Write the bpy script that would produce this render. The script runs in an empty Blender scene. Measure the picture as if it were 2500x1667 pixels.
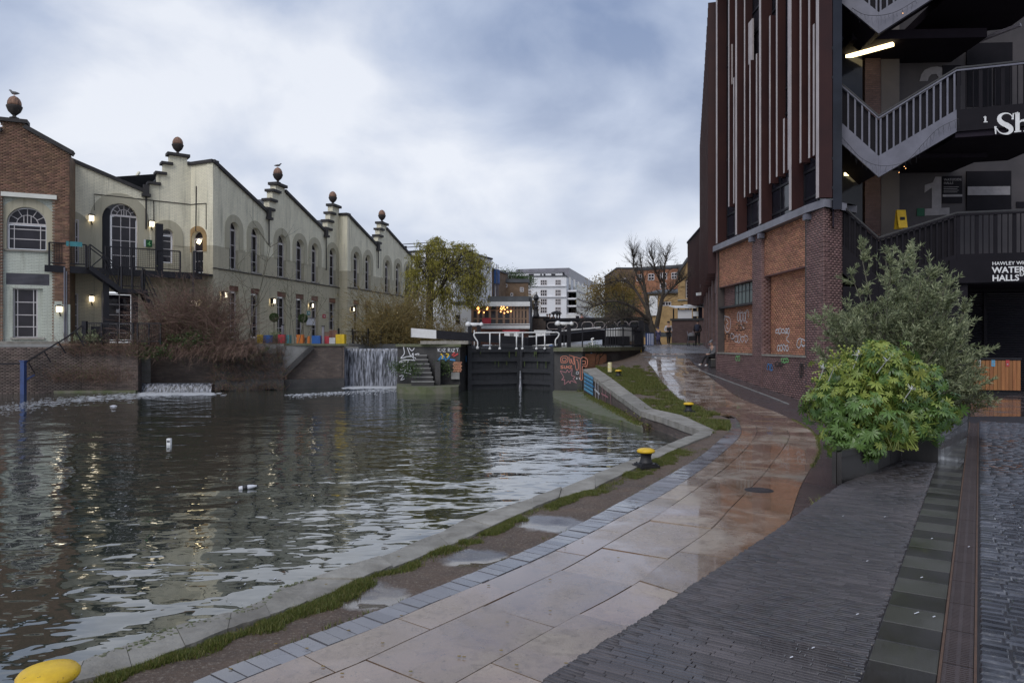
import bpy, math, random
import numpy as np
from mathutils import Vector, Matrix, noise as mnoise
from mathutils.geometry import delaunay_2d_cdt
random.seed(7); np.random.seed(7)
S = bpy.context.scene
COL = S.collection
# ------------------------------------------------------------------ camera, sky, sun, exposure
F, CX, HY, EYE = 1750.0, 1250.0, 838.0, 2.4
cd = bpy.data.cameras.new('camera'); cam = bpy.data.objects.new('camera', cd); COL.objects.link(cam)
cd.sensor_width = 36.0; cd.lens = 36.0 * F / 2500.0
cd.shift_y = (HY - 833.5) / 2500.0
cd.clip_start = 0.05; cd.clip_end = 3000
cam.location = (0, 0, EYE); cam.rotation_euler = (math.pi / 2, 0, 0)
S.camera = cam
SUN_EL, SUN_ROT = math.radians(42), math.radians(205)
W = bpy.data.worlds.new('World'); S.world = W; W.use_nodes = True
wt = W.node_tree; wt.nodes.clear()
def wn(t, **k):
    n = wt.nodes.new(t)
    for a, b in k.items(): setattr(n, a, b)
    return n
sky = wn('ShaderNodeTexSky', sky_type='NISHITA', sun_disc=False, sun_elevation=SUN_EL, sun_rotation=SUN_ROT)
bg1 = wn('ShaderNodeBackground'); bg1.inputs['Strength'].default_value = 0.10
wt.links.new(sky.outputs[0], bg1.inputs['Color'])
tc = wn('ShaderNodeTexCoord'); sep = wn('ShaderNodeSeparateXYZ')
wt.links.new(tc.outputs['Generated'], sep.inputs[0])
def wm(op, a, b=None, clamp=False):
    n = wn('ShaderNodeMath', operation=op, use_clamp=clamp)
    for i, q in enumerate((a, b)):
        if q is None: continue
        if isinstance(q, (int, float)): n.inputs[i].default_value = q
        else: wt.links.new(q, n.inputs[i])
    return n.outputs[0]
zc = wm('MAXIMUM', sep.outputs[2], 0.0)
zz = wm('ADD', zc, 0.42)
cmb = wn('ShaderNodeCombineXYZ')
wt.links.new(wm('ADD', wm('DIVIDE', sep.outputs[0], zz), 0.28), cmb.inputs[0]); wt.links.new(wm('DIVIDE', sep.outputs[1], zz), cmb.inputs[1])
cmb.inputs[2].default_value = 2.3
def wnoise(scale, detail, rough, dist):
    n = wn('ShaderNodeTexNoise'); n.inputs['Scale'].default_value = scale; n.inputs['Detail'].default_value = detail
    n.inputs['Roughness'].default_value = rough; n.inputs['Distortion'].default_value = dist
    wt.links.new(cmb.outputs[0], n.inputs['Vector']); return n.outputs['Fac']
big = wnoise(1.25, 3, 0.5, 0.25); fine = wnoise(3.0, 7, 0.52, 0.25)
mixn = wm('ADD', wm('MULTIPLY', big, 0.62), wm('MULTIPLY', fine, 0.38))
ramp = wn('ShaderNodeValToRGB'); wt.links.new(mixn, ramp.inputs[0])
e = ramp.color_ramp.elements
e[0].position = 0.42; e[0].color = (0.15, 0.225, 0.40, 1)
e[1].position = 0.60; e[1].color = (0.74, 0.775, 0.85, 1)
e2 = ramp.color_ramp.elements.new(0.50); e2.color = (0.38, 0.455, 0.615, 1)
hz = wm('POWER', wm('SUBTRACT', 1.0, zc, True), 3.6)
hmix = wn('ShaderNodeMix', data_type='RGBA')
wt.links.new(wm('MULTIPLY', hz, 0.8), hmix.inputs[0])
wt.links.new(ramp.outputs[0], hmix.inputs[6]); hmix.inputs[7].default_value = (0.83, 0.845, 0.89, 1)
bg2 = wn('ShaderNodeBackground'); bg2.inputs['Strength'].default_value = 0.95
wt.links.new(hmix.outputs[2], bg2.inputs['Color'])
ms = wn('ShaderNodeMixShader'); ms.inputs[0].default_value = 0.94
wt.links.new(bg1.outputs[0], ms.inputs[1]); wt.links.new(bg2.outputs[0], ms.inputs[2])
wo = wn('ShaderNodeOutputWorld'); wt.links.new(ms.outputs[0], wo.inputs[0])
sl = bpy.data.lights.new('sun', 'SUN'); sl.energy = 1.2; sl.angle = math.radians(35); sl.color = (1, .97, .92)
so = bpy.data.objects.new('sun', sl); COL.objects.link(so)
sd = Vector((math.sin(SUN_ROT) * math.cos(SUN_EL), math.cos(SUN_ROT) * math.cos(SUN_EL), math.sin(SUN_EL)))
so.rotation_euler = sd.to_track_quat('Z', 'Y').to_euler(); so.location = (0, 0, 60)
vs = S.view_settings; vs.view_transform = 'Standard'; vs.look = 'None'; vs.exposure = 0.26; vs.gamma = 1; vs.use_curve_mapping = False
S.cycles.max_bounces = 8; S.cycles.glossy_bounces = 4; S.cycles.diffuse_bounces = 3; S.cycles.transparent_max_bounces = 8
S.cycles.use_denoising = True; S.cycles.sample_clamp_indirect = 4
# ------------------------------------------------------------------ pixel <-> place helpers
def P(x, y, D): return Vector(((x - CX) / F * D, D, EYE - (y - HY) / F * D))
def G(x, y, z=0.0):
    D = F * (EYE - z) / (y - HY); p = P(x, y, D); p.z = z; return p
PROF = [(0, .40), (20, .40), (23, .46), (31, 1.0), (33, 1.17), (40, 1.75), (46, 2.13), (52, 2.28), (60, 2.3), (900, 2.3)]
def zg(Y): return float(np.interp(Y, [p[0] for p in PROF], [p[1] for p in PROF]))
def gp(x, y, dz=0.0):
    k = (y - HY) / F; lo, hi = 1.0, 70.0
    for _ in range(50):
        m = (lo + hi) / 2
        if EYE - k * m > zg(m) + dz: lo = m
        else: hi = m
    return Vector(((x - CX) / F * m, m, zg(m) + dz))
# ------------------------------------------------------------------ mesh helpers
def wl(o):
    v = Vector((0, 0, 0))
    while o: v += o.location; o = o.parent
    return v
class MB:
    def __init__(s): s.v = []; s.f = []; s.m = []; s.uv = []
    def add(s, vs, fs, mi=0, uv=None):
        b = len(s.v); s.v += [tuple(p) for p in vs]; s.f += [tuple(b + i for i in f) for f in fs]; s.m += [mi] * len(fs)
        s.uv += uv if uv else [(p[0] + p[1], p[2]) for p in vs]
    def box(s, c, d, R=None, mi=0):
        c = Vector(c); x, y, z = d[0] / 2, d[1] / 2, d[2] / 2
        vs = [Vector((a * x, b * y, g * z)) for g in (-1, 1) for b in (-1, 1) for a in (-1, 1)]
        vs = [c + (R @ p if R else p) for p in vs]
        s.add(vs, [(0, 2, 3, 1), (4, 5, 7, 6), (0, 1, 5, 4), (2, 6, 7, 3), (0, 4, 6, 2), (1, 3, 7, 5)], mi)
    def fbox(s, fr, u0, u1, v0, v1, w0, w1, mi=0):
        vs, uv = [], []
        for w in (w0, w1):
            for v in (v0, v1):
                for u in (u0, u1): vs.append(fr.pt(u, v, w)); uv.append((u + w, v))
        s.add(vs, [(0, 2, 3, 1), (4, 5, 7, 6), (0, 1, 5, 4), (2, 6, 7, 3), (0, 4, 6, 2), (1, 3, 7, 5)], mi, uv)
    def bar(s, a, b, w, h=None, up=Vector((0, 0, 1)), mi=0):
        a = Vector(a); b = Vector(b); d = b - a; L = d.length
        if L < 1e-6: return
        d /= L; h = h or w
        x = d.cross(up)
        if x.length < 1e-3: x = d.cross(Vector((1, 0, 0)))
        x.normalize(); y = x.cross(d)
        R = Matrix((x, d, y)).transposed()
        s.box((a + b) / 2, (w, L, h), R, mi)
    def tube(s, pts, r, n=6, mi=0, cap=True):
        pts = [Vector(p) for p in pts]; k = len(pts)
        if not hasattr(r, '__len__'): r = [r] * k
        t0 = (pts[1] - pts[0]).normalized(); x = t0.orthogonal().normalized(); vs = []
        for i, p in enumerate(pts):
            t = (pts[min(i + 1, k - 1)] - pts[max(i - 1, 0)]); t = t.normalized() if t.length > 1e-9 else t0
            x = x - t * x.dot(t); x = x.normalized() if x.length > 1e-6 else t.orthogonal().normalized()
            y = t.cross(x)
            for j in range(n):
                a = 2 * math.pi * j / n; vs.append(p + (x * math.cos(a) + y * math.sin(a)) * r[i])
        fs = [(i * n + j, i * n + (j + 1) % n, (i + 1) * n + (j + 1) % n, (i + 1) * n + j) for i in range(k - 1) for j in range(n)]
        if cap: fs += [tuple(range(n - 1, -1, -1)), tuple(range((k - 1) * n, k * n))]
        s.add(vs, fs, mi)
    def lathe(s, prof, n=16, o=(0, 0, 0), sx=1, sy=1, mi=0):
        o = Vector(o); vs = []
        for r, z in prof:
            for j in range(n):
                a = 2 * math.pi * j / n; vs.append(o + Vector((r * sx * math.cos(a), r * sy * math.sin(a), z)))
        k = len(prof)
        fs = [(i * n + j, i * n + (j + 1) % n, (i + 1) * n + (j + 1) % n, (i + 1) * n + j) for i in range(k - 1) for j in range(n)]
        fs += [tuple(range(n - 1, -1, -1)), tuple(range((k - 1) * n, k * n))]
        s.add(vs, fs, mi)
    def prism(s, top, h, mi=0):
        """top: list of Vectors (counter-clockwise from above); extruded straight down by h"""
        n = len(top); vs = [Vector(p) for p in top] + [Vector(p) - Vector((0, 0, h)) for p in top]
        fs = [tuple(range(n)), tuple(range(2 * n - 1, n - 1, -1))] + [(i, i + n, (i + 1) % n + n, (i + 1) % n) for i in range(n)]
        s.add(vs, fs, mi)
    def build(s, name, mat, parent=None, smooth=False, kind=None):
        me = bpy.data.meshes.new(name); off = wl(parent) if parent else Vector((0, 0, 0))
        me.from_pydata([(p[0] - off.x, p[1] - off.y, p[2] - off.z) for p in s.v], [], s.f)
        for m in (mat if isinstance(mat, (list, tuple)) else [mat]): me.materials.append(m)
        if any(s.m): me.polygons.foreach_set('material_index', s.m)
        uvl = me.uv_layers.new(name='UVMap')
        li = np.empty(len(me.loops), dtype=np.int32); me.loops.foreach_get('vertex_index', li)
        uvl.data.foreach_set('uv', np.asarray(s.uv, dtype=np.float32)[li].ravel())
        if smooth: me.polygons.foreach_set('use_smooth', [True] * len(me.polygons))
        me.update()
        o = bpy.data.objects.new(name, me); COL.objects.link(o)
        if parent: o.parent = parent
        if kind: o['kind'] = kind
        return o
def fastmesh(name, V, Fq, mat, parent=None, smooth=False, kind=None):
    """V (n,3) array, Fq (m,k) array of faces of equal size"""
    me = bpy.data.meshes.new(name); off = np.array(wl(parent)) if parent else np.zeros(3)
    V = np.asarray(V, dtype=np.float64) - off; Fq = np.asarray(Fq, dtype=np.int32); m, k = Fq.shape
    me.vertices.add(len(V)); me.vertices.foreach_set('co', V.astype(np.float32).ravel())
    me.loops.add(m * k); me.loops.foreach_set('vertex_index', Fq.ravel())
    me.polygons.add(m); me.polygons.foreach_set('loop_start', np.arange(m, dtype=np.int32) * k)
    try: me.polygons.foreach_set('loop_total', np.full(m, k, dtype=np.int32))
    except Exception: pass
    me.materials.append(mat)
    if smooth: me.polygons.foreach_set('use_smooth', [True] * m)
    me.update(calc_edges=True)
    o = bpy.data.objects.new(name, me); COL.objects.link(o)
    if parent: o.parent = parent
    if kind: o['kind'] = kind
    return o
def tag(o, label=None, cat=None, group=None, kind=None):
    if label: o['label'] = label
    if cat: o['category'] = cat
    if group: o['group'] = group
    if kind: o['kind'] = kind
    return o
def thing(name, label, cat, loc=(0, 0, 0), group=None):
    o = bpy.data.objects.new(name, None); COL.objects.link(o); o.location = loc; o.empty_display_size = .2
    return tag(o, label, cat, group)
def node(name, parent=None, kind=None, loc=(0, 0, 0)):
    o = bpy.data.objects.new(name, None); COL.objects.link(o); o.location = loc; o.empty_display_size = .2
    if parent: o.parent = parent
    if kind: o['kind'] = kind
    return o
def kids(o): return list(o.children)
def copy_tree(o, parent=None):
    c = o.copy(); COL.objects.link(c)
    if parent: c.parent = parent
    for ch in kids(o): copy_tree(ch, c)
    return c
def copy_thing(o, loc, rz=0.0, label=None, sc=None, group=None):
    c = copy_tree(o); c.location = loc; c.rotation_euler = (0, 0, rz)
    if sc: c.scale = (sc, sc, sc) if not hasattr(sc, '__len__') else sc
    if label: c['label'] = label
    if group: c['group'] = group
    return c
class Fr:
    """upright plane: o + u*U + z*Z + w*N (N towards the viewer)"""
    def __init__(s, a, b):
        a = Vector((a[0], a[1], 0)); b = Vector((b[0], b[1], 0))
        s.o = a; s.U = (b - a).normalized(); s.L = (b - a).length; s.Z = Vector((0, 0, 1))
        n = s.U.cross(s.Z); mid = (a + b) / 2
        s.N = n if n.dot(-mid) > 0 else -n
    def pt(s, u, z, w=0.0): return s.o + s.U * u + s.N * w + Vector((0, 0, z))
    def uz(s, x, y, w=0.0):
        d = Vector(((x - CX) / F, 1, -(y - HY) / F)); o = s.o + s.N * w
        t = o.dot(s.N) / d.dot(s.N); p = d * t
        return ((p - s.o).dot(s.U), p.z + EYE)
    def ux(s, x, w=0.0): return s.uz(x, HY, w)[0]
    def D(s, u, w=0.0): return s.pt(u, 0, w).y
    def zy(s, x, y, w=0.0): return s.uz(x, y, w)[1]
    def off(s, w): return Fr(s.pt(0, 0, w), s.pt(s.L, 0, w))
def _in(x, y, poly):
    c = False; j = len(poly) - 1
    for i in range(len(poly)):
        xi, yi = poly[i][0], poly[i][1]; xj, yj = poly[j][0], poly[j][1]
        if (yi > y) != (yj > y) and x < (xj - xi) * (y - yi) / (yj - yi) + xi: c = not c
        j = i
    return c
def cdt(outline, holes=(), pts=()):
    vs, es = [], []
    for loop in [outline] + list(holes):
        b = len(vs); n = len(loop); vs += [Vector((p[0], p[1])) for p in loop]; es += [(b + i, b + (i + 1) % n) for i in range(n)]
    vs += [Vector((p[0], p[1])) for p in pts]
    r = delaunay_2d_cdt(vs, es, [], 0, 1e-5); V = [tuple(p) for p in r[0]]; out = []
    for f in r[2]:
        x = sum(V[i][0] for i in f) / len(f); y = sum(V[i][1] for i in f) / len(f)
        if _in(x, y, outline) and not any(_in(x, y, h) for h in holes): out.append(tuple(f))
    return V, out
def wall(mb, fr, outline, holes=(), depth=.3, th=.35, w=0.0, mi=0):
    v, f = cdt(outline, holes)
    vs = [fr.pt(p[0], p[1], w) for p in v]
    nf = []
    for t in f:
        a, b, c = vs[t[0]], vs[t[1]], vs[t[2]]
        nf.append(t if (b - a).cross(c - a).dot(fr.N) > 0 else t[::-1])
    mb.add(vs, nf, mi, [(p[0], p[1]) for p in v])
    def strip(loop, d):
        n = len(loop); vs = [fr.pt(p[0], p[1], w) for p in loop] + [fr.pt(p[0], p[1], w - d) for p in loop]
        mb.add(vs, [(i, (i + 1) % n, (i + 1) % n + n, i + n) for i in range(n)], mi, [(p[0], p[1]) for p in loop] + [(p[0] + d, p[1]) for p in loop])
    strip(outline, th)
    for h in holes: strip(h, depth)
def archpoly(u0, u1, z0, z1, n=10, rise=None):
    r = (u1 - u0) / 2; rise = rise or r; c = (u0 + u1) / 2
    return [(u0, z0), (u1, z0)] + [(c + r * math.cos(math.pi * i / n), z1 - rise + rise * math.sin(math.pi * i / n)) for i in range(n + 1)]
def rectpoly(u0, u1, z0, z1): return [(u0, z0), (u1, z0), (u1, z1), (u0, z1)]
def resample(pts, n=None, step=None):
    pts = [Vector(p) for p in pts]; d = [0]
    for i in range(1, len(pts)): d.append(d[-1] + (pts[i] - pts[i - 1]).length)
    n = n or max(2, int(d[-1] / step) + 1); out = []
    for k in range(n):
        t = d[-1] * k / (n - 1); i = 0
        while i < len(d) - 2 and d[i + 1] < t: i += 1
        q = (t - d[i]) / max(1e-9, d[i + 1] - d[i]); out.append(pts[i].lerp(pts[i + 1], q))
    return out
def spline(pts, sub=5):
    pts = [Vector(p) for p in pts]; out = []
    for i in range(len(pts) - 1):
        a, b = pts[i], pts[i + 1]; p0 = pts[i - 1] if i else a; p3 = pts[i + 2] if i + 2 < len(pts) else b
        for k in range(sub):
            t = k / sub
            out.append(0.5 * ((2 * a) + (b - p0) * t + (2 * p0 - 5 * a + 4 * b - p3) * t * t + (3 * a - p0 - 3 * b + p3) * t ** 3))
    return out + [pts[-1]]
BOXF = np.array([(4, 5, 7, 6), (0, 1, 5, 4), (2, 6, 7, 3), (0, 4, 6, 2), (1, 3, 7, 5)])
def pieces(items, name, joined_name, mat, parent, limit=300, cham=0.0):
    """items: (centre, R(3x3 Matrix), (lx,ly,lz)); outward face is +z of R. nearest `limit` become parts, the rest one stuff part"""
    camp = Vector((0, 0, EYE))
    key = [((it[0] - camp).length / math.sqrt(it[2][0] * it[2][1] + 1e-9), i) for i, it in enumerate(items)]
    key.sort(); pick = [i for _, i in key[:limit]]; rest = [i for _, i in key[limit:]]
    cache = {}; off = wl(parent)
    def unit(d):
        k = tuple(round(q, 3) for q in d)
        if k not in cache:
            x, y, z = k[0] / 2, k[1] / 2, k[2] / 2; c = min(cham, x * .4, y * .4)
            me = bpy.data.meshes.new(name)
            vs = [(a * x, b * y, -z) for b in (-1, 1) for a in (-1, 1)]
            if c > 0:
                vs += [(a * x, b * y, z - c) for b in (-1, 1) for a in (-1, 1)] + [(a * (x - c), b * (y - c), z) for b in (-1, 1) for a in (-1, 1)]
                fs = [(8, 9, 11, 10), (4, 5, 9, 8), (6, 10, 11, 7), (4, 8, 10, 6), (5, 7, 11, 9), (0, 1, 5, 4), (2, 6, 7, 3), (0, 4, 6, 2), (1, 3, 7, 5)]
            else:
                vs += [(a * x, b * y, z) for b in (-1, 1) for a in (-1, 1)]
                fs = [tuple(f) for f in BOXF]
            me.from_pydata(vs, [], fs); me.materials.append(mat); cache[k] = me
        return cache[k]
    for i in pick:
        c, R, d = items[i]
        o = bpy.data.objects.new(name, unit(d)); COL.objects.link(o); o.parent = parent
        o.matrix_local = Matrix.Translation(c - off) @ R.to_4x4()
    if rest:
        n = len(rest); V = np.empty((n, 8, 3)); sg = np.array([(a, b, g) for g in (-1, 1) for b in (-1, 1) for a in (-1, 1)]) / 2.0
        for q, i in enumerate(rest):
            c, R, d = items[i]; V[q] = (sg * np.array(d)) @ np.array(R).T + np.array(c)
        Fq = (BOXF[None] + (np.arange(n) * 8)[:, None, None]).reshape(-1, 4)
        fastmesh(joined_name, V.reshape(-1, 3), Fq, mat, parent, kind='stuff')
def brick_items(fr, u0, u1, z0, z1, w, L=.215, H=.065, j=.010, proud=.012, test=None, jit=.003):
    out = []; R = Matrix((fr.U, fr.Z, fr.N)).transposed()
    if R.determinant() < 0: R = Matrix((-fr.U, fr.Z, fr.N)).transposed()
    nz = max(1, int(round((z1 - z0) / (H + j)))); hh = (z1 - z0) / nz
    for k in range(nz):
        z = z0 + (k + .5) * hh; u = u0 - (0 if k % 2 else (L + j) / 2)
        while u < u1:
            a, b = max(u, u0), min(u + L, u1)
            if b - a > .03 and (test is None or test((a + b) / 2, z)):
                out.append((fr.pt((a + b) / 2, z, w + random.uniform(-jit, jit)), R, (b - a, hh - j, 2 * proud)))
            u += L + j
    return out
# ------------------------------------------------------------------ materials
class NT:
    def __init__(s, name):
        s.mat = bpy.data.materials.new(name); s.mat.use_nodes = True; s.t = s.mat.node_tree
        s.b = s.t.nodes['Principled BSDF']; s.out = s.t.nodes['Material Output']
    def n(s, t, **k):
        q = s.t.nodes.new(t)
        for a, b in k.items(): setattr(q, a, b)
        return q
    def l(s, a, b): s.t.links.new(a, b)
    def pos(s): return s.n('ShaderNodeNewGeometry').outputs['Position']
    def scaled(s, vec, sc):
        m = s.n('ShaderNodeMapping'); m.inputs['Scale'].default_value = sc if hasattr(sc, '__len__') else (sc, sc, sc); s.l(vec, m.inputs['Vector']); return m.outputs[0]
    def noise(s, vec, scale, detail=4, rough=.55, dist=0):
        q = s.n('ShaderNodeTexNoise'); q.inputs['Scale'].default_value = scale; q.inputs['Detail'].default_value = detail
        q.inputs['Roughness'].default_value = rough; q.inputs['Distortion'].default_value = dist; s.l(vec, q.inputs['Vector']); return q.outputs['Fac']
    def ramp(s, fac, stops):
        q = s.n('ShaderNodeValToRGB'); s.l(fac, q.inputs[0]); e = q.color_ramp.elements
        while len(e) < len(stops): e.new(.5)
        for i, (p, c) in enumerate(stops):
            e[i].position = p; e[i].color = (c, c, c, 1) if not hasattr(c, '__len__') else (*c[:3], 1)
        return q.outputs[0]
    def mix(s, fac, a, b, mode='MIX'):
        q = s.n('ShaderNodeMix', data_type='RGBA', blend_type=mode)
        for i, v in ((0, fac), (6, a), (7, b)):
            if hasattr(v, 'is_linked') or hasattr(v, 'node'): s.l(v, q.inputs[i])
            elif hasattr(v, '__len__'): q.inputs[i].default_value = (*v[:3], 1)
            else: q.inputs[i].default_value = v
        return q.outputs[2]
    def math(s, op, a, b=None, clamp=False):
        q = s.n('ShaderNodeMath', operation=op, use_clamp=clamp)
        for i, v in enumerate((a, b)):
            if v is None: continue
            if isinstance(v, (int, float)): q.inputs[i].default_value = v
            else: s.l(v, q.inputs[i])
        return q.outputs[0]
    def bump(s, h, dist=.02, strength=1.0, prev=None):
        q = s.n('ShaderNodeBump'); q.inputs['Distance'].default_value = dist; q.inputs['Strength'].default_value = strength
        s.l(h, q.inputs['Height'])
        if prev: s.l(prev, q.inputs['Normal'])
        s.l(q.outputs[0], s.b.inputs['Normal']); return q.outputs[0]
    def col(s, c):
        if hasattr(c, '__len__') and not hasattr(c, 'node'): s.b.inputs['Base Color'].default_value = (*c[:3], 1)
        else: s.l(c, s.b.inputs['Base Color'])
    def set(s, **k):
        for a, v in k.items():
            i = s.b.inputs[a.replace('_', ' ')]
            if hasattr(v, 'node'): s.l(v, i)
            else: i.default_value = v
def M(name, c1, c2=None, scale=3.0, rough=.7, bump=0.0, bscale=30.0, metal=0.0, spec=.5, rnd=0.0, detail=5, r2=None, stretch=None):
    t = NT(name); p = t.pos()
    if stretch: p = t.scaled(p, stretch)
    c2 = c2 or tuple(q * .72 for q in c1)
    f = t.noise(p, scale, detail, .6, .3); fac = t.ramp(f, [(.3, 0), (.7, 1)])
    c = t.mix(fac, c1, c2)
    if rnd:
        g = t.n('ShaderNodeNewGeometry'); oi = t.n('ShaderNodeObjectInfo')
        rr = t.math('FRACT', t.math('ADD', g.outputs['Random Per Island'], oi.outputs['Random']))
        hs = t.n('ShaderNodeHueSaturation'); t.l(c, hs.inputs['Color'])
        t.l(t.math('ADD', t.math('MULTIPLY', rr, 2 * rnd), 1 - rnd), hs.inputs['Value'])
        t.l(t.math('ADD', t.math('MULTIPLY', t.math('FRACT', t.math('MULTIPLY', rr, 7.31)), rnd * .06), .5 - rnd * .03), hs.inputs['Hue'])
        c = hs.outputs[0]
    t.col(c); t.set(Metallic=metal)
    if r2 is not None: t.set(Roughness=t.math('ADD', t.math('MULTIPLY', fac, r2 - rough), rough))
    else: t.set(Roughness=rough)
    t.b.inputs['Specular IOR Level'].default_value = spec
    if bump: t.bump(t.noise(p, bscale, 4), bump)
    return t.mat
def E(name, c, strength, base=(.8, .75, .6)):
    t = NT(name); t.col(base); t.set(Emission_Color=(*c, 1), Emission_Strength=strength); return t.mat
m = {}
# painted brick of the market hall: cream above, stone grey paint below the arch springing
def painted(name, top, low, zsplit, brick=True):
    t = NT(name); uv = t.n('ShaderNodeUVMap').outputs[0]; p = t.pos()
    sp = t.n('ShaderNodeSeparateXYZ'); t.l(p, sp.inputs[0])
    st = t.math('GREATER_THAN', sp.outputs[2], zsplit)
    base = t.mix(st, low, top)
    d = t.noise(t.scaled(p, (1, 1, .25)), 1.6, 6, .62, .4)
    c = t.mix(t.math('MULTIPLY', t.ramp(d, [(.42, 0), (.75, 1)]), .28), base, (.27, .26, .19), 'MIX')
    streak = t.noise(t.scaled(p, (5, 5, .35)), 1.0, 4, .6)
    c = t.mix(t.math('MULTIPLY', t.ramp(streak, [(.54, 0), (.75, 1)]), .5), c, (.19, .18, .12))
    br = t.n('ShaderNodeTexBrick'); t.l(uv, br.inputs['Vector']); br.inputs['Scale'].default_value = 1
    br.inputs['Brick Width'].default_value = .225; br.inputs['Row Height'].default_value = .075; br.inputs['Mortar Size'].default_value = .008
    br.inputs['Mortar Smooth'].default_value = .35; br.inputs['Color1'].default_value = (1, 1, 1, 1); br.inputs['Color2'].default_value = (.86, .86, .86, 1); br.inputs['Mortar'].default_value = (.42, .42, .42, 1)
    if brick: c = t.mix(.55, c, br.outputs['Color'], 'MULTIPLY')
    t.col(c); t.set(Roughness=.75)
    h = t.math('ADD', t.math('MULTIPLY', br.outputs['Fac'], -1.0 if brick else 0.0), t.math('MULTIPLY', t.noise(p, 14, 4), 1.0))
    t.bump(h, .012); return t.mat
m['cream'] = painted('cream_painted_brick', (.97, .905, .70), (.62, .56, .41), 7.93)
m['greypaint'] = painted('grey_green_painted_brick', (.60, .63, .55), (.60, .63, .55), 50)
m['arch'] = painted('stone_coloured_arch_paint', (.46, .42, .31), (.46, .42, .31), 50, False)
def texbrick(name, c1, c2, mort, bw=.225, rh=.075, rough=.8, wet=False):
    t = NT(name); uv = t.n('ShaderNodeUVMap').outputs[0]; p = t.pos()
    br = t.n('ShaderNodeTexBrick'); t.l(uv, br.inputs['Vector']); br.inputs['Scale'].default_value = 1
    br.inputs['Brick Width'].default_value = bw; br.inputs['Row Height'].default_value = rh; br.inputs['Mortar Size'].default_value = .007
    br.inputs['Mortar Smooth'].default_value = .2; br.inputs['Color1'].default_value = (*c1, 1); br.inputs['Color2'].default_value = (*c2, 1); br.inputs['Mortar'].default_value = (*mort, 1)
    d = t.noise(p, 1.3, 6, .65, .4)
    c = t.mix(t.math('MULTIPLY', t.ramp(d, [(.4, 0), (.72, 1)]), .6), br.outputs['Color'], tuple(q * .35 for q in c1))
    t.col(c); t.set(Roughness=rough)
    t.bump(t.math('ADD', t.math('MULTIPLY', br.outputs['Fac'], -1.0), t.math('MULTIPLY', t.noise(p, 20, 4), .8)), .012); return t.mat
m['bw_dark'] = texbrick('weathered_canal_brick', (.16, .12, .10), (.10, .075, .068), (.10, .095, .085))
m['bw_purple'] = texbrick('purple_brown_brickwork', (.19, .115, .105), (.14, .085, .08), (.12, .10, .095))
m['bw_yellow'] = texbrick('yellow_stock_brickwork', (.50, .32, .13), (.40, .25, .11), (.33, .27, .19))
m['bw_orange'] = texbrick('orange_warehouse_brickwork', (.44, .19, .095), (.33, .14, .08), (.27, .2, .15))
m['bw_brown'] = texbrick('brown_house_brickwork', (.24, .15, .085), (.18, .11, .07), (.2, .17, .13))
m['brick_brown'] = M('brown_stock_brick', (.24, .135, .085), (.15, .085, .06), 2.2, .85, .004, 60, rnd=.35)
m['brick_orange'] = M('orange_red_brick', (.47, .225, .13), (.33, .155, .10), 1.1, .8, .004, 60, rnd=.24)
m['brick_purple'] = M('purple_brown_brick', (.215, .125, .115), (.155, .088, .082), 1.3, .7, .004, 60, rnd=.2)
m['brick_canal'] = M('grimy_canal_brick', (.17, .125, .105), (.075, .06, .055), .9, .8, .004, 60, rnd=.3)
m['mortar'] = M('lime_mortar', (.30, .25, .20), (.22, .18, .15), 4, .9)
m['mortar_dark'] = M('dark_mortar', (.085, .07, .065), (.06, .05, .048), 4, .9)
m['stone'] = M('grey_limestone', (.33, .31, .275), (.17, .155, .13), 3.2, .8, .02, 16, detail=9, rnd=.14)
m['whitestone'] = M('white_rendered_panel', (.75, .74, .68), (.62, .61, .55), 1.5, .75, .004, 12)
m['stonedark'] = M('blackened_lock_stone', (.068, .064, .062), (.030, .029, .030), 1.2, .75, .02, 9)
m['mossy'] = M('mossy_stone', (.16, .15, .115), (.085, .105, .04), 2.2, .85, .02, 14)
m['concrete'] = M('weathered_concrete', (.30, .295, .285), (.20, .195, .185), 3.0, .8, .006, 30)
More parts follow.
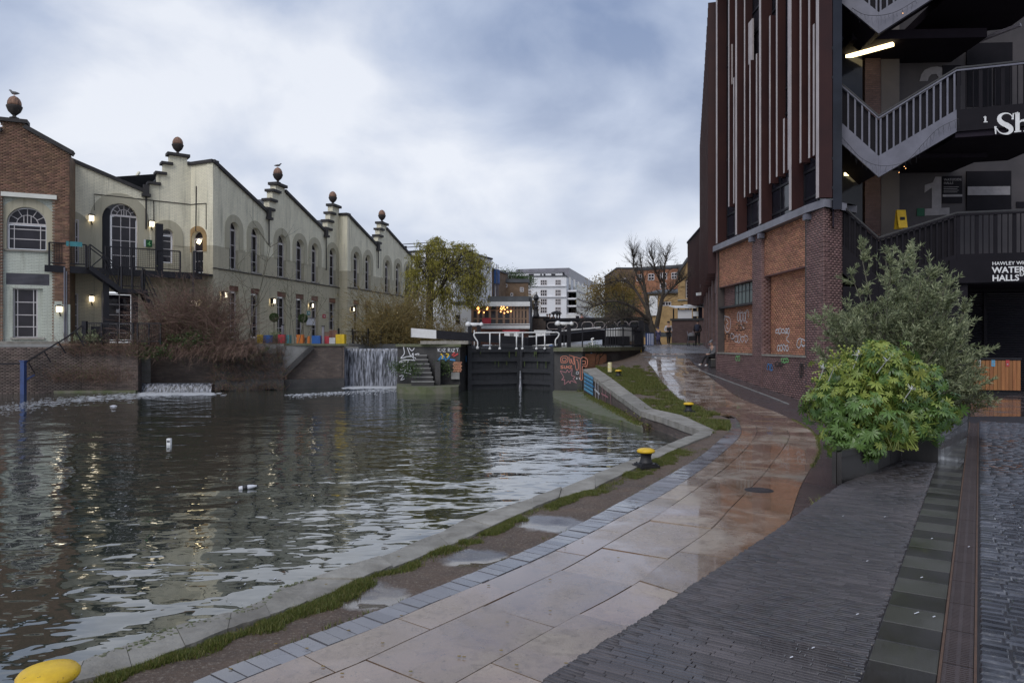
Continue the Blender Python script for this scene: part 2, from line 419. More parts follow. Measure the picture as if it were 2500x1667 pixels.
def wetstone(name, cols, rlo, rhi, scale, bump, bscale, rnd=.12, pudd=.0, tint=(.45, .45, .45), coat=1.33):
    t = NT(name); p = t.pos()
    f = t.noise(p, scale, 6, .6, .5); sp = t.noise(p, 190, 2, .5); big = t.noise(p, .8, 4, .62, .5)
    c = t.mix(t.ramp(f, [(.32, 0), (.68, 1)]), cols[0], cols[1])
    c = t.mix(t.math('MULTIPLY', t.ramp(sp, [(.45, 0), (.65, 1)]), .35), c, cols[2])
    if coat > 1.5:
        vo = t.n('ShaderNodeTexVoronoi'); vo.inputs['Scale'].default_value = 2.6; t.l(p, vo.inputs['Vector']); c = t.mix(t.math('MULTIPLY', t.ramp(vo.outputs['Distance'], [(.045, 1), (.065, 0)]), .45), c, (.52, .50, .46))
        c = t.mix(t.math('MULTIPLY', t.ramp(t.noise(p, 7, 7, .7, .8), [(.50, 0), (.68, 1)]), .55), c, (.15, .115, .09))
        c = t.mix(t.math('MULTIPLY', t.ramp(t.noise(p, 26, 4, .7), [(.60, 0), (.66, 1)]), .5), c, (.09, .075, .06))
    g = t.n('ShaderNodeNewGeometry'); oi = t.n('ShaderNodeObjectInfo')
    rr = t.math('FRACT', t.math('ADD', g.outputs['Random Per Island'], oi.outputs['Random']))
    hs = t.n('ShaderNodeHueSaturation'); t.l(c, hs.inputs['Color']); t.l(t.math('ADD', t.math('MULTIPLY', rr, 2 * rnd), 1 - rnd), hs.inputs['Value'])
    wet = t.ramp(t.math('ADD', t.math('MULTIPLY', big, .75), t.math('MULTIPLY', f, .25)), [(.38 - pudd, 0), (.60 - pudd, 1)])
    dk = t.mix(t.math('MULTIPLY', wet, .8), hs.outputs[0], t.mix(1.0, hs.outputs[0], tint, 'MULTIPLY'))
    t.col(dk); t.set(Roughness=t.math('ADD', t.math('MULTIPLY', wet, rlo - rhi), rhi))
    bs = t.n('ShaderNodeBump'); bs.inputs['Distance'].default_value = bump; t.l(t.noise(p, bscale, 4), bs.inputs['Height'])
    t.l(t.math('ADD', t.math('MULTIPLY', wet, -.85), 1.0), bs.inputs['Strength']); t.l(bs.outputs[0], t.b.inputs['Normal'])
    t.set(**{'Coat_Weight': t.math('MULTIPLY', wet, .9)}); t.b.inputs['Coat Roughness'].default_value = .035; t.b.inputs['Coat IOR'].default_value = coat
    return t.mat
m['slab'] = wetstone('wet_paving_slab', [(.42, .355, .29), (.325, .27, .215), (.20, .155, .12)], .07, .42, 2.0, .005, 120, .2, .03, (.64, .42, .285), 1.75)
m['sett'] = wetstone('blue_grey_kerb_sett', [(.27, .265, .285), (.21, .205, .225), (.14, .135, .15)], .16, .42, 3.0, .004, 90, .16, .02)
m['tbrick'] = wetstone('dark_clinker_paver', [(.108, .093, .095), (.072, .062, .065), (.05, .045, .048)], .34, .55, 1.6, .004, 120, .3, -.02)
m['granite'] = wetstone('polished_granite_slab', [(.075, .072, .062), (.06, .058, .05), (.14, .135, .12)], .25, .5, 1.2, .001, 150, .0, -.05)
m['granite2'] = wetstone('dark_granite_slab', [(.035, .031, .03), (.028, .025, .025), (.07, .066, .06)], .25, .5, 1.2, .001, 150, .0, -.05)
m['riven'] = wetstone('riven_blue_sett', [(.125, .13, .155), (.085, .088, .105), (.06, .06, .07)], .2, .5, 4.5, .02, 16, .25, .0)
m['wetground'] = wetstone('wet_brick_paving', [(.17, .15, .16), (.13, .115, .12), (.09, .08, .085)], .14, .38, 1.5, .004, 70, .1, .04)
m['joint'] = M('dark_joint_sand', (.055, .05, .047), (.035, .032, .03), 6, .8, .004, 60)
m['joint_wet'] = M('wet_joint_sand', (.10, .085, .072), (.065, .055, .05), 6, .35, .003, 60)
def dirtm():
    t = NT('trodden_earth'); p = t.pos(); a = t.noise(p, 1.4, 6, .65, .5); b = t.noise(p, 38, 4, .8); 
    c = t.mix(t.ramp(a, [(.35, 0), (.7, 1)]), (.15, .10, .07), (.085, .06, .045)); c = t.mix(t.math('MULTIPLY', t.ramp(b, [(.54, 0), (.62, 1)]), .75), c, (.30, .25, .20))
    wet = None
    for px, py, r in ((905, 1452, .5), (1160, 1360, .5), (1345, 1276, .62)):
        q = t.n('ShaderNodeVectorMath', operation='DISTANCE'); t.l(p, q.inputs[0]); q.inputs[1].default_value = gp(px, py)
        k = t.math('SUBTRACT', 1.0, t.math('DIVIDE', q.outputs['Value'], r), True); wet = k if wet is None else t.math('MAXIMUM', wet, k)
    wet = t.ramp(t.math('ADD', t.math('MULTIPLY', wet, .8), t.math('MULTIPLY', t.noise(p, 5, 5, .6), .45)), [(.5, 0), (.64, 1)])
    c = t.mix(t.math('MULTIPLY', wet, .45), c, (.05, .04, .035)); t.set(Coat_Weight=wet); t.b.inputs['Coat IOR'].default_value = 1.75; t.b.inputs['Coat Roughness'].default_value = .04
    t.col(c); t.set(Roughness=.7); t.bump(t.math('ADD', t.noise(p, 45, 5, .7), t.math('MULTIPLY', t.noise(p, 3, 3), 4.0)), .03); return t.mat
m['dirt'] = dirtm()
def leafm(name, c1, c2, c3=None, rough=.5, trans=.25, spec=.4):
    t = NT(name); g = t.n('ShaderNodeNewGeometry'); r = g.outputs['Random Per Island']; st = [(0, c1), (.6, c2)] + ([(1, c3)] if c3 else [])
    t.col(t.ramp(r, st)); t.set(Roughness=rough); t.b.inputs['Specular IOR Level'].default_value = spec
    tr = t.n('ShaderNodeBsdfTranslucent'); t.l(t.ramp(r, st), tr.inputs['Color']); mx = t.n('ShaderNodeMixShader'); mx.inputs[0].default_value = trans
    t.l(t.b.outputs[0], mx.inputs[1]); t.l(tr.outputs[0], mx.inputs[2]); t.l(mx.outputs[0], t.out.inputs[0]); return t.mat
m['grass'] = leafm('grass_blade', (.08, .09, .026), (.125, .16, .03), (.24, .195, .075))
m['olive_leaf'] = leafm('grey_green_narrow_leaf', (.155, .185, .10), (.26, .295, .16), (.43, .45, .27), .55, .2)
m['fatsia'] = leafm('glossy_palmate_leaf', (.055, .12, .034), (.13, .225, .055), (.31, .39, .09), .32, .2, .5)
m['fatsia_y'] = leafm('yellow_green_young_leaf', (.22, .30, .06), (.32, .38, .08), (.42, .44, .12), .4, .25)
m['willow'] = leafm('yellow_olive_willow_leaf', (.24, .225, .04), (.33, .30, .055), (.46, .40, .085), .6, .3)
m['ochre'] = leafm('ochre_autumn_leaf', (.22, .15, .04), (.30, .20, .05), (.18, .16, .05), .7, .3)
m['shrubleaf'] = leafm('dull_green_shrub_leaf', (.06, .085, .03), (.10, .115, .04), (.17, .15, .06), .6, .2)
m['ivy'] = leafm('dark_ivy_leaf', (.03, .06, .018), (.06, .10, .03), (.10, .15, .04), .5, .15)
m['bark'] = M('dark_bark', (.085, .068, .055), (.045, .037, .03), 6, .9, .01, 30)
m['twig'] = M('red_brown_bramble_stem', (.23, .145, .11), (.14, .09, .07), 3, .85, rnd=.3)
m['twig_o'] = M('olive_brown_withy_stem', (.27, .21, .085), (.17, .13, .055), 3, .85, rnd=.3)
m['sapling'] = M('green_grey_sapling_bark', (.15, .14, .10), (.09, .085, .06), 5, .85)
m['slate'] = M('dark_slate_roof', (.085, .09, .10), (.06, .063, .07), 2, .6, .004, 20)
m['black'] = M('black_painted_metal', (.014, .014, .018), (.022, .021, .026), 4, .5, .001, 60, spec=.25)
m['blackmatt'] = M('matt_black_coping', (.025, .023, .024), (.045, .04, .04), 3, .75, .005, 30)
m['white'] = M('white_gloss_paint', (.80, .80, .80), (.70, .69, .68), 5, .4, .001, 40)
m['frame'] = M('pinkish_white_window_paint', (.62, .58, .58), (.52, .48, .48), 5, .5)
def glassm(name, c, rough=.06, var=.5):
    t = NT(name); p = t.pos(); f = t.noise(p, 1.1, 3, .5, .3); t.col(t.mix(t.ramp(f, [(.35, 0), (.7, 1)]), c, tuple(q * var for q in c)))
    t.set(Roughness=rough, IOR=1.5); t.b.inputs['Specular IOR Level'].default_value = .28; t.bump(t.noise(p, 2.2, 2), .004); return t.mat
m['glass'] = glassm('dark_window_glass', (.03, .026, .034))
m['glass_b'] = glassm('blue_black_glass', (.02, .022, .032), .08)
m['glass_g'] = glassm('greenish_grey_wired_glass', (.16, .20, .19), .25, .7)
m['lampglass'] = E('lit_lamp_glass', (1.0, .86, .62), 2.4)
m['tube'] = E('lit_warm_tube_light', (1.0, .80, .42), 3.4)
m['bulb'] = E('lit_orange_bulb', (1.0, .45, .12), 3.0)
m['tube_off'] = M('unlit_tube_light', (.36, .33, .37), None, 3, .5)
m['corten'] = M('dark_red_brown_steel', (.052, .022, .020), (.034, .016, .017), .8, .5, .002, 30, metal=.0, spec=.18, rnd=.12)
m['fin_edge'] = M('pale_metal_and_skylit_edge', (.50, .44, .43), (.36, .31, .31), 1.5, .5)
m['palemetal'] = M('lilac_grey_galvanised_parapet', (.145, .145, .185), (.10, .10, .13), 2.2, .5, .002, 30, metal=.1)
m['copingmetal'] = M('weathered_zinc_coping', (.24, .235, .27), (.15, .145, .165), 1.6, .45, .002, 30, metal=.2)
m['soffit'] = M('purple_black_soffit', (.026, .021, .03), (.02, .016, .023), 1.2, .8, spec=.1)
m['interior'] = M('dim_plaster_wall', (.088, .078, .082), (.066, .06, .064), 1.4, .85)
m['interior_l'] = M('pale_plaster_column', (.17, .15, .14), (.135, .12, .115), 1.4, .85)
m['digit'] = M('pale_grey_numeral_paint', (.34, .32, .33), None, 4, .8)
m['darkpanel'] = M('charcoal_panel', (.009, .008, .011), (.014, .012, .016), 2, .6, spec=.12)
m['shutter'] = M('charcoal_shutter_slat', (.016, .015, .019), (.012, .011, .015), 2, .6, spec=.12)
m['wood'] = M('orange_brown_cladding_board', (.36, .155, .05), (.25, .10, .035), 1.5, .55, .004, 20, rnd=.18, stretch=(6, 6, .6))
m['woodbrown'] = M('red_brown_stained_timber', (.20, .085, .055), (.14, .06, .04), 3, .6, rnd=.15)
m['woodpale'] = M('weathered_timber_post', (.28, .18, .12), (.2, .13, .09), 3, .7)
m['yellow'] = M('chrome_yellow_paint', (.78, .50, .02), (.68, .42, .02), 7, .38, .002, 25)
def chipped():
    t = NT('chipped_yellow_paint'); p = t.pos(); a = t.noise(p, 9, 5, .7); b = t.noise(p, 38, 5, .75)
    c = t.mix(t.ramp(a, [(.3, 0), (.7, 1)]), (.80, .52, .02), (.60, .36, .015)); c = t.mix(t.ramp(b, [(.63, 0), (.66, 1)]), c, (.10, .05, .025)); t.col(c); t.set(Roughness=.42); t.bump(b, .002); return t.mat
m['yellow'] = chipped()
m['iron'] = M('black_cast_iron', (.016, .016, .019), (.03, .028, .03), 6, .5, .004, 30)
m['rust'] = M('rust_edge', (.12, .065, .04), (.08, .045, .03), 12, .8)
m['grate'] = M('brown_cast_iron_grate', (.085, .064, .064), (.06, .046, .047), 5, .5, .003, 40)
m['blue'] = M('blue_painted_steel', (.035, .07, .20), (.03, .05, .14), 3, .5)
m['bin_yellow'] = M('yellow_tub_paint', (.75, .50, .01), None, 4, .5); m['bin_blue'] = M('bright_blue_tub_paint', (.02, .12, .42), None, 4, .5)
m['bin_red'] = M('crimson_tub_paint', (.5, .04, .06), None, 4, .5); m['bin_teal'] = M('teal_tub_paint', (.06, .27, .30), None, 4, .5)
m['bin_orange'] = M('orange_tub_paint', (.65, .19, .03), None, 4, .5); m['bin_white'] = M('white_tub_paint', (.7, .7, .7), None, 4, .5)
m['bluetarp'] = M('blue_sheeting', (.02, .14, .42), (.02, .09, .30), 2, .6, .05, 3)
m['stucco'] = M('white_stucco', (.78, .78, .80), (.70, .70, .72), .5, .8)
m['gatewood'] = M('tarred_lock_gate_timber', (.035, .036, .042), (.022, .023, .027), 2.5, .6, .01, 20, stretch=(1, 1, 3))
m['lockmoss'] = M('damp_moss_streak', (.075, .10, .03), (.05, .07, .025), 8, .9)
m['skin'] = M('skin', (.52, .32, .24), None, 5, .6); m['hair'] = M('dark_hair', (.025, .018, .015), None, 5, .6)
m['shirt'] = M('pale_grey_shirt', (.55, .54, .58), None, 5, .8); m['navy'] = M('navy_cloth', (.022, .026, .05), None, 5, .85)
m['blackcloth'] = M('black_cloth', (.014, .013, .016), None, 5, .85); m['greycloth'] = M('grey_cloth', (.16, .16, .17), None, 5, .85); m['indigo'] = M('indigo_cloth', (.06, .055, .12), None, 5, .85)
m['bark_chip'] = M('planter_soil', (.04, .03, .024), None, 20, .9, .02, 30)
for k, c in dict(g_white=(.72, .72, .76), g_orange=(.72, .26, .17), g_blue=(.05, .24, .55), g_green=(.22, .55, .20), g_black=(.03, .025, .025), g_pink=(.45, .20, .22), g_cyan=(.14, .40, .62), g_red=(.5, .06, .06)).items(): m[k] = M('spray_paint_' + k[2:], c, None, 9, .6)
m['acorn'] = M('streaked_copper_brown_stone', (.40, .22, .14), (.045, .028, .024), 9, .7, .01, 12, stretch=(2.2, 2.2, .3))
m['acorncup'] = M('black_stone_cup', (.03, .025, .024), (.055, .045, .04), 6, .8, .01, 20)
def waterm():
    t = NT('canal_water'); p = t.pos()
    sx = t.scaled(p, (1.0, 1.35, 1.0))
    a = t.noise(sx, .55, 2, .45, .25); b = t.noise(sx, 1.7, 2, .45, .35); c = t.noise(t.scaled(p, (1.5, 3.2, 1)), 2.0, 1, .5, .3)
    sp = t.n('ShaderNodeSeparateXYZ'); t.l(p, sp.inputs[0])
    calm = t.ramp(t.math('DIVIDE', sp.outputs[1], 22.0), [(.12, .35), (.75, 1.0)])
    h = t.math('ADD', t.math('MULTIPLY', a, .20), t.math('MULTIPLY', b, .06))
    h = t.math('ADD', h, t.math('MULTIPLY', t.math('MULTIPLY', c, .022), calm))
    nb = t.bump(h, 1.0, .27); t.col((.034, .040, .030)); t.set(Roughness=.3); t.b.inputs['Specular IOR Level'].default_value = 0
    lw_ = t.n('ShaderNodeLayerWeight'); lw_.inputs['Blend'].default_value = .5; t.l(nb, lw_.inputs['Normal'])
    fac = t.math('ADD', t.math('MULTIPLY', t.math('POWER', lw_.outputs['Facing'], 3.2), .84), .07, True)
    gl_ = t.n('ShaderNodeBsdfGlossy'); gl_.inputs['Color'].default_value = (.97, .98, 1, 1); gl_.inputs['Roughness'].default_value = .012; t.l(nb, gl_.inputs['Normal'])
    mx = t.n('ShaderNodeMixShader'); t.l(fac, mx.inputs[0]); t.l(t.b.outputs[0], mx.inputs[1]); t.l(gl_.outputs[0], mx.inputs[2]); t.l(mx.outputs[0], t.out.inputs[0]); return t.mat
m['water'] = waterm()
def fallm():
    t = NT('falling_water'); p = t.pos(); s_ = t.noise(t.scaled(p, (9, 9, .5)), 1.0, 5, .65); f = t.noise(t.scaled(p, (16, 16, 2.2)), 1.0, 3, .6)
    k = t.ramp(t.math('ADD', t.math('MULTIPLY', s_, .6), t.math('MULTIPLY', f, .4)), [(.43, 0), (.68, 1)])
    t.col(t.mix(k, (.03, .032, .038), (.50, .52, .60))); t.set(Roughness=.3); t.bump(f, .03); return t.mat
m['fall'] = fallm()
m['foam'] = M('white_foam', (.66, .67, .70), (.45, .46, .48), 9, .7, .02, 30)
# ------------------------------------------------------------------ ground, water, banks
ST = 'structure'
g = MB(); g.box((0, 300, -1.7), (1400, 900, .4)); g.build('ground', m['dirt'], kind=ST)
w_ = MB(); w_.add([(-60, -20, 0), (30, -20, 0), (30, 44, 0), (-60, 44, 0)], [(0, 1, 2, 3)]); w_.build('canal_water', m['water'], kind=ST)
up = MB(); up.add([(-6, 39.5, 2.03), (6, 39.5, 2.03), (14, 80, 2.03), (-9, 80, 2.03)], [(0, 1, 2, 3)]); up.build('upper_canal_water', m['water'], kind=ST)
def gpl(pts, dz=0): return [gp(x, y, dz) for x, y in pts]
# --- quay coping stones
CP = [((1423, 901), (1455, 897)), ((1467, 934), (1494, 924)), ((1512, 967), (1540, 958)), ((1563, 1003), (1593, 997)), ((1616, 1018), (1665, 1013)), ((1708, 1050), (1744, 1049)),
      ((1683, 1064), (1734, 1062)), ((1626, 1086), (1652, 1095)), ((1555, 1118), (1580, 1128)), ((1453, 1156), (1453, 1189)), ((1371, 1189), (1364, 1215)), ((1300, 1215), (1300, 1240)),
      ((1140, 1265), (1200, 1283)), ((1066, 1301), (1096, 1328)), ((926, 1358), (959, 1382)), ((762, 1411), (872, 1414)), ((690, 1432), (753, 1468)), ((643, 1465), (661, 1502)),
      ((565, 1496), (556, 1536)), ((429, 1530), (453, 1578)), ((307, 1576), (322, 1629)), ((205, 1614), (179, 1667)), ((60, 1672), (60, 1722)), ((-220, 1800), (-220, 1860))]
quay = node('quay_wall', kind=ST)
co = [gp(*a, .015) for a, b in CP]; ci = [gp(*b, .015) for a, b in CP]
cs = MB()
for i in range(len(CP) - 1):
    a0, a1, b0, b1 = co[i], co[i + 1], ci[i], ci[i + 1]; gap = .0022 / max(.3, (a1 - a0).length)
    k = max(1, int(round((a1 - a0).length / 2.6)))
    for q in range(k):
        t0, t1 = q / k + gap, (q + 1) / k - gap
        dz = Vector((0, 0, random.uniform(-.012, .012)))
        sub = 6; outer = []; inner = []
        for r in range(sub + 1):
            t = t0 + (t1 - t0) * r / sub; jj = random.uniform(-.02, .02) if 0 < r < sub else 0
            outer.append(a0.lerp(a1, t) + dz + (a0 - b0).normalized() * jj); inner.append(b0.lerp(b1, t) + dz + (a0 - b0).normalized() * random.uniform(-.015, .015))
        s_ = MB(); top = outer + inner[::-1]
        ar = sum(top[z_].x * top[(z_ + 1) % len(top)].y - top[(z_ + 1) % len(top)].x * top[z_].y for z_ in range(len(top)))
        s_.prism(top if ar > 0 else top[::-1], .16)
        s_.build('coping_stone', m['stone'], quay)
# the wall below the coping
wb = MB(); 
for i in range(len(CP) - 1):
    a0, a1 = co[i].copy(), co[i + 1].copy(); b0, b1 = ci[i].copy(), ci[i + 1].copy()
    ins = .04
    A0 = a0.lerp(b0, ins); A1 = a1.lerp(b1, ins); h0 = a0.z - .16; h1 = a1.z - .16; L = (A1 - A0).length
    wb.add([(A0.x, A0.y, h0), (A1.x, A1.y, h1), (A1.x, A1.y, -.6), (A0.x, A0.y, -.6)], [(0, 1, 2, 3)], 0, [(i * 3, h0), (i * 3 + L, h1), (i * 3 + L, -.6), (i * 3, -.6)])
wb.build('wall_face', m['bw_dark'], quay)
# rubble along the broken edge near the camera
rub = MB()
for i in range(15, 22):
    for _ in range(90 if i in (17, 18, 19) else 30):
        p = co[i].lerp(co[i + 1], random.random()); p = p + (ci[i] - co[i]).normalized() * random.uniform(-.012, .05 if i not in (17, 18, 19) else .13); r = random.uniform(.004, .016)
        R = Matrix.Rotation(random.uniform(0, 6), 3, random.choice('XYZ')) @ Matrix.Rotation(random.uniform(0, 6), 3, 'X')
        rub.box(p + Vector((0, 0, random.uniform(-.012, .006))), (r * 2, r * 1.4, r), R)
tag(rub.build('rubble', m['mossy']), kind='stuff')
# --- verge of earth and grass
L0p = [(440, 1680), (500, 1650), (601, 1611), (756, 1551), (947, 1480), (1042, 1441), (1104, 1417), (1205, 1376), (1313, 1331), (1393, 1289), (1453, 1258), (1504, 1230), (1611, 1171), (1683, 1130), (1721, 1105), (1767, 1064), (1784, 1044), (1779, 1021)]
vin = [ci[i] for i in range(len(CP))]
far_edge = [(1739, 1005), (1698, 988), (1657, 972), (1621, 936), (1588, 892)]
L0w = [gp(90, 1830)] + gpl(L0p)
vout = L0w + gpl(far_edge) + [Vector((8.0, 41.0, 0)), Vector((8.0, 44.0, 0)), Vector(((1568 - CX) / F * 42.6, 42.6, 0)), Vector(((1546 - CX) / F * 39.7, 39.7, 0)), Vector(((1512 - CX) / F * 37.3, 37.3, 0)), Vector(((1452 - CX) / F * 34.9, 34.9, 0))]
poly = [(p.x, p.y) for p in vin] + [(p.x, p.y) for p in vout]
def inpoly(x, y, poly):
    c = False; n = len(poly); j = n - 1
    for i in range(n):
        xi, yi = poly[i]; xj, yj = poly[j]
        if (yi > y) != (yj > y) and x < (xj - xi) * (y - yi) / (yj - yi) + xi: c = not c
        j = i
    return c
pa = np.array(poly)
def inpoly_np(X, Y, pa):
    c = np.zeros(len(X), bool); n = len(pa); j = n - 1
    for i in range(n):
        xi, yi = pa[i]; xj, yj = pa[j]
        if yi != yj: c ^= ((yi > Y) != (yj > Y)) & (X < (xj - xi) * (Y - yi) / (yj - yi) + xi)
        j = i
    return c
def segdist(X, Y, pl):
    d = np.full(len(X), 1e9)
    for a, b in zip(pl[:-1], pl[1:]):
        ax, ay, bx, by = a[0], a[1], b[0], b[1]; L2 = (bx - ax) ** 2 + (by - ay) ** 2 + 1e-12
        t = np.clip(((X - ax) * (bx - ax) + (Y - ay) * (by - ay)) / L2, 0, 1)
        d = np.minimum(d, np.hypot(X - ax - t * (bx - ax), Y - ay - t * (by - ay)))
    return d
gx, gy = np.meshgrid(np.arange(-5, 14, .11), np.arange(2, 45, .11)); gx = gx.ravel() + np.random.uniform(-.03, .03, gx.size); gy = gy.ravel() + np.random.uniform(-.03, .03, gy.size)
ok = inpoly_np(gx, gy, pa) & (segdist(gx, gy, poly + [poly[0]]) > .04); ip = list(zip(gx[ok], gy[ok]))
v, f = cdt(poly, (), ip)
dm = MB()
PUD = [(gp(905, 1452), .42), (gp(1160, 1360), .40), (gp(1345, 1276), .5)]
def zverge(x, y): return zg(y) - .006 - sum(.022 * math.exp(-((x - c.x) ** 2 + (y - c.y) ** 2) / (r * .5) ** 2) for c, r in PUD) + .03 * (mnoise.noise(Vector((x * 1.6, y * 1.6, 0)))) + .012 * mnoise.noise(Vector((x * 6, y * 6, 4))) - .004
dm.add([(x, y, zverge(x, y)) for x, y in v], f); verge = dm.build('earth_verge', m['dirt'], smooth=True, kind=ST)
# grass blades
def blades(name, X, Y, Z, hmin, hmax, mat, wd=.006, lean=.5, kind='stuff', parent=None):
    n = len(X); a = np.random.uniform(0, 2 * np.pi, n); h = np.random.uniform(hmin, hmax, n); l = np.random.uniform(.1, lean, n) * h; w = wd * np.random.uniform(.7, 1.5, n)
    b = a + np.random.uniform(-1.5, 1.5, n)
    V = np.empty((n, 3, 3)); V[:, 0] = np.stack([X - np.cos(a) * w, Y - np.sin(a) * w, Z], 1); V[:, 1] = np.stack([X + np.cos(a) * w, Y + np.sin(a) * w, Z], 1)
    V[:, 2] = np.stack([X + np.sin(b) * l, Y + np.cos(b) * l, Z + h], 1)
    return fastmesh(name, V.reshape(-1, 3), np.arange(3 * n).reshape(-1, 3), mat, parent, kind=kind)
def vn(X, Y, s, o): return np.array([mnoise.noise(Vector((x * s, y * s, o))) for x, y in zip(X, Y)])
cil = [(p.x, p.y) for p in ci]; l0l = [(p.x, p.y) for p in L0w]; fel = [(p.x, p.y) for p in gpl(far_edge)]
# near verge: a ragged band along the coping, scattered tufts along the setts
nb_ = 230000; cn = [p for p in ci if p.y < 17.5][2:]; da = np.cumsum([0] + [(b - a).length for a, b in zip(cn[:-1], cn[1:])]); tt = np.random.uniform(0, da[-1], nb_)
cx_ = np.interp(tt, da, [p.x for p in cn]); cy_ = np.interp(tt, da, [p.y for p in cn]); X = cx_ + np.abs(np.random.normal(0, .22, nb_)) * np.random.uniform(.2, 1.6, nb_); Y = cy_ - np.random.uniform(-.1, .1, nb_)
ok = inpoly_np(X, Y, pa); X, Y = X[ok], Y[ok]; n1 = vn(X, Y, 1.1, 3.0) * .55 + vn(X, Y, 4.5, 9.0) * .4; dci = segdist(X, Y, cil); dl0 = segdist(X, Y, l0l)
nearw = np.interp(Y, [2.5, 5, 8, 11, 14, 17], [.12, .15, .20, .30, .6, .9]); dens = np.clip((nearw + n1 * .26 - dci) / .05, 0, 1) * np.clip((n1 + .10) / .22, .05, 1)
dens = np.maximum(dens, np.clip((.03 + n1 * .12 - dl0) / .03, 0, 1) * (Y > 4.5) * .8); ok = np.random.rand(len(X)) < dens; X, Y = X[ok], Y[ok]
Zb = np.array([zverge(x, y) for x, y in zip(X, Y)]) - .004; blades('grass', X, Y, Zb, .012, .045, m['grass'], .0036, .9)
# far verge
NB = 520000; Y = np.random.uniform(16, 34.5, NB); X = np.random.uniform(3, 9.5, NB); ok = inpoly_np(X, Y, pa); X, Y = X[ok], Y[ok]
n1 = vn(X, Y, .55, 3.0) * .8 + vn(X, Y, 2.6, 9.0) * .4; dfe = segdist(X, Y, fel); dci = segdist(X, Y, cil)
dens = np.clip((.22 - n1) / .14, .0, 1) * np.clip((dfe + n1 * .3 - .02) / .25, .05, 1) * np.clip((dci + n1 * .12 + .04) / .06, .2, 1); ok = np.random.rand(len(X)) < dens; X, Y = X[ok], Y[ok]
Zb = np.array([zverge(x, y) for x, y in zip(X, Y)]) - .004; blades('grass', X, Y, Zb, .025, .11, m['grass'], .009, .8)
# --- path lanes
def lane(pts): return spline(gpl(pts), 6)
L1 = [(1560, 862), (1588, 892), (1621, 936), (1657, 972), (1698, 988), (1739, 1005), (1780, 1012), (1798, 1022), (1810, 1049), (1800, 1072), (1734, 1130), (1632, 1199), (1517, 1260), (1447, 1298), (1325, 1358), (1176, 1423), (1051, 1474), (917, 1531), (720, 1608), (586, 1662), (330, 1770)]
L2 = [(1585, 862), (1622, 895), (1660, 940), (1700, 966), (1755, 990), (1800, 1004), (1833, 1023), (1848, 1049), (1836, 1077), (1792, 1123), (1734, 1169), (1601, 1260), (1560, 1283), (1405, 1373), (1301, 1423), (1149, 1493), (1000, 1560), (878, 1617), (756, 1667), (520, 1770)]
L3 = [(1625, 862), (1650, 890), (1677, 912), (1740, 955), (1820, 998), (1885, 1026), (1920, 1050), (1925, 1073), (1880, 1137), (1842, 1182), (1785, 1239), (1743, 1284), (1683, 1328), (1625, 1368), (1565, 1415), (1491, 1459), (1390, 1511), (1220, 1605), (1110, 1667), (930, 1770)]
TE = [(900, 1990), (1310, 1667), (1387, 1614), (1577, 1500), (1772, 1370), (1887, 1296), (1960, 1243), (2053, 1180)]
TEw = [G(x, y, .8) for x, y in TE]
L4 = gpl([(1668, 862), (1703, 896), (1772, 949), (1820, 977), (1900, 1008), (1975, 1046), (2000, 1090), (1989, 1127), (1954, 1191)]) + [Vector((p.x - .03, p.y, .4)) for p in TEw[::-1][2:]]
W1, W2, W3, W4 = lane(L1), lane(L2), lane(L3), spline(L4, 6)
path = node('towpath', kind=ST)
def arc(pl):
    d = [0]
    for a, b in zip(pl[:-1], pl[1:]): d.append(d[-1] + (b - a).length)
    return d
def at(pl, t):
    d = arc(pl); s_ = t * d[-1]; i = 0
    while i < len(d) - 2 and d[i + 1] < s_: i += 1
    return pl[i].lerp(pl[i + 1], min(1, (s_ - d[i]) / max(1e-9, d[i + 1] - d[i])))
def match(pl, p):
    best = None; d = arc(pl)
    for i in range(len(pl) - 1):
        a, b = pl[i], pl[i + 1]; ab = b - a; t = max(0, min(1, (p - a).dot(ab) / max(1e-9, ab.length_squared)))
        q = a.lerp(b, t); k = (q - p).length
        if best is None or k < best[0]: best = (k, (d[i] + t * ab.length) / d[-1])
    return best[1]
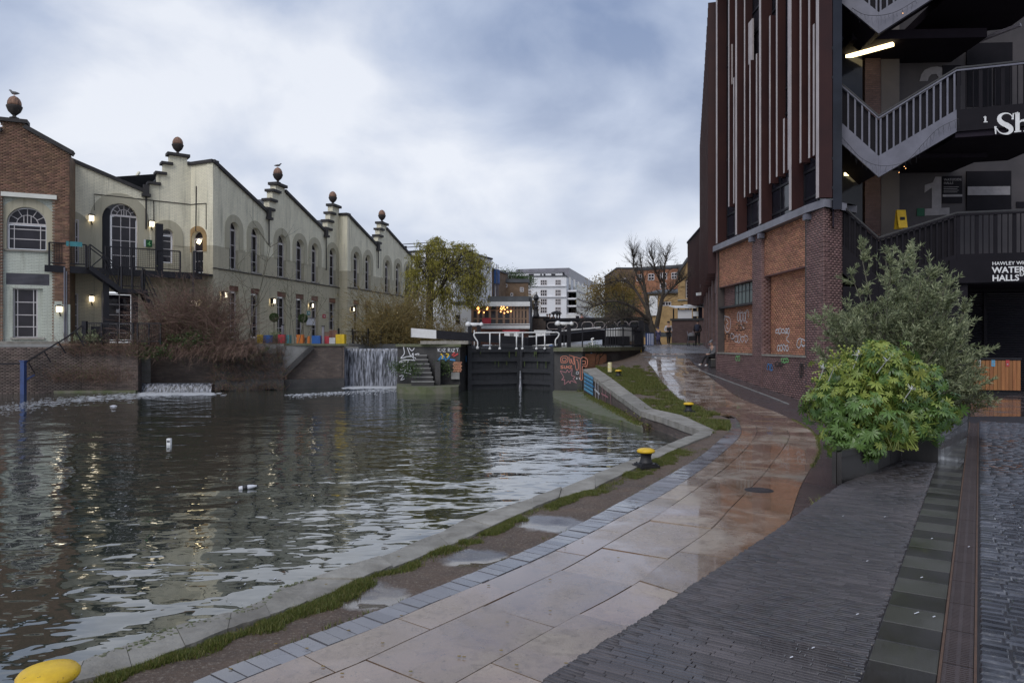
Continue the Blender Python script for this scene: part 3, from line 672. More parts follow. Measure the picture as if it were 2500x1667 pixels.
def between(A, B, step, name, mat, gap, th, parent, off=0.0, tilt=.004, sub=3, tmin=0, tmax=1, dz=0.0, limit=300):
    """cut the strip between polylines A and B into stones, one object each"""
    LA = arc(A)[-1]; n = max(2, int(LA * (tmax - tmin) / step)); cuts = []
    for i in range(n + 1):
        t = tmin + (tmax - tmin) * min(1, max(0, (i + (random.uniform(-.12, .12) if 0 < i < n else 0) * off) / n)); cuts.append((t, match(B, at(A, t))))
    cuts = [c for k, c in enumerate(cuts) if k == 0 or c[1] > cuts[k - 1][1] + 1e-4]
    out = []
    for (ta, tb), (sa, sb) in zip(cuts[:-1], cuts[1:]):
        pa_, pb_ = [], []
        for k in range(sub + 1):
            q = k / sub; pa_.append(at(A, ta + (sa - ta) * q)); pb_.append(at(B, tb + (sb - tb) * q))
        # inset for the joint
        def ins(p, q, g_):
            d_ = q - p; L = d_.length; return p + d_ * min(.45, g_ / max(L, 1e-6))
        A2 = [ins(p, q, gap) for p, q in zip(pa_, pb_)]; B2 = [ins(q, p, gap) for p, q in zip(pa_, pb_)]
        A2[0], A2[-1] = ins(A2[0], A2[1], gap), ins(A2[-1], A2[-2], gap); B2[0], B2[-1] = ins(B2[0], B2[1], gap), ins(B2[-1], B2[-2], gap)
        c = sum(A2 + B2, Vector()) / (2 * len(A2)); tx, ty = random.uniform(-tilt, tilt), random.uniform(-tilt, tilt); lift = random.uniform(-.004, .004) + dz
        top = []
        for p in A2 + B2[::-1]: top.append(Vector((p.x, p.y, p.z + lift + tx * (p.x - c.x) + ty * (p.y - c.y))))
        ar = sum(top[i].x * top[(i + 1) % len(top)].y - top[(i + 1) % len(top)].x * top[i].y for i in range(len(top)))
        out.append((top if ar > 0 else top[::-1], th))
    out.sort(key=lambda t_: (t_[0][0] - Vector((0, 0, 2))).length)
    for top, th_ in out[:limit]:
        s_ = MB(); s_.prism(top, th_); s_.build(name, mat, parent)
    if len(out) > limit:
        s_ = MB()
        for top, th_ in out[limit:]: s_.prism(top, th_)
        s_.build(name + '_rows', mat, parent, kind='stuff')
# bed under all the stones
bm_ = MB(); N_ = 70
A_ = resample(W1, N_); B_ = [at(W4, match(W4, p)) for p in A_]
bedL = resample([gp(90, 1830)] + gpl(L0p), 30)
vs, fs = [], []
for k in range(N_):
    for q in range(5):
        p = A_[k].lerp(at(W4, k / (N_ - 1)), q / 4); vs.append((p.x, p.y, zg(p.y) - .018))
for k in range(N_ - 1):
    for q in range(4): i = k * 5 + q; fs.append((i, i + 1, i + 6, i + 5))
bm_.add(vs, fs)
L0s = resample(L0w, 40)[::-1]; W1n = [at(W1, match(W1, p)) for p in L0s]
vs, fs = [], []
for a, b in zip(L0s, W1n): vs += [(a.x, a.y, .385), (b.x, b.y, .385)]
bm_.add(vs, [(2 * i, 2 * i + 1, 2 * i + 3, 2 * i + 2) for i in range(39)])
bm_.build('path_bed', m['joint_wet'], path)
between(L0s, W1, .118, 'kerb_sett', m['sett'], .0045, .08, path, off=.25, tilt=.012, sub=1, dz=.002)
between(W1, W2, .95, 'narrow_paving_slab', m['slab'], .005, .06, path, off=1.0, tilt=.003, sub=5)
between(W2, W3, 1.02, 'paving_slab', m['slab'], .006, .06, path, off=1.2, tilt=.006, sub=5)
between(W3, W4, .98, 'paving_slab', m['slab'], .006, .06, path, off=1.2, tilt=.006, sub=5)
# brown brick strip between the slabs and the brick building / terrace
R1a = P(2011, 838, 22.1); R1dir = Vector((-41, 1750, 0)).normalized()
R1end = R1a + R1dir * 10.7; R2dir = Vector((411, 1750, 0)).normalized(); R2end = R1end + R2dir * 21.8
mar = MB(); wl4 = resample(W4, 60)
inner = []
for p in wl4:
    if p.y > 50: q = Vector((14.5, p.y, 0))
    elif p.y > R1end.y: q = R1end + R2dir * ((p.y - R1end.y) / R2dir.y); 
    elif p.y > 22: q = R1a + R1dir * ((p.y - R1a.y) / R1dir.y)
    else: q = Vector((np.interp(p.y, [3, 8.2, 9, 12, 16, 22], [2.6, 4.2, 5.2, 8.2, 10.2, 9.9]), p.y, 0))
    inner.append(Vector((max(q.x + .5, p.x + .1), p.y, zg(p.y))))
vs, fs = [], []
for a, b in zip(wl4, inner):
    for q in range(4): p = a.lerp(b, q / 3); vs.append((p.x, p.y, zg(p.y) - .004 + .0))
for k in range(59):
    for q in range(3): i = k * 4 + q; fs.append((i, i + 1, i + 5, i + 4))
mar.add(vs, fs, 0, [(p[0], p[1]) for p in vs])
def pavm(name, c1, c2, mort, rough):
    t = NT(name); p = t.pos(); mp = t.n('ShaderNodeMapping'); mp.inputs['Rotation'].default_value = (0, 0, .2); t.l(p, mp.inputs['Vector'])
    br = t.n('ShaderNodeTexBrick'); t.l(mp.outputs[0], br.inputs['Vector']); br.inputs['Scale'].default_value = 1; br.inputs['Brick Width'].default_value = .21; br.inputs['Row Height'].default_value = .07
    br.inputs['Mortar Size'].default_value = .005; br.inputs['Color1'].default_value = (*c1, 1); br.inputs['Color2'].default_value = (*c2, 1); br.inputs['Mortar'].default_value = (*mort, 1)
    n = t.noise(p, .8, 5, .6, .4); t.col(t.mix(t.math('MULTIPLY', n, .5), br.outputs['Color'], tuple(q * .4 for q in c1)))
    t.set(Roughness=t.math('ADD', t.math('MULTIPLY', t.ramp(n, [(.4, 0), (.6, 1)]), .3 - rough), rough)); t.bump(t.math('ADD', t.math('MULTIPLY', br.outputs['Fac'], -1.), t.math('MULTIPLY', t.noise(p, 40, 3), .5)), .006); return t.mat
m['margin'] = pavm('brown_brick_margin', (.12, .10, .10), (.085, .072, .075), (.045, .04, .04), .12)
m['plaza'] = pavm('grey_wet_plaza_paving', (.33, .335, .36), (.27, .275, .3), (.16, .16, .175), .12)
mar.build('brick_margin', m['margin'], path)
li = MB(); lp = [(1680, 893), (1730, 912), (1800, 938), (1880, 968), (1925, 986)]
for a, b in zip(gpl(lp[:-1], .004), gpl(lp[1:], .004)): li.bar(a, b, .05, .02)
li.build('pale_channel_line', m['concrete'], path)
# plaza of setts at the top of the slope, and the land beyond
pz = MB(); pz.add([(1.2, 39.2, 0), (13.5, 39.2, 0), (19, 62, 0), (6.5, 62, 0)], [(0, 1, 2, 3)])
pv, pf = [], []
for k in range(14):
    y = 39.0 + k * 1.8
    for xx in (np.interp(y, [38, 40, 44, 48, 62], [8.0, 6.3, 5.6, 6.0, 6.5]), np.interp(y, [38, 62], [15, 24])): pv.append((xx, y, zg(y) - .03 + .002 * k))
for k in range(13): pf.append((2 * k, 2 * k + 1, 2 * k + 3, 2 * k + 2))
pz = MB(); pz.add(pv, pf); pz.build('plaza_pavement', m['plaza'], kind=ST)
fg = MB()
fg.box((-57, 80, 1.0), (96, 76, 2.36)); fg.box((75, 90, 1.0), (120, 88, 2.36)); fg.box((0, 420, 1.0), (900, 680, 2.36))
fg.build('far_ground', m['concrete'], kind=ST)
# dark clinker terrace
terr = node('paved_terrace', kind=ST); m['tbed'] = M('black_jointing', (.035, .032, .037), (.025, .023, .027), 6, .5)
tpoly = [(p.x, p.y) for p in TEw] + [(4.27, 8.75), (5.36, 9.86), (5.66, 9.6), (8.4, 14.5), (10.4, 21.9), (10.7, 22.9), (17.5, 22.9), (30, 24), (30, -3), (-.9, -3)]
tv, tf = cdt(tpoly)
tb = MB(); tb.add([(x, y, .787) for x, y in tv], tf)
n = len(TEw)
RE_ = [(5.2, 9.4), (8.4, 14.5), (10.4, 21.9), (10.7, 22.9)]
for a, b in list(zip(TEw[:-1], TEw[1:])) + [(Vector((*p, 0)), Vector((*q, 0))) for p, q in zip(RE_[:-1], RE_[1:])]: tb.add([(a.x, a.y, .787), (b.x, b.y, .787), (b.x, b.y, .2), (a.x, a.y, .2)], [(0, 1, 2, 3)])
tb.build('terrace_bed', m['tbed'], terr)
ang = math.radians(33.1); dj = Vector((math.sin(ang), math.cos(ang), 0)); db = Vector((math.cos(ang), -math.sin(ang), 0))
gl0 = G(2099, 1667, .8); gr0 = G(2285, 1667, .8)
tpa = np.array(tpoly); items = []
Rb = Matrix((db, dj, Vector((0, 0, 1)))).transposed()
row = -40; LB, WB = .20, .0265
org = gl0.copy(); rs_ = random.Random(5); rsh = [(.5 * LB if i % 2 else 0) + rs_.uniform(-.4, .4) * LB for i in range(997)]
for r in range(-110, 620):
    for c in range(-2, 38):
        # running joints every 5 bricks stay continuous
        cc = -(c + .5) * LB - (c // 4) * .003; sh = rsh[r % 997]
        p = org + dj * (r * (WB + .004)) + db * (cc + sh)
        if p.y > 10.2 or p.y < 2.6: continue
        items.append((Vector((p.x, p.y, .775 + random.uniform(-.0016, .0016))), r, c))
X_ = np.array([i[0].x for i in items]); Y_ = np.array([i[0].y for i in items])
blist = []; ts = np.linspace(-.5, .5, 13) * (LB - .0025)
SX = X_[:, None] + ts[None] * db.x; SY = Y_[:, None] + ts[None] * db.y
INS = inpoly_np(SX.ravel(), SY.ravel(), tpa).reshape(SX.shape) & (((SX - gl0.x) * db.x + (SY - gl0.y) * db.y) < .002)
for (p, r, c), k in zip(items, INS):
    n_ = k.sum()
    if n_ < 3: continue
    i0 = int(np.argmax(k)); i1 = 12 - int(np.argmax(k[::-1])); L = (LB - .0025) * (i1 - i0) / 12
    R = Rb @ Matrix.Rotation(random.uniform(-.008, .008), 3, 'Z') @ Matrix.Rotation(random.uniform(-.009, .009), 3, 'X')
    blist.append((p + db * (ts[i0] + ts[i1]) / 2, R, (L, WB, .05)))
# edge course along the terrace lip
for a, b in zip(TEw[:-1], TEw[1:]):
    L = (b - a).length; k = int(L / .054); d = (b - a).normalized(); nrm = Vector((d.y, -d.x, 0)) if d.y > 0 else Vector((-d.y, d.x, 0))
pieces(blist, 'brick', 'brick_paving', m['tbrick'], terr, 300, .004)
# granite strip
gs, gd = [], []
for k in range(-4, 46):
    c = gl0 + dj * ((k + .5) * .305) + db * .152
    if c.y > 2.4: (gs if k % 2 else gd).append((Vector((c.x, c.y, .776)), Rb, (.298, .299, .05)))
pieces(gs, 'granite_slab', 'granite_slabs', m['granite'], terr, 300, .003); pieces(gd, 'granite_slab', 'granite_slabs', m['granite2'], terr, 300, .003)
# drain grate
dr = node('drain_channel', parent=terr)
d0 = .306; dm_ = MB()
for off_, w_, mt in ((d0 + .004, .012, 'rust'), (d0 + .150, .012, 'rust')):
    q = MB(); a = gl0 + dj * -1.2 + db * off_; b = gl0 + dj * 13.6 + db * off_; a.z = b.z = .79; q.bar(a, b, w_, .03); q.build('drain_edge', m[mt], terr)
for k in range(-2, 27):
    q = MB(); s0 = k * .5; L = .488
    for r in range(3):
        a = gl0 + dj * s0 + db * (d0 + .02 + r * .056); b = a + dj * L; a.z = b.z = .783; q.bar(a, b, .018, .02)
    for s_ in range(20):
        a = gl0 + dj * (s0 + .012 + s_ * .0242) + db * (d0 + .012); b = a + db * .128; a.z = b.z = .785; q.bar(a, b, .0115, .018)
    q.build('drain_grate', m['grate'], terr)
# riven blue setts to the right of the drain
ri = []
for r in range(-6, 170):
    u = 0.0
    y0 = r * .082
    while u < 3.4:
        L = random.uniform(.10, .2); c = gl0 + dj * (y0 + random.uniform(-.006, .006)) + db * (.47 + u + L / 2)
        if 2.6 < c.y < 16.2 and c.x / c.y < .80:
            R = Rb @ Matrix.Rotation(random.uniform(-.05, .05), 3, 'X') @ Matrix.Rotation(random.uniform(-.035, .035), 3, 'Y')
            ri.append((Vector((c.x, c.y, .768 + random.uniform(-.005, .005))), R, (L - .008, .075, .06)))
        u += L
pieces(ri, 'riven_sett', 'riven_setts', m['riven'], terr, 300, .012)
# wet brick floor further back on the terrace
wf = MB(); wf.add([(8.85, 15.8, .7905), (17, 15.8, .7905), (21, 24.5, .7905), (10.9, 24.5, .7905)], [(0, 1, 2, 3)]); wf.build('wet_floor', m['wetground'], terr)
# ------------------------------------------------------------------ right-hand building
R1 = Fr(R1a, R1end); R2 = Fr(R1end, R2end)
podium = thing('brick_podium', 'orange and purple brick plinth building with piers beside the towpath', 'brick building', (R1a.x + 1, R1a.y + 4, 0))
bp, bo = [], []
PIN = .35                                   # depth of the recessed lower panels behind the pier faces
zl, zc0, zc1, zlin = 1.96, 6.58, 6.83, 4.95  # ledge, underside and top of coping, lintel
u = R1.ux
piers = [(0, u(1968)), (u(1860), u(1837)), (u(1750) - .05, R1.L)]
pans = [(u(1968), u(1860)), (u(1837), u(1750) - .05)]
core = MB()
core.fbox(R1, 1.35, R1.L, -.3, zc0, -1.3, -PIN - .012)
PCZ = [R1.pt(.004, zc0, -.012), R1.pt(1.36, zc0, -.012), R1.pt(1.36, zc0, -1.3)]
for a, b in piers[1:]: core.fbox(R1, a + .004, b - .004, -.3, zc0, -PIN - .01, -.012)
core.fbox(R1, .01, R1.L - .01, -.3, zl - .02, -PIN - .01, -.03)
for a, b in pans: core.fbox(R1, a, b, zlin, zc0, -PIN - .01, -.112)

for a, b in piers: bp += brick_items(R1, a, b, .1, zc0, -.006)
for a, b in pans:
    bp += brick_items(R1, a, b, .1, zl - .03, -.022)
    bo += brick_items(R1, a, b, zlin, zc0, -.106)
wz0, wz1 = 4.05, 4.93
wu0, wu1 = u(1838.5), u(1776)
for k, (a, b) in enumerate(pans):
    bo += brick_items(R1, a, b, zl + .03, wz0 - .08 if k else zlin, -PIN)
# sides of the piers (facing the camera), sides of the recess, soffit of the spandrel
def side_items(ua, z0, z1, w0, w1):
    fr2 = Fr(R1.pt(ua, 0, w0), R1.pt(ua, 0, w1)); return brick_items(fr2, 0, fr2.L, z0, z1, .0)
bp += side_items(u(1860) - .006, .1, zc0, -PIN, 0)
core2 = MB(); 
for a, b in pans:
    core2.fbox(R1, a, b, zlin - .03, zlin - .003, -PIN, -.1)
core2.build('lintel', m['brick_purple'], podium)
sl_ = MB()
for a, b in pans: sl_.fbox(R1, a, b, zl - .03, zl + .03, -PIN, .02)
sl_.build('ledge', m['stone'], podium)
cap = MB(); cap.fbox(R1, .9, R1.L + .02, zc0 + .004, zc1, -1.5, .16)
cap.fbox(R2, .0, R2.L, zc0 + .002, zc1 - .002, -1.6, .16)
cap.build('coping', m['copingmetal'], podium)
# the narrow end of the corner pier
Rs0 = Vector((R1a.x, R1a.y, 0)); Rsd = Vector((.81, .59, 0)).normalized(); Rs = Fr(Rs0, Rs0 + Rsd * 1.06)
PCZ = [Rs.pt(Rs.L, zc0, -.012)] + [Rs.pt(.008, zc0, -.012)] + PCZ[1:] + [Rs.pt(Rs.L, zc0, -.6)]
core.prism(PCZ[::-1], zc0 + .3); core.build('wall', m['mortar_dark'], podium)
bp += brick_items(Rs, 0, Rs.L, .7, zc0, -.004)
cm = MB(); cpz = [Rs.pt(Rs.L + .1, zc1, .1), Rs.pt(-.1, zc1, .1), R1.pt(.9, zc1, .16), R1.pt(.9, zc1, -1.5), Rs.pt(Rs.L + .1, zc1, -.8)]
cm.prism(cpz[::-1], zc1 - zc0 - .006); cm.build('coping', m['copingmetal'], podium)
pieces(bp, 'brick', 'purple_brickwork', m['brick_purple'], podium, 150)
pieces(bo, 'brick', 'orange_brickwork', m['brick_orange'], podium, 150)
# wired-glass window in the second panel
wn_ = MB(); nc = 7; wu = sorted((wu0, wu1))
win = node('window', podium, loc=(0, 0, 0)); win.location = R1.pt((wu0 + wu1) / 2, wz0, 0) - wl(podium)
fm = MB()
for k in range(nc + 1):
    x = wu[0] + (wu[1] - wu[0]) * k / nc; t_ = .03 if k in (0, 3, nc) else .014; fm.fbox(R1, x - t_ / 2, x + t_ / 2, wz0, wz1, -PIN - .01, -PIN + .03)
for z in (wz0 + .02, (wz0 + wz1) / 2 + .1, wz1 - .02): fm.fbox(R1, wu[0], wu[1], z - .014, z + .014, -PIN - .006, -PIN + .026)
fm.build('frame', m['iron'], win)
for k in range(nc):
    for (za, zb) in ((wz0 + .03, (wz0 + wz1) / 2 + .09), ((wz0 + wz1) / 2 + .11, wz1 - .03)):
        q = MB(); a = wu[0] + (wu[1] - wu[0]) * k / nc + .012; b = wu[0] + (wu[1] - wu[0]) * (k + 1) / nc - .012; q.fbox(R1, a, b, za, zb, -PIN - .005, -PIN + .008); q.build('pane', m['glass_g'], win)
q = MB(); q.fbox(R1, pans[1][0], pans[1][1], wz0 - .09, wz0 - .005, -PIN - .01, -.08); q.build('sill', m['iron'], win)
bo2 = brick_items(R1, wu[1] + .02, pans[1][1], wz0, zlin, -PIN)
pieces(bo2, 'brick', 'brickwork', m['brick_purple'], podium, 0)
# second, receding face of the plinth
rw = MB(); n2 = 5; pw = 1.0; bay = R2.L / n2
for k in range(n2):
    a = k * bay; rw.fbox(R2, a + .02, a + pw, -.3, zc0, -PIN, 0); rw.fbox(R2, a + pw, a + bay + .02, zlin, zc0, -PIN - .2, -.11); rw.fbox(R2, a + pw, a + bay + .02, -.3, zl + .5, -PIN - .2, -.04)
rw.build('receding_face', m['bw_purple'], podium)
rw = MB(); rw.fbox(R2, 0, R2.L, -.3, zc0, -1.4, -PIN - .01); rw.build('receding_panel', m['bw_orange'], podium)
# small box lights under the coping
fx = [(R1, u(1978), 'nearest the stair tower corner'), (R1, u(1864), 'right of the middle pier'), (R1, u(1842), 'left of the middle pier')] + [(R2, .5 + k * bay, s_) for k, s_ in enumerate(['at the bend of the plinth wall', 'second along the receding brick face', 'third along the receding brick face'])]
for fr, uu, s_ in fx:
    c = fr.pt(uu, zc0 - .12, .09); q = thing('box_light', 'small grey box light under the coping, ' + s_, 'wall light', c, 'box lights under the plinth coping')
    b_ = MB(); b_.fbox(fr, uu - .11, uu + .11, zc0 - .22, zc0 - .04, .0, .2); b_.build('housing', m['palemetal'], q); b_ = MB(); b_.fbox(fr, uu - .08, uu + .08, zc0 - .235, zc0 - .222, .03, .17); b_.build('lens', m['glass_g'], q)
q = thing('security_camera', 'white bullet camera fixed to the receding brick face', 'security camera', R2.pt(R2.ux(1712), 5.7, .1))
b_ = MB(); c = P(1710, 717, 50); b_.bar(c + Vector((-.3, -.2, -.05)), c + Vector((.5, 0, .05)), .22, .2); b_.build('housing', m['white'], q); b_ = MB(); b_.bar(c + Vector((.3, 0, .05)), c + Vector((1.2, .1, .2)), .08); b_.build('bracket', m['palemetal'], q)
# ---------------- finned tower above
tower = thing('finned_tower', 'dark office block clad in red-brown steel fins above the brick plinth', 'building', R1.pt(3, 0, -2))
T1 = Fr(R1.pt(.0, 0, -.27), R1.pt(R1.L + .3, 0, -.27)); T2 = Fr(R1.pt(R1.L + .3, 0, -.27), R2.pt(R2.L + 2, 0, -.42))
ZT = 19.0
q = MB(); q.fbox(T1, 0, T1.L, zc1 - .3, ZT, -.3, -.02); q.fbox(T2, 0, T2.L, 3.0, 17.6, -.3, -.02); q.build('curtain_glass', m['glass_b'], tower)
q = MB(); 
for z in (7.2, 8.1, 10.6, 11.5, 14.8, 15.7): q.fbox(T1, 0, T1.L, z - .04, z + .04, -.02, .02)
for k in range(1, 11): x = T1.L * k / 11; q.fbox(T1, x - .03, x + .03, zc1, ZT, -.02, .015)
q.build('mullion', m['black'], tower)
fins = [(1996, None, None), (1988, None, 372), (1978, 60, 380), (1967, None, 386), (1946, None, 398), (1929.6, None, None), (1917, None, 415), (1906, 290, 423), (1888.6, None, 432), (1872, 40, 448), (1856, None, None), (1840, 132, 463), (1824, 148, 472), (1811, None, 482), (1797.5, None, None), (1785, 190, 497), (1773, None, 505), (1750, None, None)]
for (x, yt, yb) in fins:
    FD = .42; uu = T1.ux(x, FD); D_ = T1.pt(uu, 0, FD).y
    z0 = zc1 + .06 if yb is None else EYE - (yb - HY) / F * D_; z1 = ZT if yt is None else EYE - (yt - HY) / F * D_
    full = yb is None; th = .17 if full else .10; fd = FD if full else .30
    b_ = MB(); b_.fbox(T1, uu - th / 2, uu + th / 2, z0, z1, .0, fd); o = b_.build('fin', m['corten'], tower)
    b_ = MB(); b_.fbox(T1, uu - th / 2 - .008, uu + th / 2 + .004, z0, z1, fd, fd + .012); b_.build('fin_edge', m['fin_edge'], o)  # sky light on the fin edges put into this strip's pale colour
    if not full:                       # an infill panel beside the short fins
        b_ = MB(); b_.fbox(T1, uu + .06, uu + .24, z0 + .0, z1, -.01, .06); b_.build('panel', m['corten'], tower)
# open top-hung sashes
for (x0, x1, y0, y1) in ((1828, 1838, 58, 148), (1780, 1787, 117, 206)):
    a, za = T1.uz(x1, y1, .2); b, zb = T1.uz(x0, y0, .2); s_ = MB(); s_.fbox(T1, min(a, b), max(a, b), za, zb, .16, .22); s_.build('open_sash', m['fin_edge'], tower)
n = 24
for k in range(n + 1):
    uu = T2.L * k / n; zt = 17.75 - .0 * k; b_ = MB(); th = .1; b_.fbox(T2, uu - th / 2, uu + th / 2, zc1 - 1.2, 17.9 + (.25 if k % 3 == 0 else 0), .0, .55); o = b_.build('fin', m['corten'], tower)
    b_ = MB(); b_.fbox(T2, uu - th / 2 - .005, uu + th / 2 + .005, zc1 - 1.2, 17.9, .55, .565); b_.build('fin_edge', m['corten'], o)
cp = MB(); cp.fbox(T1, -.1, T1.L, ZT, ZT + .3, -6, .6); cp.fbox(T2, .02, T2.L, 17.9, 18.1, -6, .1); cp.build('roof', m['soffit'], tower)
# small brown annex further along
ax = thing('steel_clad_annex', 'lower brown steel clad wing beyond the finned office block', 'building', P(1700, 838, 60))
A_ = Fr(P(1685, 838, 66.0), P(1718, 838, 57.5)); q = MB(); zt = EYE + 9.2; q.fbox(A_, 0, A_.L, 5.66, zt, -7, 0); q.build('wall', m['corten'], ax)
for k in range(13):
    q = MB(); x = .05 + k * .7; q.fbox(A_, x, x + .1, 5.6, zt + .1, 0, .25); q.build('fin', m['corten'], ax)
q = MB(); q.fbox(A_, -.2, A_.L, zt, zt + .15, -7, .3); q.build('roof', m['soffit'], ax)
for k in range(3):
    q = MB(); q.fbox(A_, .3 + k * 3.5, .7 + k * 3.5, 2.2, 5.66, -.5, -.2); q.build('column', m['soffit'], ax)
# ---------------- stair building
stair = thing('stair_building', 'dark open stair hall with pale zigzag parapets and floor numerals', 'building', (15, 24, 0))
BW = Fr(P(2040, 838, 25.6), P(2640, 838, 25.2))
q = MB(); q.fbox(BW, -.3, BW.L, .6, 19, -.4, 0); q.build('back_wall', m['interior'], stair)
q = MB(); lw = Fr(T1.pt(.1, 0, -.05), BW.pt(-.2, 0, 0)); q.fbox(lw, 0, lw.L, 6, 19, -.05, 0); q.build('side_wall', m['soffit'], stair)
pq = [(2032, 22.9), (2145, 22.3), (2335, 21.55), (2640, 20.7)]
PL = [P(x, 838, d) for x, d in pq]
def inner_pt(p, w): return Vector((p.x + w * .1, p.y + w, p.z))
def vpar(name, zr, bars_h, band_h, matb, matp, th=.12, barw=.05, step=.19, z_last=None, solid_right=True):
    """one storey of the zigzag parapet: handrail, balusters, solid band"""
    node_ = node('parapet', stair, loc=(0, 0, 0)); node_.location = Vector((PL[1].x, PL[1].y, zr[1] - bars_h - band_h)) - wl(stair)
    for i in range(3):
        a, b = PL[i].copy(), PL[i + 1].copy(); za, zb = zr[i], zr[i + 1]; d = (b - a); L = d.length; d.normalize(); nrm = Vector((d.y, -d.x, 0)); nrm = nrm if nrm.y < 0 else -nrm
        def quadbox(z0a, z0b, z1a, z1b, w0, w1, mat, nm):
            vs = []
            for w in (w0, w1):
                for (p, l0, h0) in ((a, z0a, z1a), (b, z0b, z1b)):
                    for z in (l0, h0): vs.append((p.x + nrm.x * w, p.y + nrm.y * w, z))
            k_ = MB(); k_.add(vs, [(0, 1, 3, 2), (4, 6, 7, 5), (0, 4, 5, 1), (2, 3, 7, 6), (1, 5, 7, 3), (0, 2, 6, 4)]); k_.build(nm, mat, node_)
        quadbox(za - .10, zb - .10, za - .05, zb - .05, -.01, .05, matp, 'top_rail'); quadbox(za - .03, zb - .03, za + .02, zb + .02, .0, .06, m['iron'], 'handrail')
        dark = (i == 2)
        mb2 = m['darkpanel'] if dark else matb
        quadbox(za - bars_h - band_h, zb - bars_h - band_h, za - bars_h, zb - bars_h, -th, .03, mb2, 'band')
        nb = max(2, int(L / step))
        for k in range(nb + 1):
            t = (k + .3) / (nb + .6); p = a.lerp(b, t); zt = za + (zb - za) * t
            k_ = MB(); bw = barw if not dark else (.10 if k % 3 == 0 else .022); k_.bar((p.x, p.y, zt - bars_h - .01), (p.x, p.y, zt - .08), bw, .03, up=nrm); k_.build('baluster', mb2 if dark else matp, node_)
        # dark slotted sheet behind the balusters
        if not dark: quadbox(za - bars_h, zb - bars_h, za - .12, zb - .12, -.10, -.085, m['darkpanel'], 'backing_sheet')
    return node_
zr1 = [7.1, 5.69, 6.32, 6.32]; zr2 = [10.95, 9.47, 10.66, 10.72]; zr3 = [z + 4.46 for z in zr2]
vpar('p1', zr1, 1.25, .9, m['darkpanel'], m['darkpanel'], step=.16)
vpar('p2', zr2, 1.25, .66, m['palemetal'], m['palemetal'])
vpar('p3', zr3, 1.25, .66, m['palemetal'], m['palemetal'])
# landings, flights, storey slabs
for zr, dz in ((zr1, 1.9), (zr2, 1.91), (zr3, 1.91)):
    for i, w in ((0, 1.6), (1, 1.6), (2, 3.6)):
        a, b = PL[i], PL[i + 1]; za, zb = zr[i] - dz + .12, zr[i + 1] - dz + .12
        if i == 2: za = zb = zr[2] - dz + .12 - .28
        ia, ib = inner_pt(a, w), inner_pt(b, w); o = .05
        vs = [(a.x, a.y + o, za), (b.x, b.y + o, zb), (ib.x, ib.y, zb), (ia.x, ia.y, za), (a.x, a.y + o, za + .3), (b.x, b.y + o, zb + .3), (ib.x, ib.y, zb + .3), (ia.x, ia.y, za + .3)]
        sb = MB(); sb.add(vs, [(0, 1, 2, 3), (7, 6, 5, 4), (0, 4, 5, 1), (3, 2, 6, 7), (0, 3, 7, 4), (1, 5, 6, 2)]); sb.build('stair_slab', m['soffit'], stair)
for z in (8.45, 12.35, 16.6): sb = MB(); sb.fbox(BW, -.3, 4.0, z, z + .3, .01, 2.1); sb.build('storey_slab', m['soffit'], stair)
q = MB(); q.fbox(BW, -.2, .55, 4, 19, .0, .9); q.build('lift_lobby', m['glass_b'], stair)
q = MB(); a, b = BW.ux(2112, .5), BW.ux(2150, .5); q.fbox(BW, a, b, .8, 19, .0, .5); q.build('brick_column', m['bw_purple'], stair)
q = MB(); a, b = BW.ux(2151, .4), BW.ux(2196, .4); q.fbox(BW, a, b, .8, 19, .0, .4); q.build('column', m['interior_l'], stair)
for (x0, x1, z) in ((2052, 2181, 12.28), (2052, 2150, 8.22)):
    q = MB(); q.bar(P(x0, 838, 24.9).xy.to_3d() + Vector((0, 0, z)), P(x1, 838, 23.7).xy.to_3d() + Vector((0, 0, z)), .16, .1); q.build('tube_light', m['tube'], stair)
q = MB(); q.bar(P(2345, 838, 24.4).xy.to_3d() + Vector((0, 0, 12.45)), P(2492, 838, 23.0).xy.to_3d() + Vector((0, 0, 12.62)), .12, .1); q.build('tube_light', m['tube_off'], stair)
q = MB(); q.lathe([(.02, 0), (.16, .02), (.16, .07), (.02, .09)], 10, P(2038, 463, 24.5)); q.build('ceiling_lamp', m['tube'], stair)
def text(s_, size, fr, uu, zz, w, mat, name, parent, bold=0.0, depth=.006, xs=1.0):
    cu = bpy.data.curves.new(name, 'FONT'); cu.body = s_; cu.size = size; cu.extrude = depth; cu.offset = bold; cu.resolution_u = 3
    o = bpy.data.objects.new(name, cu); dg = bpy.context.evaluated_depsgraph_get(); COL.objects.link(o); dg.update(); me = bpy.data.meshes.new_from_object(o.evaluated_get(dg)); bpy.data.objects.remove(o)
    o = bpy.data.objects.new(name, me); COL.objects.link(o); me.materials.clear(); me.materials.append(mat)
    U = fr.U; Nn = U.cross(Vector((0, 0, 1))); o.parent = parent
    R = Matrix((U * xs, Vector((0, 0, 1)), Nn)).transposed()
    o.matrix_local = Matrix.Translation(fr.pt(uu, zz, w) - (wl(parent) if parent else Vector())) @ R.to_4x4(); return o
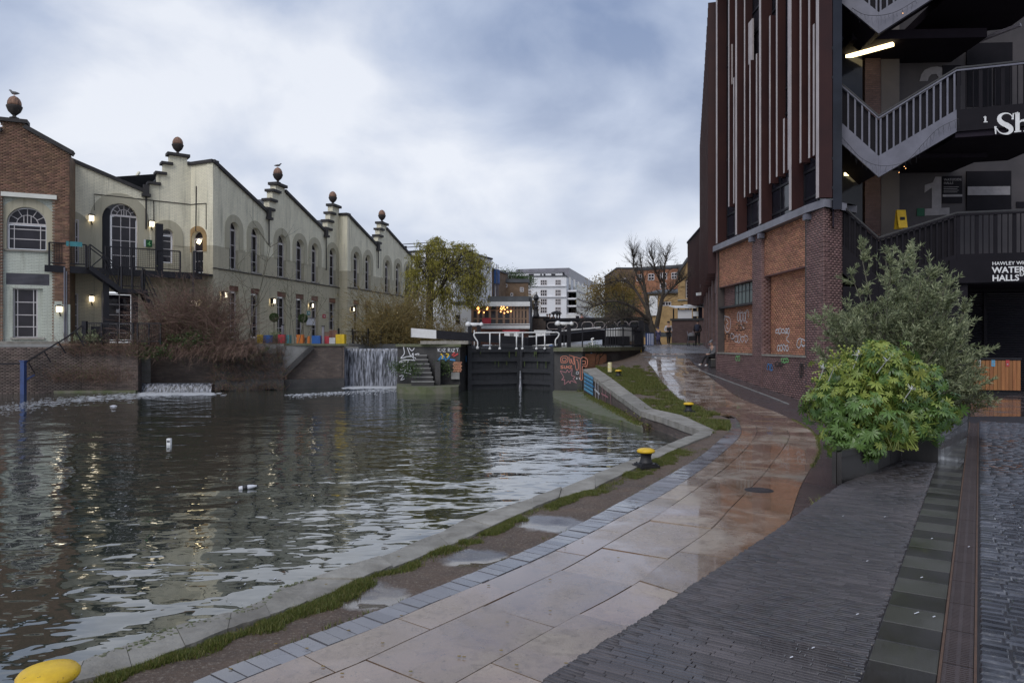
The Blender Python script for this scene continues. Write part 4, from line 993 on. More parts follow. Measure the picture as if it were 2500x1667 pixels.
# floor numerals painted on the back wall (drawn as cut-out shapes)
def flat(fr, poly, w, t_, mat, name, parent):
    q = MB(); n = len(poly); vs = [fr.pt(a, z, w + t_) for a, z in poly] + [fr.pt(a, z, w) for a, z in poly]; v2, f2 = cdt(poly)
    vs2 = [fr.pt(p[0], p[1], w + t_) for p in v2]; q.add(vs2, [f_ if (vs2[f_[1]] - vs2[f_[0]]).cross(vs2[f_[2]] - vs2[f_[0]]).dot(fr.N) > 0 else f_[::-1] for f_ in f2])
    q.add(vs, [(i, (i + 1) % n, (i + 1) % n + n, i + n) for i in range(n)]); return q.build(name, mat, parent)
def pxpoly(fr, pts, w): return [fr.uz(x, y, w) for x, y in pts]
flat(BW, pxpoly(BW, [(2258, 452), (2277, 446), (2284, 432), (2298, 432), (2298, 508), (2318, 507), (2318, 524), (2258, 527), (2258, 510), (2275, 509), (2275, 458), (2257, 471)], .01), .005, .01, m['digit'], 'numeral', stair)
flat(BW, pxpoly(BW, [(2245, 199), (2249, 183), (2258, 171), (2272, 165), (2288, 163), (2302, 166), (2312, 175), (2314, 190), (2308, 204), (2290, 226), (2316, 224), (2316, 240), (2247, 245), (2248, 230), (2282, 204), (2292, 190), (2286, 181), (2274, 182), (2267, 190), (2265, 198)], .01), .005, .01, m['digit'], 'numeral', stair)
flat(BW, pxpoly(BW, [(2247, 113), (2262, 110), (2268, 120), (2284, 120), (2294, 110), (2290, 98), (2276, 92), (2276, 80), (2290, 76), (2294, 64), (2310, 64), (2306, 82), (2300, 87), (2311, 96), (2312, 114), (2302, 130), (2284, 136), (2262, 133), (2250, 124)], .01), .005, .01, m['darkpanel'], 'numeral', stair)
# posters, notice board, signs on the back wall
def panel(name, x0, y0, x1, y1, mat, w=.0, t_=.03):
    a, za = BW.uz(x0, y1, w); b, zb = BW.uz(x1, y0, w); q = MB(); q.fbox(BW, a, b, za, zb, w, w + t_); return q.build(name, mat, stair), (a, b, za, zb)
o, r = panel('poster', 2300, 430, 2348, 497, m['darkpanel'])
text('WATERSIDE', .115, BW, r[0] + .04, r[3] - .17, .034, m['digit'], 'poster_text', stair); text('HALLS', .115, BW, r[0] + .04, r[3] - .29, .034, m['digit'], 'poster_text', stair)
q = MB()
for k in range(4): q.fbox(BW, r[0] + .04, r[1] - .12 - .05 * (k % 2), r[3] - .40 - k * .06, r[3] - .385 - k * .06, .03, .033)
q.fbox(BW, r[0], r[1], r[2] + .23, r[2] + .31, .03, .035); q.build('poster_text', m['digit'], stair)
panel('poster', 2300, 160, 2345, 210, m['darkpanel'])
panel('notice_board', 2358, 418, 2467, 515, m['darkpanel'], .0, .05); panel('notice_band', 2362, 455, 2466, 477, m['digit'], .06, .01); panel('notice_board', 2358, 105, 2470, 160, m['darkpanel'], 0, .05); panel('door_panel', 2360, 162, 2420, 262, m['darkpanel']); panel('door_panel', 2425, 160, 2470, 258, m['darkpanel'])
panel('exit_sign', 2168, 470, 2181, 486, m['darkpanel']); panel('green_sign', 2238, 509, 2256, 528, M('green_sign_paint', (.01, .10, .05))); panel('meter_box', 2480, 493, 2500, 508, m['darkpanel'])
wf_ = thing('wet_floor_sign', 'yellow wet floor board standing behind the lower stair railing', 'warning sign', P(2199, 558, 24.2))
q = MB(); c = P(2199, 558, 24.2); q.bar(c + Vector((0, -.15, 0)), c + Vector((0, -.02, .62)), .3, .02, up=Vector((0, 1, 0))); q.bar(c + Vector((0, .15, 0)), c + Vector((0, .02, .62)), .3, .02, up=Vector((0, 1, 0))); q.build('board', m['yellow'], wf_); q = MB(); q.box(c + Vector((0, -.115, .32)), (.16, .012, .1)); q.build('pictogram', m['black'], wf_)
# sign band over the shutters, lettering
SB = Fr(P(2335, 838, 21.5), P(2640, 838, 20.65)); zb0, zb1 = EYE + 148 * 21.3 / F, EYE + 205 * 21.3 / F
q = MB(); q.fbox(SB, -.2, SB.L, zb0, zb1, -.3, .05); q.build('sign_band', m['darkpanel'], stair)
def signtext(s_, x0, y1, h, mat=m['white'], bold=.0, xs=1.0, fr=SB, w=.056, nm='sign_lettering'):
    a, z = fr.uz(x0, y1, w); D_ = fr.pt(a, 0, w).y; return text(s_, h * D_ / F / .69, fr, a, z, w, mat, nm, stair, bold, .004, xs)
signtext('HAWLEY WHARF CAMDEN', 2422, 647.5, 8, bold=.0015, xs=1.03); signtext('WATERSIDE', 2422, 666.5, 14, bold=.006); signtext('HALLS', 2422, 686, 14, bold=.006); signtext('EAST', 2489, 674, 7.5, bold=.002)
# big serif lettering on the first-floor landing
LF = Fr(PL[2], PL[3]); wS = .04
def stroke(pts, wds, name, mat=m['white'], fr=LF, w=wS):
    pts = [Vector((*fr.uz(x, y, w), 0)) for x, y in pts]; pts = spline(pts, 5); k = len(pts); wd = np.interp(np.linspace(0, 1, k), np.linspace(0, 1, len(wds)), wds) * fr.D(0) / F / 2
    L_, R_ = [], []
    for i, p in enumerate(pts):
        t = (pts[min(i + 1, k - 1)] - pts[max(i - 1, 0)]).normalized(); nn = Vector((-t.y, t.x, 0)); L_.append(p + nn * wd[i]); R_.append(p - nn * wd[i])
    q = MB(); vs = [fr.pt(p.x, p.y, w + .004) for p in L_ + R_]; q.add(vs, [(i, i + 1, i + 1 + k, i + k) for i in range(k - 1)]); return q.build(name, mat, stair)
stroke([(2472, 289), (2469, 282), (2461, 277.5), (2450, 278), (2441, 284), (2440, 293), (2447, 301), (2459, 307), (2467, 313), (2468, 320), (2461, 326), (2450, 327), (2440, 323), (2433, 314)], [2, 2, 2.5, 4, 8, 10, 11, 12, 11, 9, 6, 3, 2.5, 2], 'sign_lettering')
stroke([(2474, 277), (2472, 292)], [2, 5], 'sign_lettering'); stroke([(2430, 309), (2431, 328)], [5, 2], 'sign_lettering')
stroke([(2484, 276), (2484, 321)], [9, 9], 'sign_lettering'); stroke([(2477, 278), (2486, 275)], [3, 3], 'sign_lettering'); stroke([(2476, 322.5), (2493, 320.5)], [3, 3], 'sign_lettering')
stroke([(2488, 300), (2494, 295), (2502, 295), (2506, 302), (2506, 319)], [2, 5, 6, 8, 9], 'sign_lettering'); stroke([(2499, 320.5), (2514, 318.5)], [3, 3], 'sign_lettering')
stroke([(2405.5, 285), (2405.5, 298)], [4, 4], 'sign_lettering'); stroke([(2401, 287.5), (2406, 284.5)], [2, 2.5], 'sign_lettering'); stroke([(2401, 298.5), (2411, 298)], [2, 2], 'sign_lettering')
# string of tiny lights with drops along the lower parapet
fl = thing('string_lights', 'thin dark string lights drooping across the middle zigzag parapet', 'string lights', PL[1] + Vector((0, -.1, 8)))
q = MB(); gl = MB()
def droop(pts, fr_off=-.1):
    P3 = spline([P(x, y, d) for x, y, d in pts], 8); q.tube(P3, .008, 3)
    for p in P3[::2]:
        for _ in range(2):
            L = random.uniform(.08, .32); e_ = p + Vector((random.uniform(-.06, .06), 0, -L)); q.tube([p, p.lerp(e_, .5) + Vector((random.uniform(-.03, .03), 0, 0)), e_], .003, 3)
            if random.random() < .06: gl.lathe([(.001, 0), (.015, .01), (.001, .02)], 5, e_)
droop([(2040, 318, 22.6), (2070, 352, 22.4), (2105, 388, 22.2), (2150, 405, 22.1), (2210, 395, 21.9), (2255, 350, 21.7), (2290, 315, 21.5), (2340, 290, 21.3)]); droop([(2080, 20, 22.4), (2110, 36, 22.3), (2150, 38, 22.1), (2190, 28, 22.0), (2235, 2, 21.8)])
tag(q.build('cable', m['iron'], fl), kind='stuff'); tag(gl.build('light', m['bulb'], fl), kind='stuff')
# shutters
SH = Fr(P(2364, 838, 24.0), P(2640, 838, 23.5)); 
q = MB(); q.fbox(SH, -.6, SH.L, 4.1, 4.6, -.4, .3); q.build('shutter_housing', m['darkpanel'], stair)
for k in range(44):
    q = MB(); z = .82 + k * .075
    vs = [SH.pt(a, z + b, w) for a in (0, SH.L) for b, w in ((0, 0), (.035, .025), (.072, 0))]
    q.add(vs, [(0, 1, 4, 3), (1, 2, 5, 4)]); q.build('shutter_slat', m['shutter'], stair)
q = MB(); 
for x in (2364, 2403): a = SH.ux(x); q.fbox(SH, a - .05, a + .05, .8, 4.2, .0, .07)
q.fbox(SH, -2.4, -.05, .8, 4.6, -.2, -.05); q.build('shutter_guide', m['darkpanel'], stair)
q = MB(); a = Vector((10.45, 22.75, 0)); dk = Fr(Rs.pt(Rs.L, 0, 0), PL[2]); q.fbox(dk, .02, dk.L + .3, .6, 4.2, -.3, -.05); q.build('dark_wall', m['darkpanel'], stair)
q = MB(); q.fbox(BW, -.3, BW.L, 19, 19.3, -1, 5); q.fbox(SB, -.2, SB.L, 4.2, 4.3, -3, -.3); q.build('roof', m['soffit'], stair)
# timber bin store
bs = thing('timber_bin_store', 'orange-brown boarded recycling unit with three stickers before the shutters', 'bin store', G(2430, 962, .8))
TB = Fr(P(2369, 838, 22.6), P(2492, 838, 22.2)); z0, z1 = .8 + .12, EYE - 40 * 22.4 / F
q = MB(); q.fbox(TB, .03, TB.L - .03, z0, z1 - .02, -.8, -.03); q.build('carcass', m['black'], bs)
q = MB(); q.fbox(TB, .05, TB.L - .05, .8, z0, -.75, -.08); q.build('plinth', m['black'], bs); q = MB(); q.fbox(TB, -.02, TB.L + .02, z1, z1 + .06, -.82, .03); q.build('top', m['black'], bs)
nb = 13
for k in range(nb):
    q = MB(); a = TB.L * k / nb; q.fbox(TB, a + .005, a + TB.L / nb - .005, z0 + .02, z1 - .02, -.03, random.uniform(-.004, .004)); q.build('board', m['wood'], bs)
for (x, mt) in ((2390, 'g_white'), (2425, 'g_cyan'), (2460, 'g_red')):
    a, z = TB.uz(x, 885, .01); q = MB(); q.fbox(TB, a - .05, a + .05, z - .12, z + .12, .008, .012); q.build('sticker', m[mt], bs)
    q = MB(); q.lathe([(.025, 0), (.025, .004)], 8, (0, 0, 0)); q.v = [tuple(TB.pt(a, z - .05, .0125) + TB.U * p[0] + Vector((0, 0, p[1]))) for p in q.v]; q.build('sticker_mark', m['black'] if mt == 'g_white' else m['g_white'], bs)
# ---------------- planter on the terrace
pl_ = thing('stone_planter', 'dark slate-clad angular planter on the terrace holding two shrubs', 'planter', (5.2, 10.2, .8))
pp = [(3.72, 8.22), (4.30, 8.70), (5.36, 9.86), (5.72, 9.62), (6.5, 10.6), (7.9, 12.4), (7.0, 13.0), (5.6, 12.4), (4.27, 9.45)]
hts = [1.15, 1.15, 1.17, 1.17, 1.17, 1.17, 1.17, 1.17, 1.15]
for i in range(len(pp)):
    a = Vector((*pp[i], 0)); b = Vector((*pp[(i + 1) % len(pp)], 0)); L = (b - a).length; k = max(1, round(L / .6)); 
    for r in range(k):
        p0, p1 = a.lerp(b, r / k), a.lerp(b, (r + 1) / k); d = (p1 - p0).normalized(); nn = Vector((d.y, -d.x, 0)); gq = .004
        c = (p0 + p1) / 2 - nn * .03 + Vector((0, 0, (.78 + hts[i]) / 2)); q = MB(); q.box(c, ((p1 - p0).length - 2 * gq, .05, hts[i] - .78), Matrix((d, nn, Vector((0, 0, 1)))).transposed()); q.build('slab', m['granite2'] if i not in (1,) or r else m['granite'], pl_)
so_ = MB(); v2, f2 = cdt(pp); so_.add([(x, y, 1.08) for x, y in v2], f2); so_.build('soil', m['bark_chip'], pl_)
# ------------------------------------------------------------------ market hall on the far bank
A1 = P(170, 838, 36.0); Ad = Vector((.917, .399, 0)).normalized()
FA = Fr(A1 - Ad * 7.5, A1)
B0 = P(170, 838, 37.5); Bd = Vector((2377, 1750, 0)).normalized(); Cd = Vector((.933, -.36, 0)).normalized(); Dd = Vector((440, 1750, 0)).normalized()
def hit(o, d, x):
    k = (x - CX) / F; t = (k * o.y - o.x) / (d.x - k * d.y); return o + d * t
A1.z = B0.z = 0
C0 = hit(B0, Bd, 466); C1 = hit(C0, Cd, 520); D1 = hit(C1, Dd, 828); D2 = hit(D1, Cd, 848); D3 = hit(D2, Dd, 1007)
FB, FC, FD1, FC2, FD2 = Fr(B0, C0), Fr(C0, C1), Fr(C1, D1), Fr(D1, D2), Fr(D2, D3)
hall = thing('market_hall', 'cream painted canal-side hall with stepped gables and rows of arched windows', 'building', C1)
hallA = thing('gabled_brick_hall', 'brown brick gable end with large arched window beside the cream hall', 'building', A1)
ZTER, ZSTR = 2.38, 6.68
def px(fr, pts, w=0): return [fr.uz(x, y, w) for x, y in pts]
def gridwin(parent, fr, u0, u1, z0, z1, w, cols, rows, arch=False, mat_f=None, mat_g=None, bw=.05, name='window', fan=0):
    """framed window: frame + one pane per light; cols / rows are fractions of the splits"""
    mat_f = mat_f or m['frame']; mat_g = mat_g or m['glass']
    wd = u1 - u0; zs = z1 - wd / 2 if arch else z1
    o = node(name, parent, loc=fr.pt((u0 + u1) / 2, z0, w) - wl(parent)); q = MB()
    us = [u0 + wd * c for c in cols]; zs_ = [z0 + (zs - z0) * r for r in rows]
    for a in [u0 + bw / 2, u1 - bw / 2]: q.fbox(fr, a - bw / 2, a + bw / 2, z0, zs, w - .03, w + .04)
    for z in [z0 + bw / 2] + ([] if arch else [z1 - bw / 2]): q.fbox(fr, u0 + bw, u1 - bw, z - bw / 2, z + bw / 2, w - .03, w + .038)
    if arch: q.fbox(fr, u0 + bw, u1 - bw, zs - .05, zs + .05, w - .03, w + .045)
    for a in us: q.fbox(fr, a - .018, a + .018, z0 + bw, zs, w - .02, w + .03)
    for z in zs_: q.fbox(fr, u0 + bw, u1 - bw, z - .02, z + .02, w - .02, w + .028)
    c = (u0 + u1) / 2; r = wd / 2
    if arch:
        n = 14; out = [(c + r * math.cos(math.pi * i / n), zs + r * math.sin(math.pi * i / n)) for i in range(n + 1)]; inn = [(c + (r - bw) * math.cos(math.pi * i / n), zs + (r - bw) * math.sin(math.pi * i / n)) for i in range(n + 1)]
        vs = [fr.pt(a, z, w + .04) for a, z in out + inn]; q.add(vs, [(i, i + 1, i + n + 2, i + n + 1) for i in range(n)])
        if fan:
            for rr in ([.55] if fan else []):
                pts = [fr.pt(c + r * rr * math.cos(math.pi * i / 10), zs + r * rr * math.sin(math.pi * i / 10), w + .01) for i in range(11)]; q.tube(pts, .02, 4)
            for k in range(1, fan): a_ = math.pi * k / fan; q.bar(fr.pt(c + (r * .55 if k not in (fan // 2,) else 0) * math.cos(a_), zs + r * .55 * math.sin(a_), w + .01), fr.pt(c + r * math.cos(a_), zs + r * math.sin(a_), w + .01), .03, .03)
            for k in (-.33, .0, .33): q.bar(fr.pt(c + r * .55 * k, zs, w + .01), fr.pt(c + r * .55 * k, zs + r * .55 * math.sqrt(1 - k * k), w + .01), .028, .03)
        else:
            for a in us: q.fbox(fr, a - .018, a + .018, zs, zs + math.sqrt(max(0, r * r - (a - c) ** 2)) - bw, w - .02, w + .03)
    q.build('frame', mat_f, o)
    ue = [u0 + bw] + us + [u1 - bw]; ze = [z0 + bw] + zs_ + [zs - (0.05 if arch else bw)]
    for i in range(len(ue) - 1):
        for j in range(len(ze) - 1):
            q = MB(); R = random.uniform(-.004, .004); q.fbox(fr, ue[i] + .018, ue[i + 1] - .018, ze[j] + .02, ze[j + 1] - .02, w - .02, w - .005 + R); q.build('pane', mat_g, o)
    if arch:
        q = MB(); n = 14; pts = [(c + (r - bw) * math.cos(math.pi * i / n), zs + .05 + (r - bw - .05) * math.sin(math.pi * i / n)) for i in range(n + 1)]; q.add([fr.pt(a, z, w) for a, z in pts], [tuple(range(n + 1))]); q.build('fanlight_pane', mat_g, o)
    return o
def archband(fr, u0, u1, zs, wid, z_bot, mat, parent, th=.03, name='arch_surround', n=14):
    c = (u0 + u1) / 2; r = (u1 - u0) / 2; q = MB()
    A = [(u0, z_bot)] + [(c - r * math.cos(math.pi * i / n), zs + r * math.sin(math.pi * i / n)) for i in range(n + 1)] + [(u1, z_bot)]
    B = [(u0 - wid, z_bot)] + [(c - (r + wid) * math.cos(math.pi * i / n), zs + (r + wid) * math.sin(math.pi * i / n)) for i in range(n + 1)] + [(u1 + wid, z_bot)]
    k = len(A); vs = [fr.pt(a, z, th) for a, z in A] + [fr.pt(a, z, th) for a, z in B] + [fr.pt(a, z, 0) for a, z in B] + [fr.pt(a, z, -.02) for a, z in A]
    q.add(vs, [(i, i + 1, k + i + 1, k + i) for i in range(k - 1)] + [(k + i, k + i + 1, 2 * k + i + 1, 2 * k + i) for i in range(k - 1)] + [(3 * k + i, 3 * k + i + 1, i + 1, i) for i in range(k - 1)], 0, [(a, z) for a, z in A + B + B + A])
    return q.build(name, mat, parent)
WALLH = MB()
# ---- facade D (two planes), arched windows above, doors and windows below
def winsD(lst, w=-.28):
    out = []
    for (xl, xr, yt, yb) in lst: out.append((xl, xr, yt, yb))
    return out
ZX = lambda z: 500 + z / 4.355
ZY = lambda z: 360 + z / 4.355
up1 = [(262, 362, 878, 1285), (490, 588, 938, 1330), (770, 868, 1010, 1378), (968, 1055, 1063, 1412), (1133, 1208, 1105, 1440), (1322, 1395, 1157, 1475)]
up2 = [(1580, 1645, 1205, 1505), (1705, 1765, 1235, 1528), (1915, 1968, 1290, 1560), (2030, 2080, 1318, 1580), (2132, 2178, 1345, 1600)]
lowtop = 5.78; WZ0, WZ1 = 6.76, 9.55
def facade(fr, ups, profile, name, lower=True):
    outline = [(0, ZTER - .3), (fr.L, ZTER - .3)] + [(min(max(a, 0), fr.L), z) for a, z in profile]
    holes, his = [], []
    for (xl, xr, yt, yb) in ups:
        a = fr.ux(ZX(xl)); b = fr.ux(ZX(xr)); b = min(b, a + 1.65)
        his.append((a, b)); holes.append(archpoly(a, b, WZ0, WZ1, 12)); 
        holes.append(rectpoly(a, b, ZTER + .35, lowtop))
    wall(WALLH, fr, outline, holes, .30, .4)
    return his
# right part of the plane: steps of the next gable rise to its pedestal
prof1 = px(FD1, [(828, 524), (828, 503), (812, 503), (812, 522), (806, 522), (806, 541), (799.5, 541), (799.5, 560), (793, 567), (695, 469), (695, 452), (673, 452), (673, 468), (665, 468), (665, 490), (657.5, 490), (657.5, 512), (651, 519), (519.9, 396.5)])
prof2 = px(FD2, [(1006.5, 631), (944, 561), (944, 546), (930, 546), (930, 561), (926.5, 561), (926.5, 577), (923, 577), (923, 594), (919, 601), (848.2, 525.5)])
h1 = facade(FD1, up1, prof1, 'D1'); h2 = facade(FD2, up2, prof2, 'D2')
# canted returns
wall(WALLH, FC2, [(0, ZTER - .3), (FC2.L, ZTER - .3), (FC2.L, FC2.zy(848, 525.5)), (0, FC2.zy(828, 526))])
# facade B and C
u_ = FB.ux
bigd = archpoly(u_(1085 / 4.355), u_(1465 / 4.355), 6.32, FB.zy(300, 440 + 250 / 4.355), 14)
lz = 440
wB1 = archpoly(u_(172), u_(172 + 20), FB.zy(180, 440 + 790 / 4.355), FB.zy(176, 440 + 415 / 4.355), 10)
wB3 = archpoly(u_(1715 / 4.355), u_(1845 / 4.355), FB.zy(408, 440 + 880 / 4.355), FB.zy(408, 440 + 518 / 4.355), 10)
lowB1 = rectpoly(u_(170), u_(830 / 4.355), ZTER + .3, FB.zy(180, 620 + 420 / 4.355)); lowB2 = rectpoly(u_(1080 / 4.355), u_(1465 / 4.355), ZTER + .05, FB.zy(290, 620 + 400 / 4.355))
lowB1 = [(max(a, .02), z) for a, z in lowB1]; wB1 = [(max(a, .02), z) for a, z in wB1]
profB = px(FB, [(465.8, 404), (457, 403), (457, 380), (414, 380), (414, 401), (399, 401), (399, 425), (384, 425), (384, 450), (366, 450), (366, 470), (352, 470), (172, 393)])
profB = [(min(max(a, 0), FB.L), z) for a, z in profB]
wall(WALLH, FB, [(0, ZTER - .3), (FB.L, ZTER - .3)] + profB, [bigd, wB3, lowB2], .32, .4)
c_ = FC.ux
wC = archpoly(c_(2035 / 4.355), c_(2160 / 4.355), 6.4, FC.zy(482, 440 + 540 / 4.355), 10)
wall(WALLH, FC, [(0, ZTER - .3), (FC.L, ZTER - .3), (FC.L, FC.zy(519.8, 396)), (0, FC.zy(466, 404))], [wC], .3, .4)
WALLH.build('wall', m['cream'], hall)
# windows of B, C
x0, x1 = bigd[0][0], bigd[1][0]; zt = FB.zy(300, 440 + 250 / 4.355)
gridwin(hall, FB, x0 + .42, x1, 6.34, zt, -.22, [.38, .72], [.28, .55, .8], True, name='arched_door', fan=6)
q = MB(); q.fbox(FB, x0, x0 + .40, 6.34, zt - .3, -.22, -.16); q.build('open_door_leaf', m['black'], hall)
a, b = wB3[0][0], wB3[1][0]; gridwin(hall, FB, a, b, wB3[0][1], FB.zy(408, 440 + 518 / 4.355), -.25, [.85], [.25, .5, .78], True)
a, b = wC[0][0], wC[1][0]; o = gridwin(hall, FC, a, b, 6.4, FC.zy(482, 440 + 540 / 4.355), -.25, [], [.35, .65], True)
q = MB(); c = P(487, 593, FC.D(.5) + .1); q.box(P(486, 590, hit(C0, Cd, 486).y - .02), (.22, .02, .26), Matrix.Rotation(.5, 3, 'Y')); q.build('lit_lampshade', m['tube'], o)
a, b = lowB2[0][0], lowB2[1][0]; o = gridwin(hall, FB, a + .25, b - .25, ZTER + .15, lowB2[2][1] - .1, -.25, [.5], [.17, .36, .55, .77], False, name='glazed_door')
q = MB(); q.fbox(FB, (a + b) / 2 - .16, (a + b) / 2 + .02, 4.05, 4.25, -.2, -.19); q.build('door_notice', m['g_white'], o)
q = MB(); q.fbox(FB, a, a + .24, ZTER, lowB2[2][1], -.3, -.2); q.fbox(FB, b - .24, b, ZTER, lowB2[2][1], -.3, -.2); q.build('door_jamb', m['frame'], o)
def sill(parent, fr, a, b, z, mat=None): q = MB(); q.fbox(fr, a - .08, b + .08, z - .09, z, -.24, .09); return q.build('sill', mat or m['stone'], parent)
for fr, hs in ((FD1, h1), (FD2, h2)):
    for i, (a, b) in enumerate(hs):
        o = gridwin(hall, fr, a, b, WZ0, WZ1, -.27, [.5], [.3, .62], True); sill(o, fr, a, b, WZ0)
        archband(fr, a, b, WZ1 - (b - a) / 2, .42, 7.93 if i else 7.93, m['arch'], hall)
        o = gridwin(hall, fr, a, b, ZTER + .36, lowtop - .32, -.26, [.5], [.25, .5, .75], False)
        q = MB(); q.fbox(fr, a, b, lowtop - .31, lowtop, -.26, -.05); q.build('dark_lintel', m['woodbrown'], o)
archband(FB, x0, x1, zt - (x1 - x0) / 2, .55, 6.35, m['arch'], hall)
a, b = wB3[0][0], wB3[1][0]; archband(FB, a, b, FB.zy(408, 440 + 518 / 4.355) - (b - a) / 2, .5, 7.9, m['arch'], hall)
a, b = wC[0][0], wC[1][0]; archband(FC, a, b, FC.zy(482, 440 + 540 / 4.355) - (b - a) / 2, .28, 7.6, m['bw_yellow'], hall)
# half arch and windows at the left end of facade B
q = MB(); c = FB.ux(172); n = 10; R_ = .5
archband(FB, -.35, FB.ux(193), FB.zy(176, 440 + 415 / 4.355) - .45, .5, 7.6, m['arch'], hall)
gridwin(hall, FB, .02, FB.ux(192), 6.6, FB.zy(176, 440 + 415 / 4.355), .032, [.6], [.3, .6], False); gridwin(hall, FB, .02, FB.ux(830 / 4.355), ZTER + .35, FB.zy(180, 620 + 420 / 4.355), .01, [.55], [.25, .5, .75], False)
# string courses
q = MB()
for fr in (FD1, FD2): q.fbox(fr, .0, fr.L, ZSTR - .05, ZSTR, -.02, .07)
q.build('string_course', m['blackmatt'], hall)
# gable copings: black strips along the profile
def copings(fr, pts, parent, th=.2, out=.12, back=.45):
    for (xa, ya), (xb, yb) in pts:
        a, za = fr.uz(xa, ya); b, zb = fr.uz(xb, yb); q = MB(); A_ = fr.pt(a, za + th / 2 - .02, -back / 2 + out / 2); B_ = fr.pt(b, zb + th / 2 - .02, -back / 2 + out / 2); q.bar(A_, B_, back + out, th); q.build('coping', m['blackmatt'], parent)
copings(FD1, [((519.9, 396.5), (652, 520)), ((695, 469), (793.5, 567))], hall)
copings(FD2, [((848, 525.5), (919.5, 601)), ((943, 560), (1007.5, 632))], hall)
copings(FB, [((172, 393), (353, 470)), ((457, 402), (466.5, 403.5))], hall, .18); copings(FC, [((465, 404), (520.5, 396))], hall, .18); copings(FC2, [((827, 526), (848.5, 525))], hall, .18)
def steps(fr, lst, parent):
    for (xa, xb, y, h) in lst:
        a, z = fr.uz(xa, y); b, _ = fr.uz(xb, y); q = MB(); q.fbox(fr, a - .12, b + .12, z, z + h, -.5, .16); q.build('step_coping', m['blackmatt'], parent)
steps(FB, [(366, 386, 450, .14), (384, 401, 425, .14), (399, 416, 401, .14), (413.5, 457.5, 379, .16)], hall)
steps(FD1, [(651, 665, 512, .16), (657.5, 671, 490, .16), (665, 680, 467.5, .16), (673, 695, 451.5, .18), (793, 806, 559.5, .16), (799.5, 810, 541, .16), (806, 815, 522, .16), (812, 828, 503, .18)], hall)
steps(FD2, [(919, 927, 594, .16), (923, 931, 577, .16), (926.5, 934, 561, .16), (930, 944, 546, .18)], hall)
# rainwater hoppers and pipes, cable runs
for fr, x, y, yb in ((FB, 356, 479, 560), (FD1, 653.5, 535, 600), (FD1, 793.5, 578, 660), (FD2, 921, 611, 655)):
    a, z = fr.uz(x, y); _, zb = fr.uz(x, yb); q = MB(); q.fbox(fr, a - .22, a + .22, z - .05, z + .1, .0, .28); q.fbox(fr, a - .15, a + .15, z + .1, z + .6, .0, .2); q.tube([fr.pt(a, z, .1), fr.pt(a, zb, .1)], .045, 6); q.build('rain_hopper', m['blackmatt'], hall)
q = MB(); pts = [FB.pt(*FB.uz(230, 514), .03), FB.pt(*FB.uz(230, 474.5), .03), FB.pt(*FB.uz(466, 499.5), .03)]; q.tube(pts, .022, 5); q.tube([FC.pt(0.02, FB.zy(466, 499.5), .03), FC.pt(*FC.uz(504, 497), .03), FC.pt(*FC.uz(504, 560), .03)], .022, 5); q.tube([FB.pt(*FB.uz(375, 490), .03), FB.pt(*FB.uz(375, 545), .03)], .02, 5); q.tube([FC.pt(*FC.uz(480, 455), .03), FC.pt(*FC.uz(479, 565), .03)], .03, 5)
tag(q.build('conduit', m['black'], hall), kind='stuff')
# roofs behind the gables
def roof(fr, xv0, yv0, xr, yr, xv1, yv1, depth=9, dy=.35):
    (a, za), (b, zb), (c, zc) = fr.uz(xv0, yv0), fr.uz(xr, yr), fr.uz(xv1, yv1); q = MB(); vs = []
    for w in (-.3, -depth):
        for u, z in ((a, za - dy), (b, zb - dy), (c, zc - dy)): vs.append(fr.pt(u, z, w))
    q.add(vs, [(0, 1, 4, 3), (1, 2, 5, 4), (3, 4, 5)]); q.build('roof', m['slate'], hall)
roof(FB, 340, 482, 404, 408, 470, 480, 9, .1); roof(FD1, 648, 530, 667, 472, 795, 575); roof(FD1, 793, 572, 807, 525, 828, 545); roof(FD2, 918, 610, 927.5, 566, 1005, 640, 8)
rb = MB(); rb.add([FD1.pt(.2, FD1.zy(520, 400) - .3, -.3), FD1.pt(FD1.ux(650), FD1.zy(650, 525), -.3), FD1.pt(FD1.ux(650), FD1.zy(650, 525), -9), FD1.pt(.2, FD1.zy(520, 400) - .3, -9)], [(0, 1, 2, 3)]); rb.build('roof', m['slate'], hall)
rb = MB(); a_ = FB.uz(275, 432); q_ = [FB.pt(*FB.uz(172, 400), -.3), FB.pt(*FB.uz(350, 478), -.3), FB.pt(*FB.uz(350, 478), -9), FB.pt(*FB.uz(172, 400), -9)]; rb.add(q_, [(0, 1, 2, 3)]); rb.build('roof', m['slate'], hall)
q = MB(); q.bar(P(340, 421, 44) , P(320, 449, 43), .12); q.build('roof_rail', m['cream'], hall)
bb = MB(); e0 = D3; bb.add([(e0.x, e0.y, 2), (e0.x - 10, e0.y + 2.4, 2), (e0.x - 10, e0.y + 2.4, 7), (e0.x, e0.y, 7.2)], [(0, 1, 2, 3)]); bb.build('end_wall', m['cream'], hall)
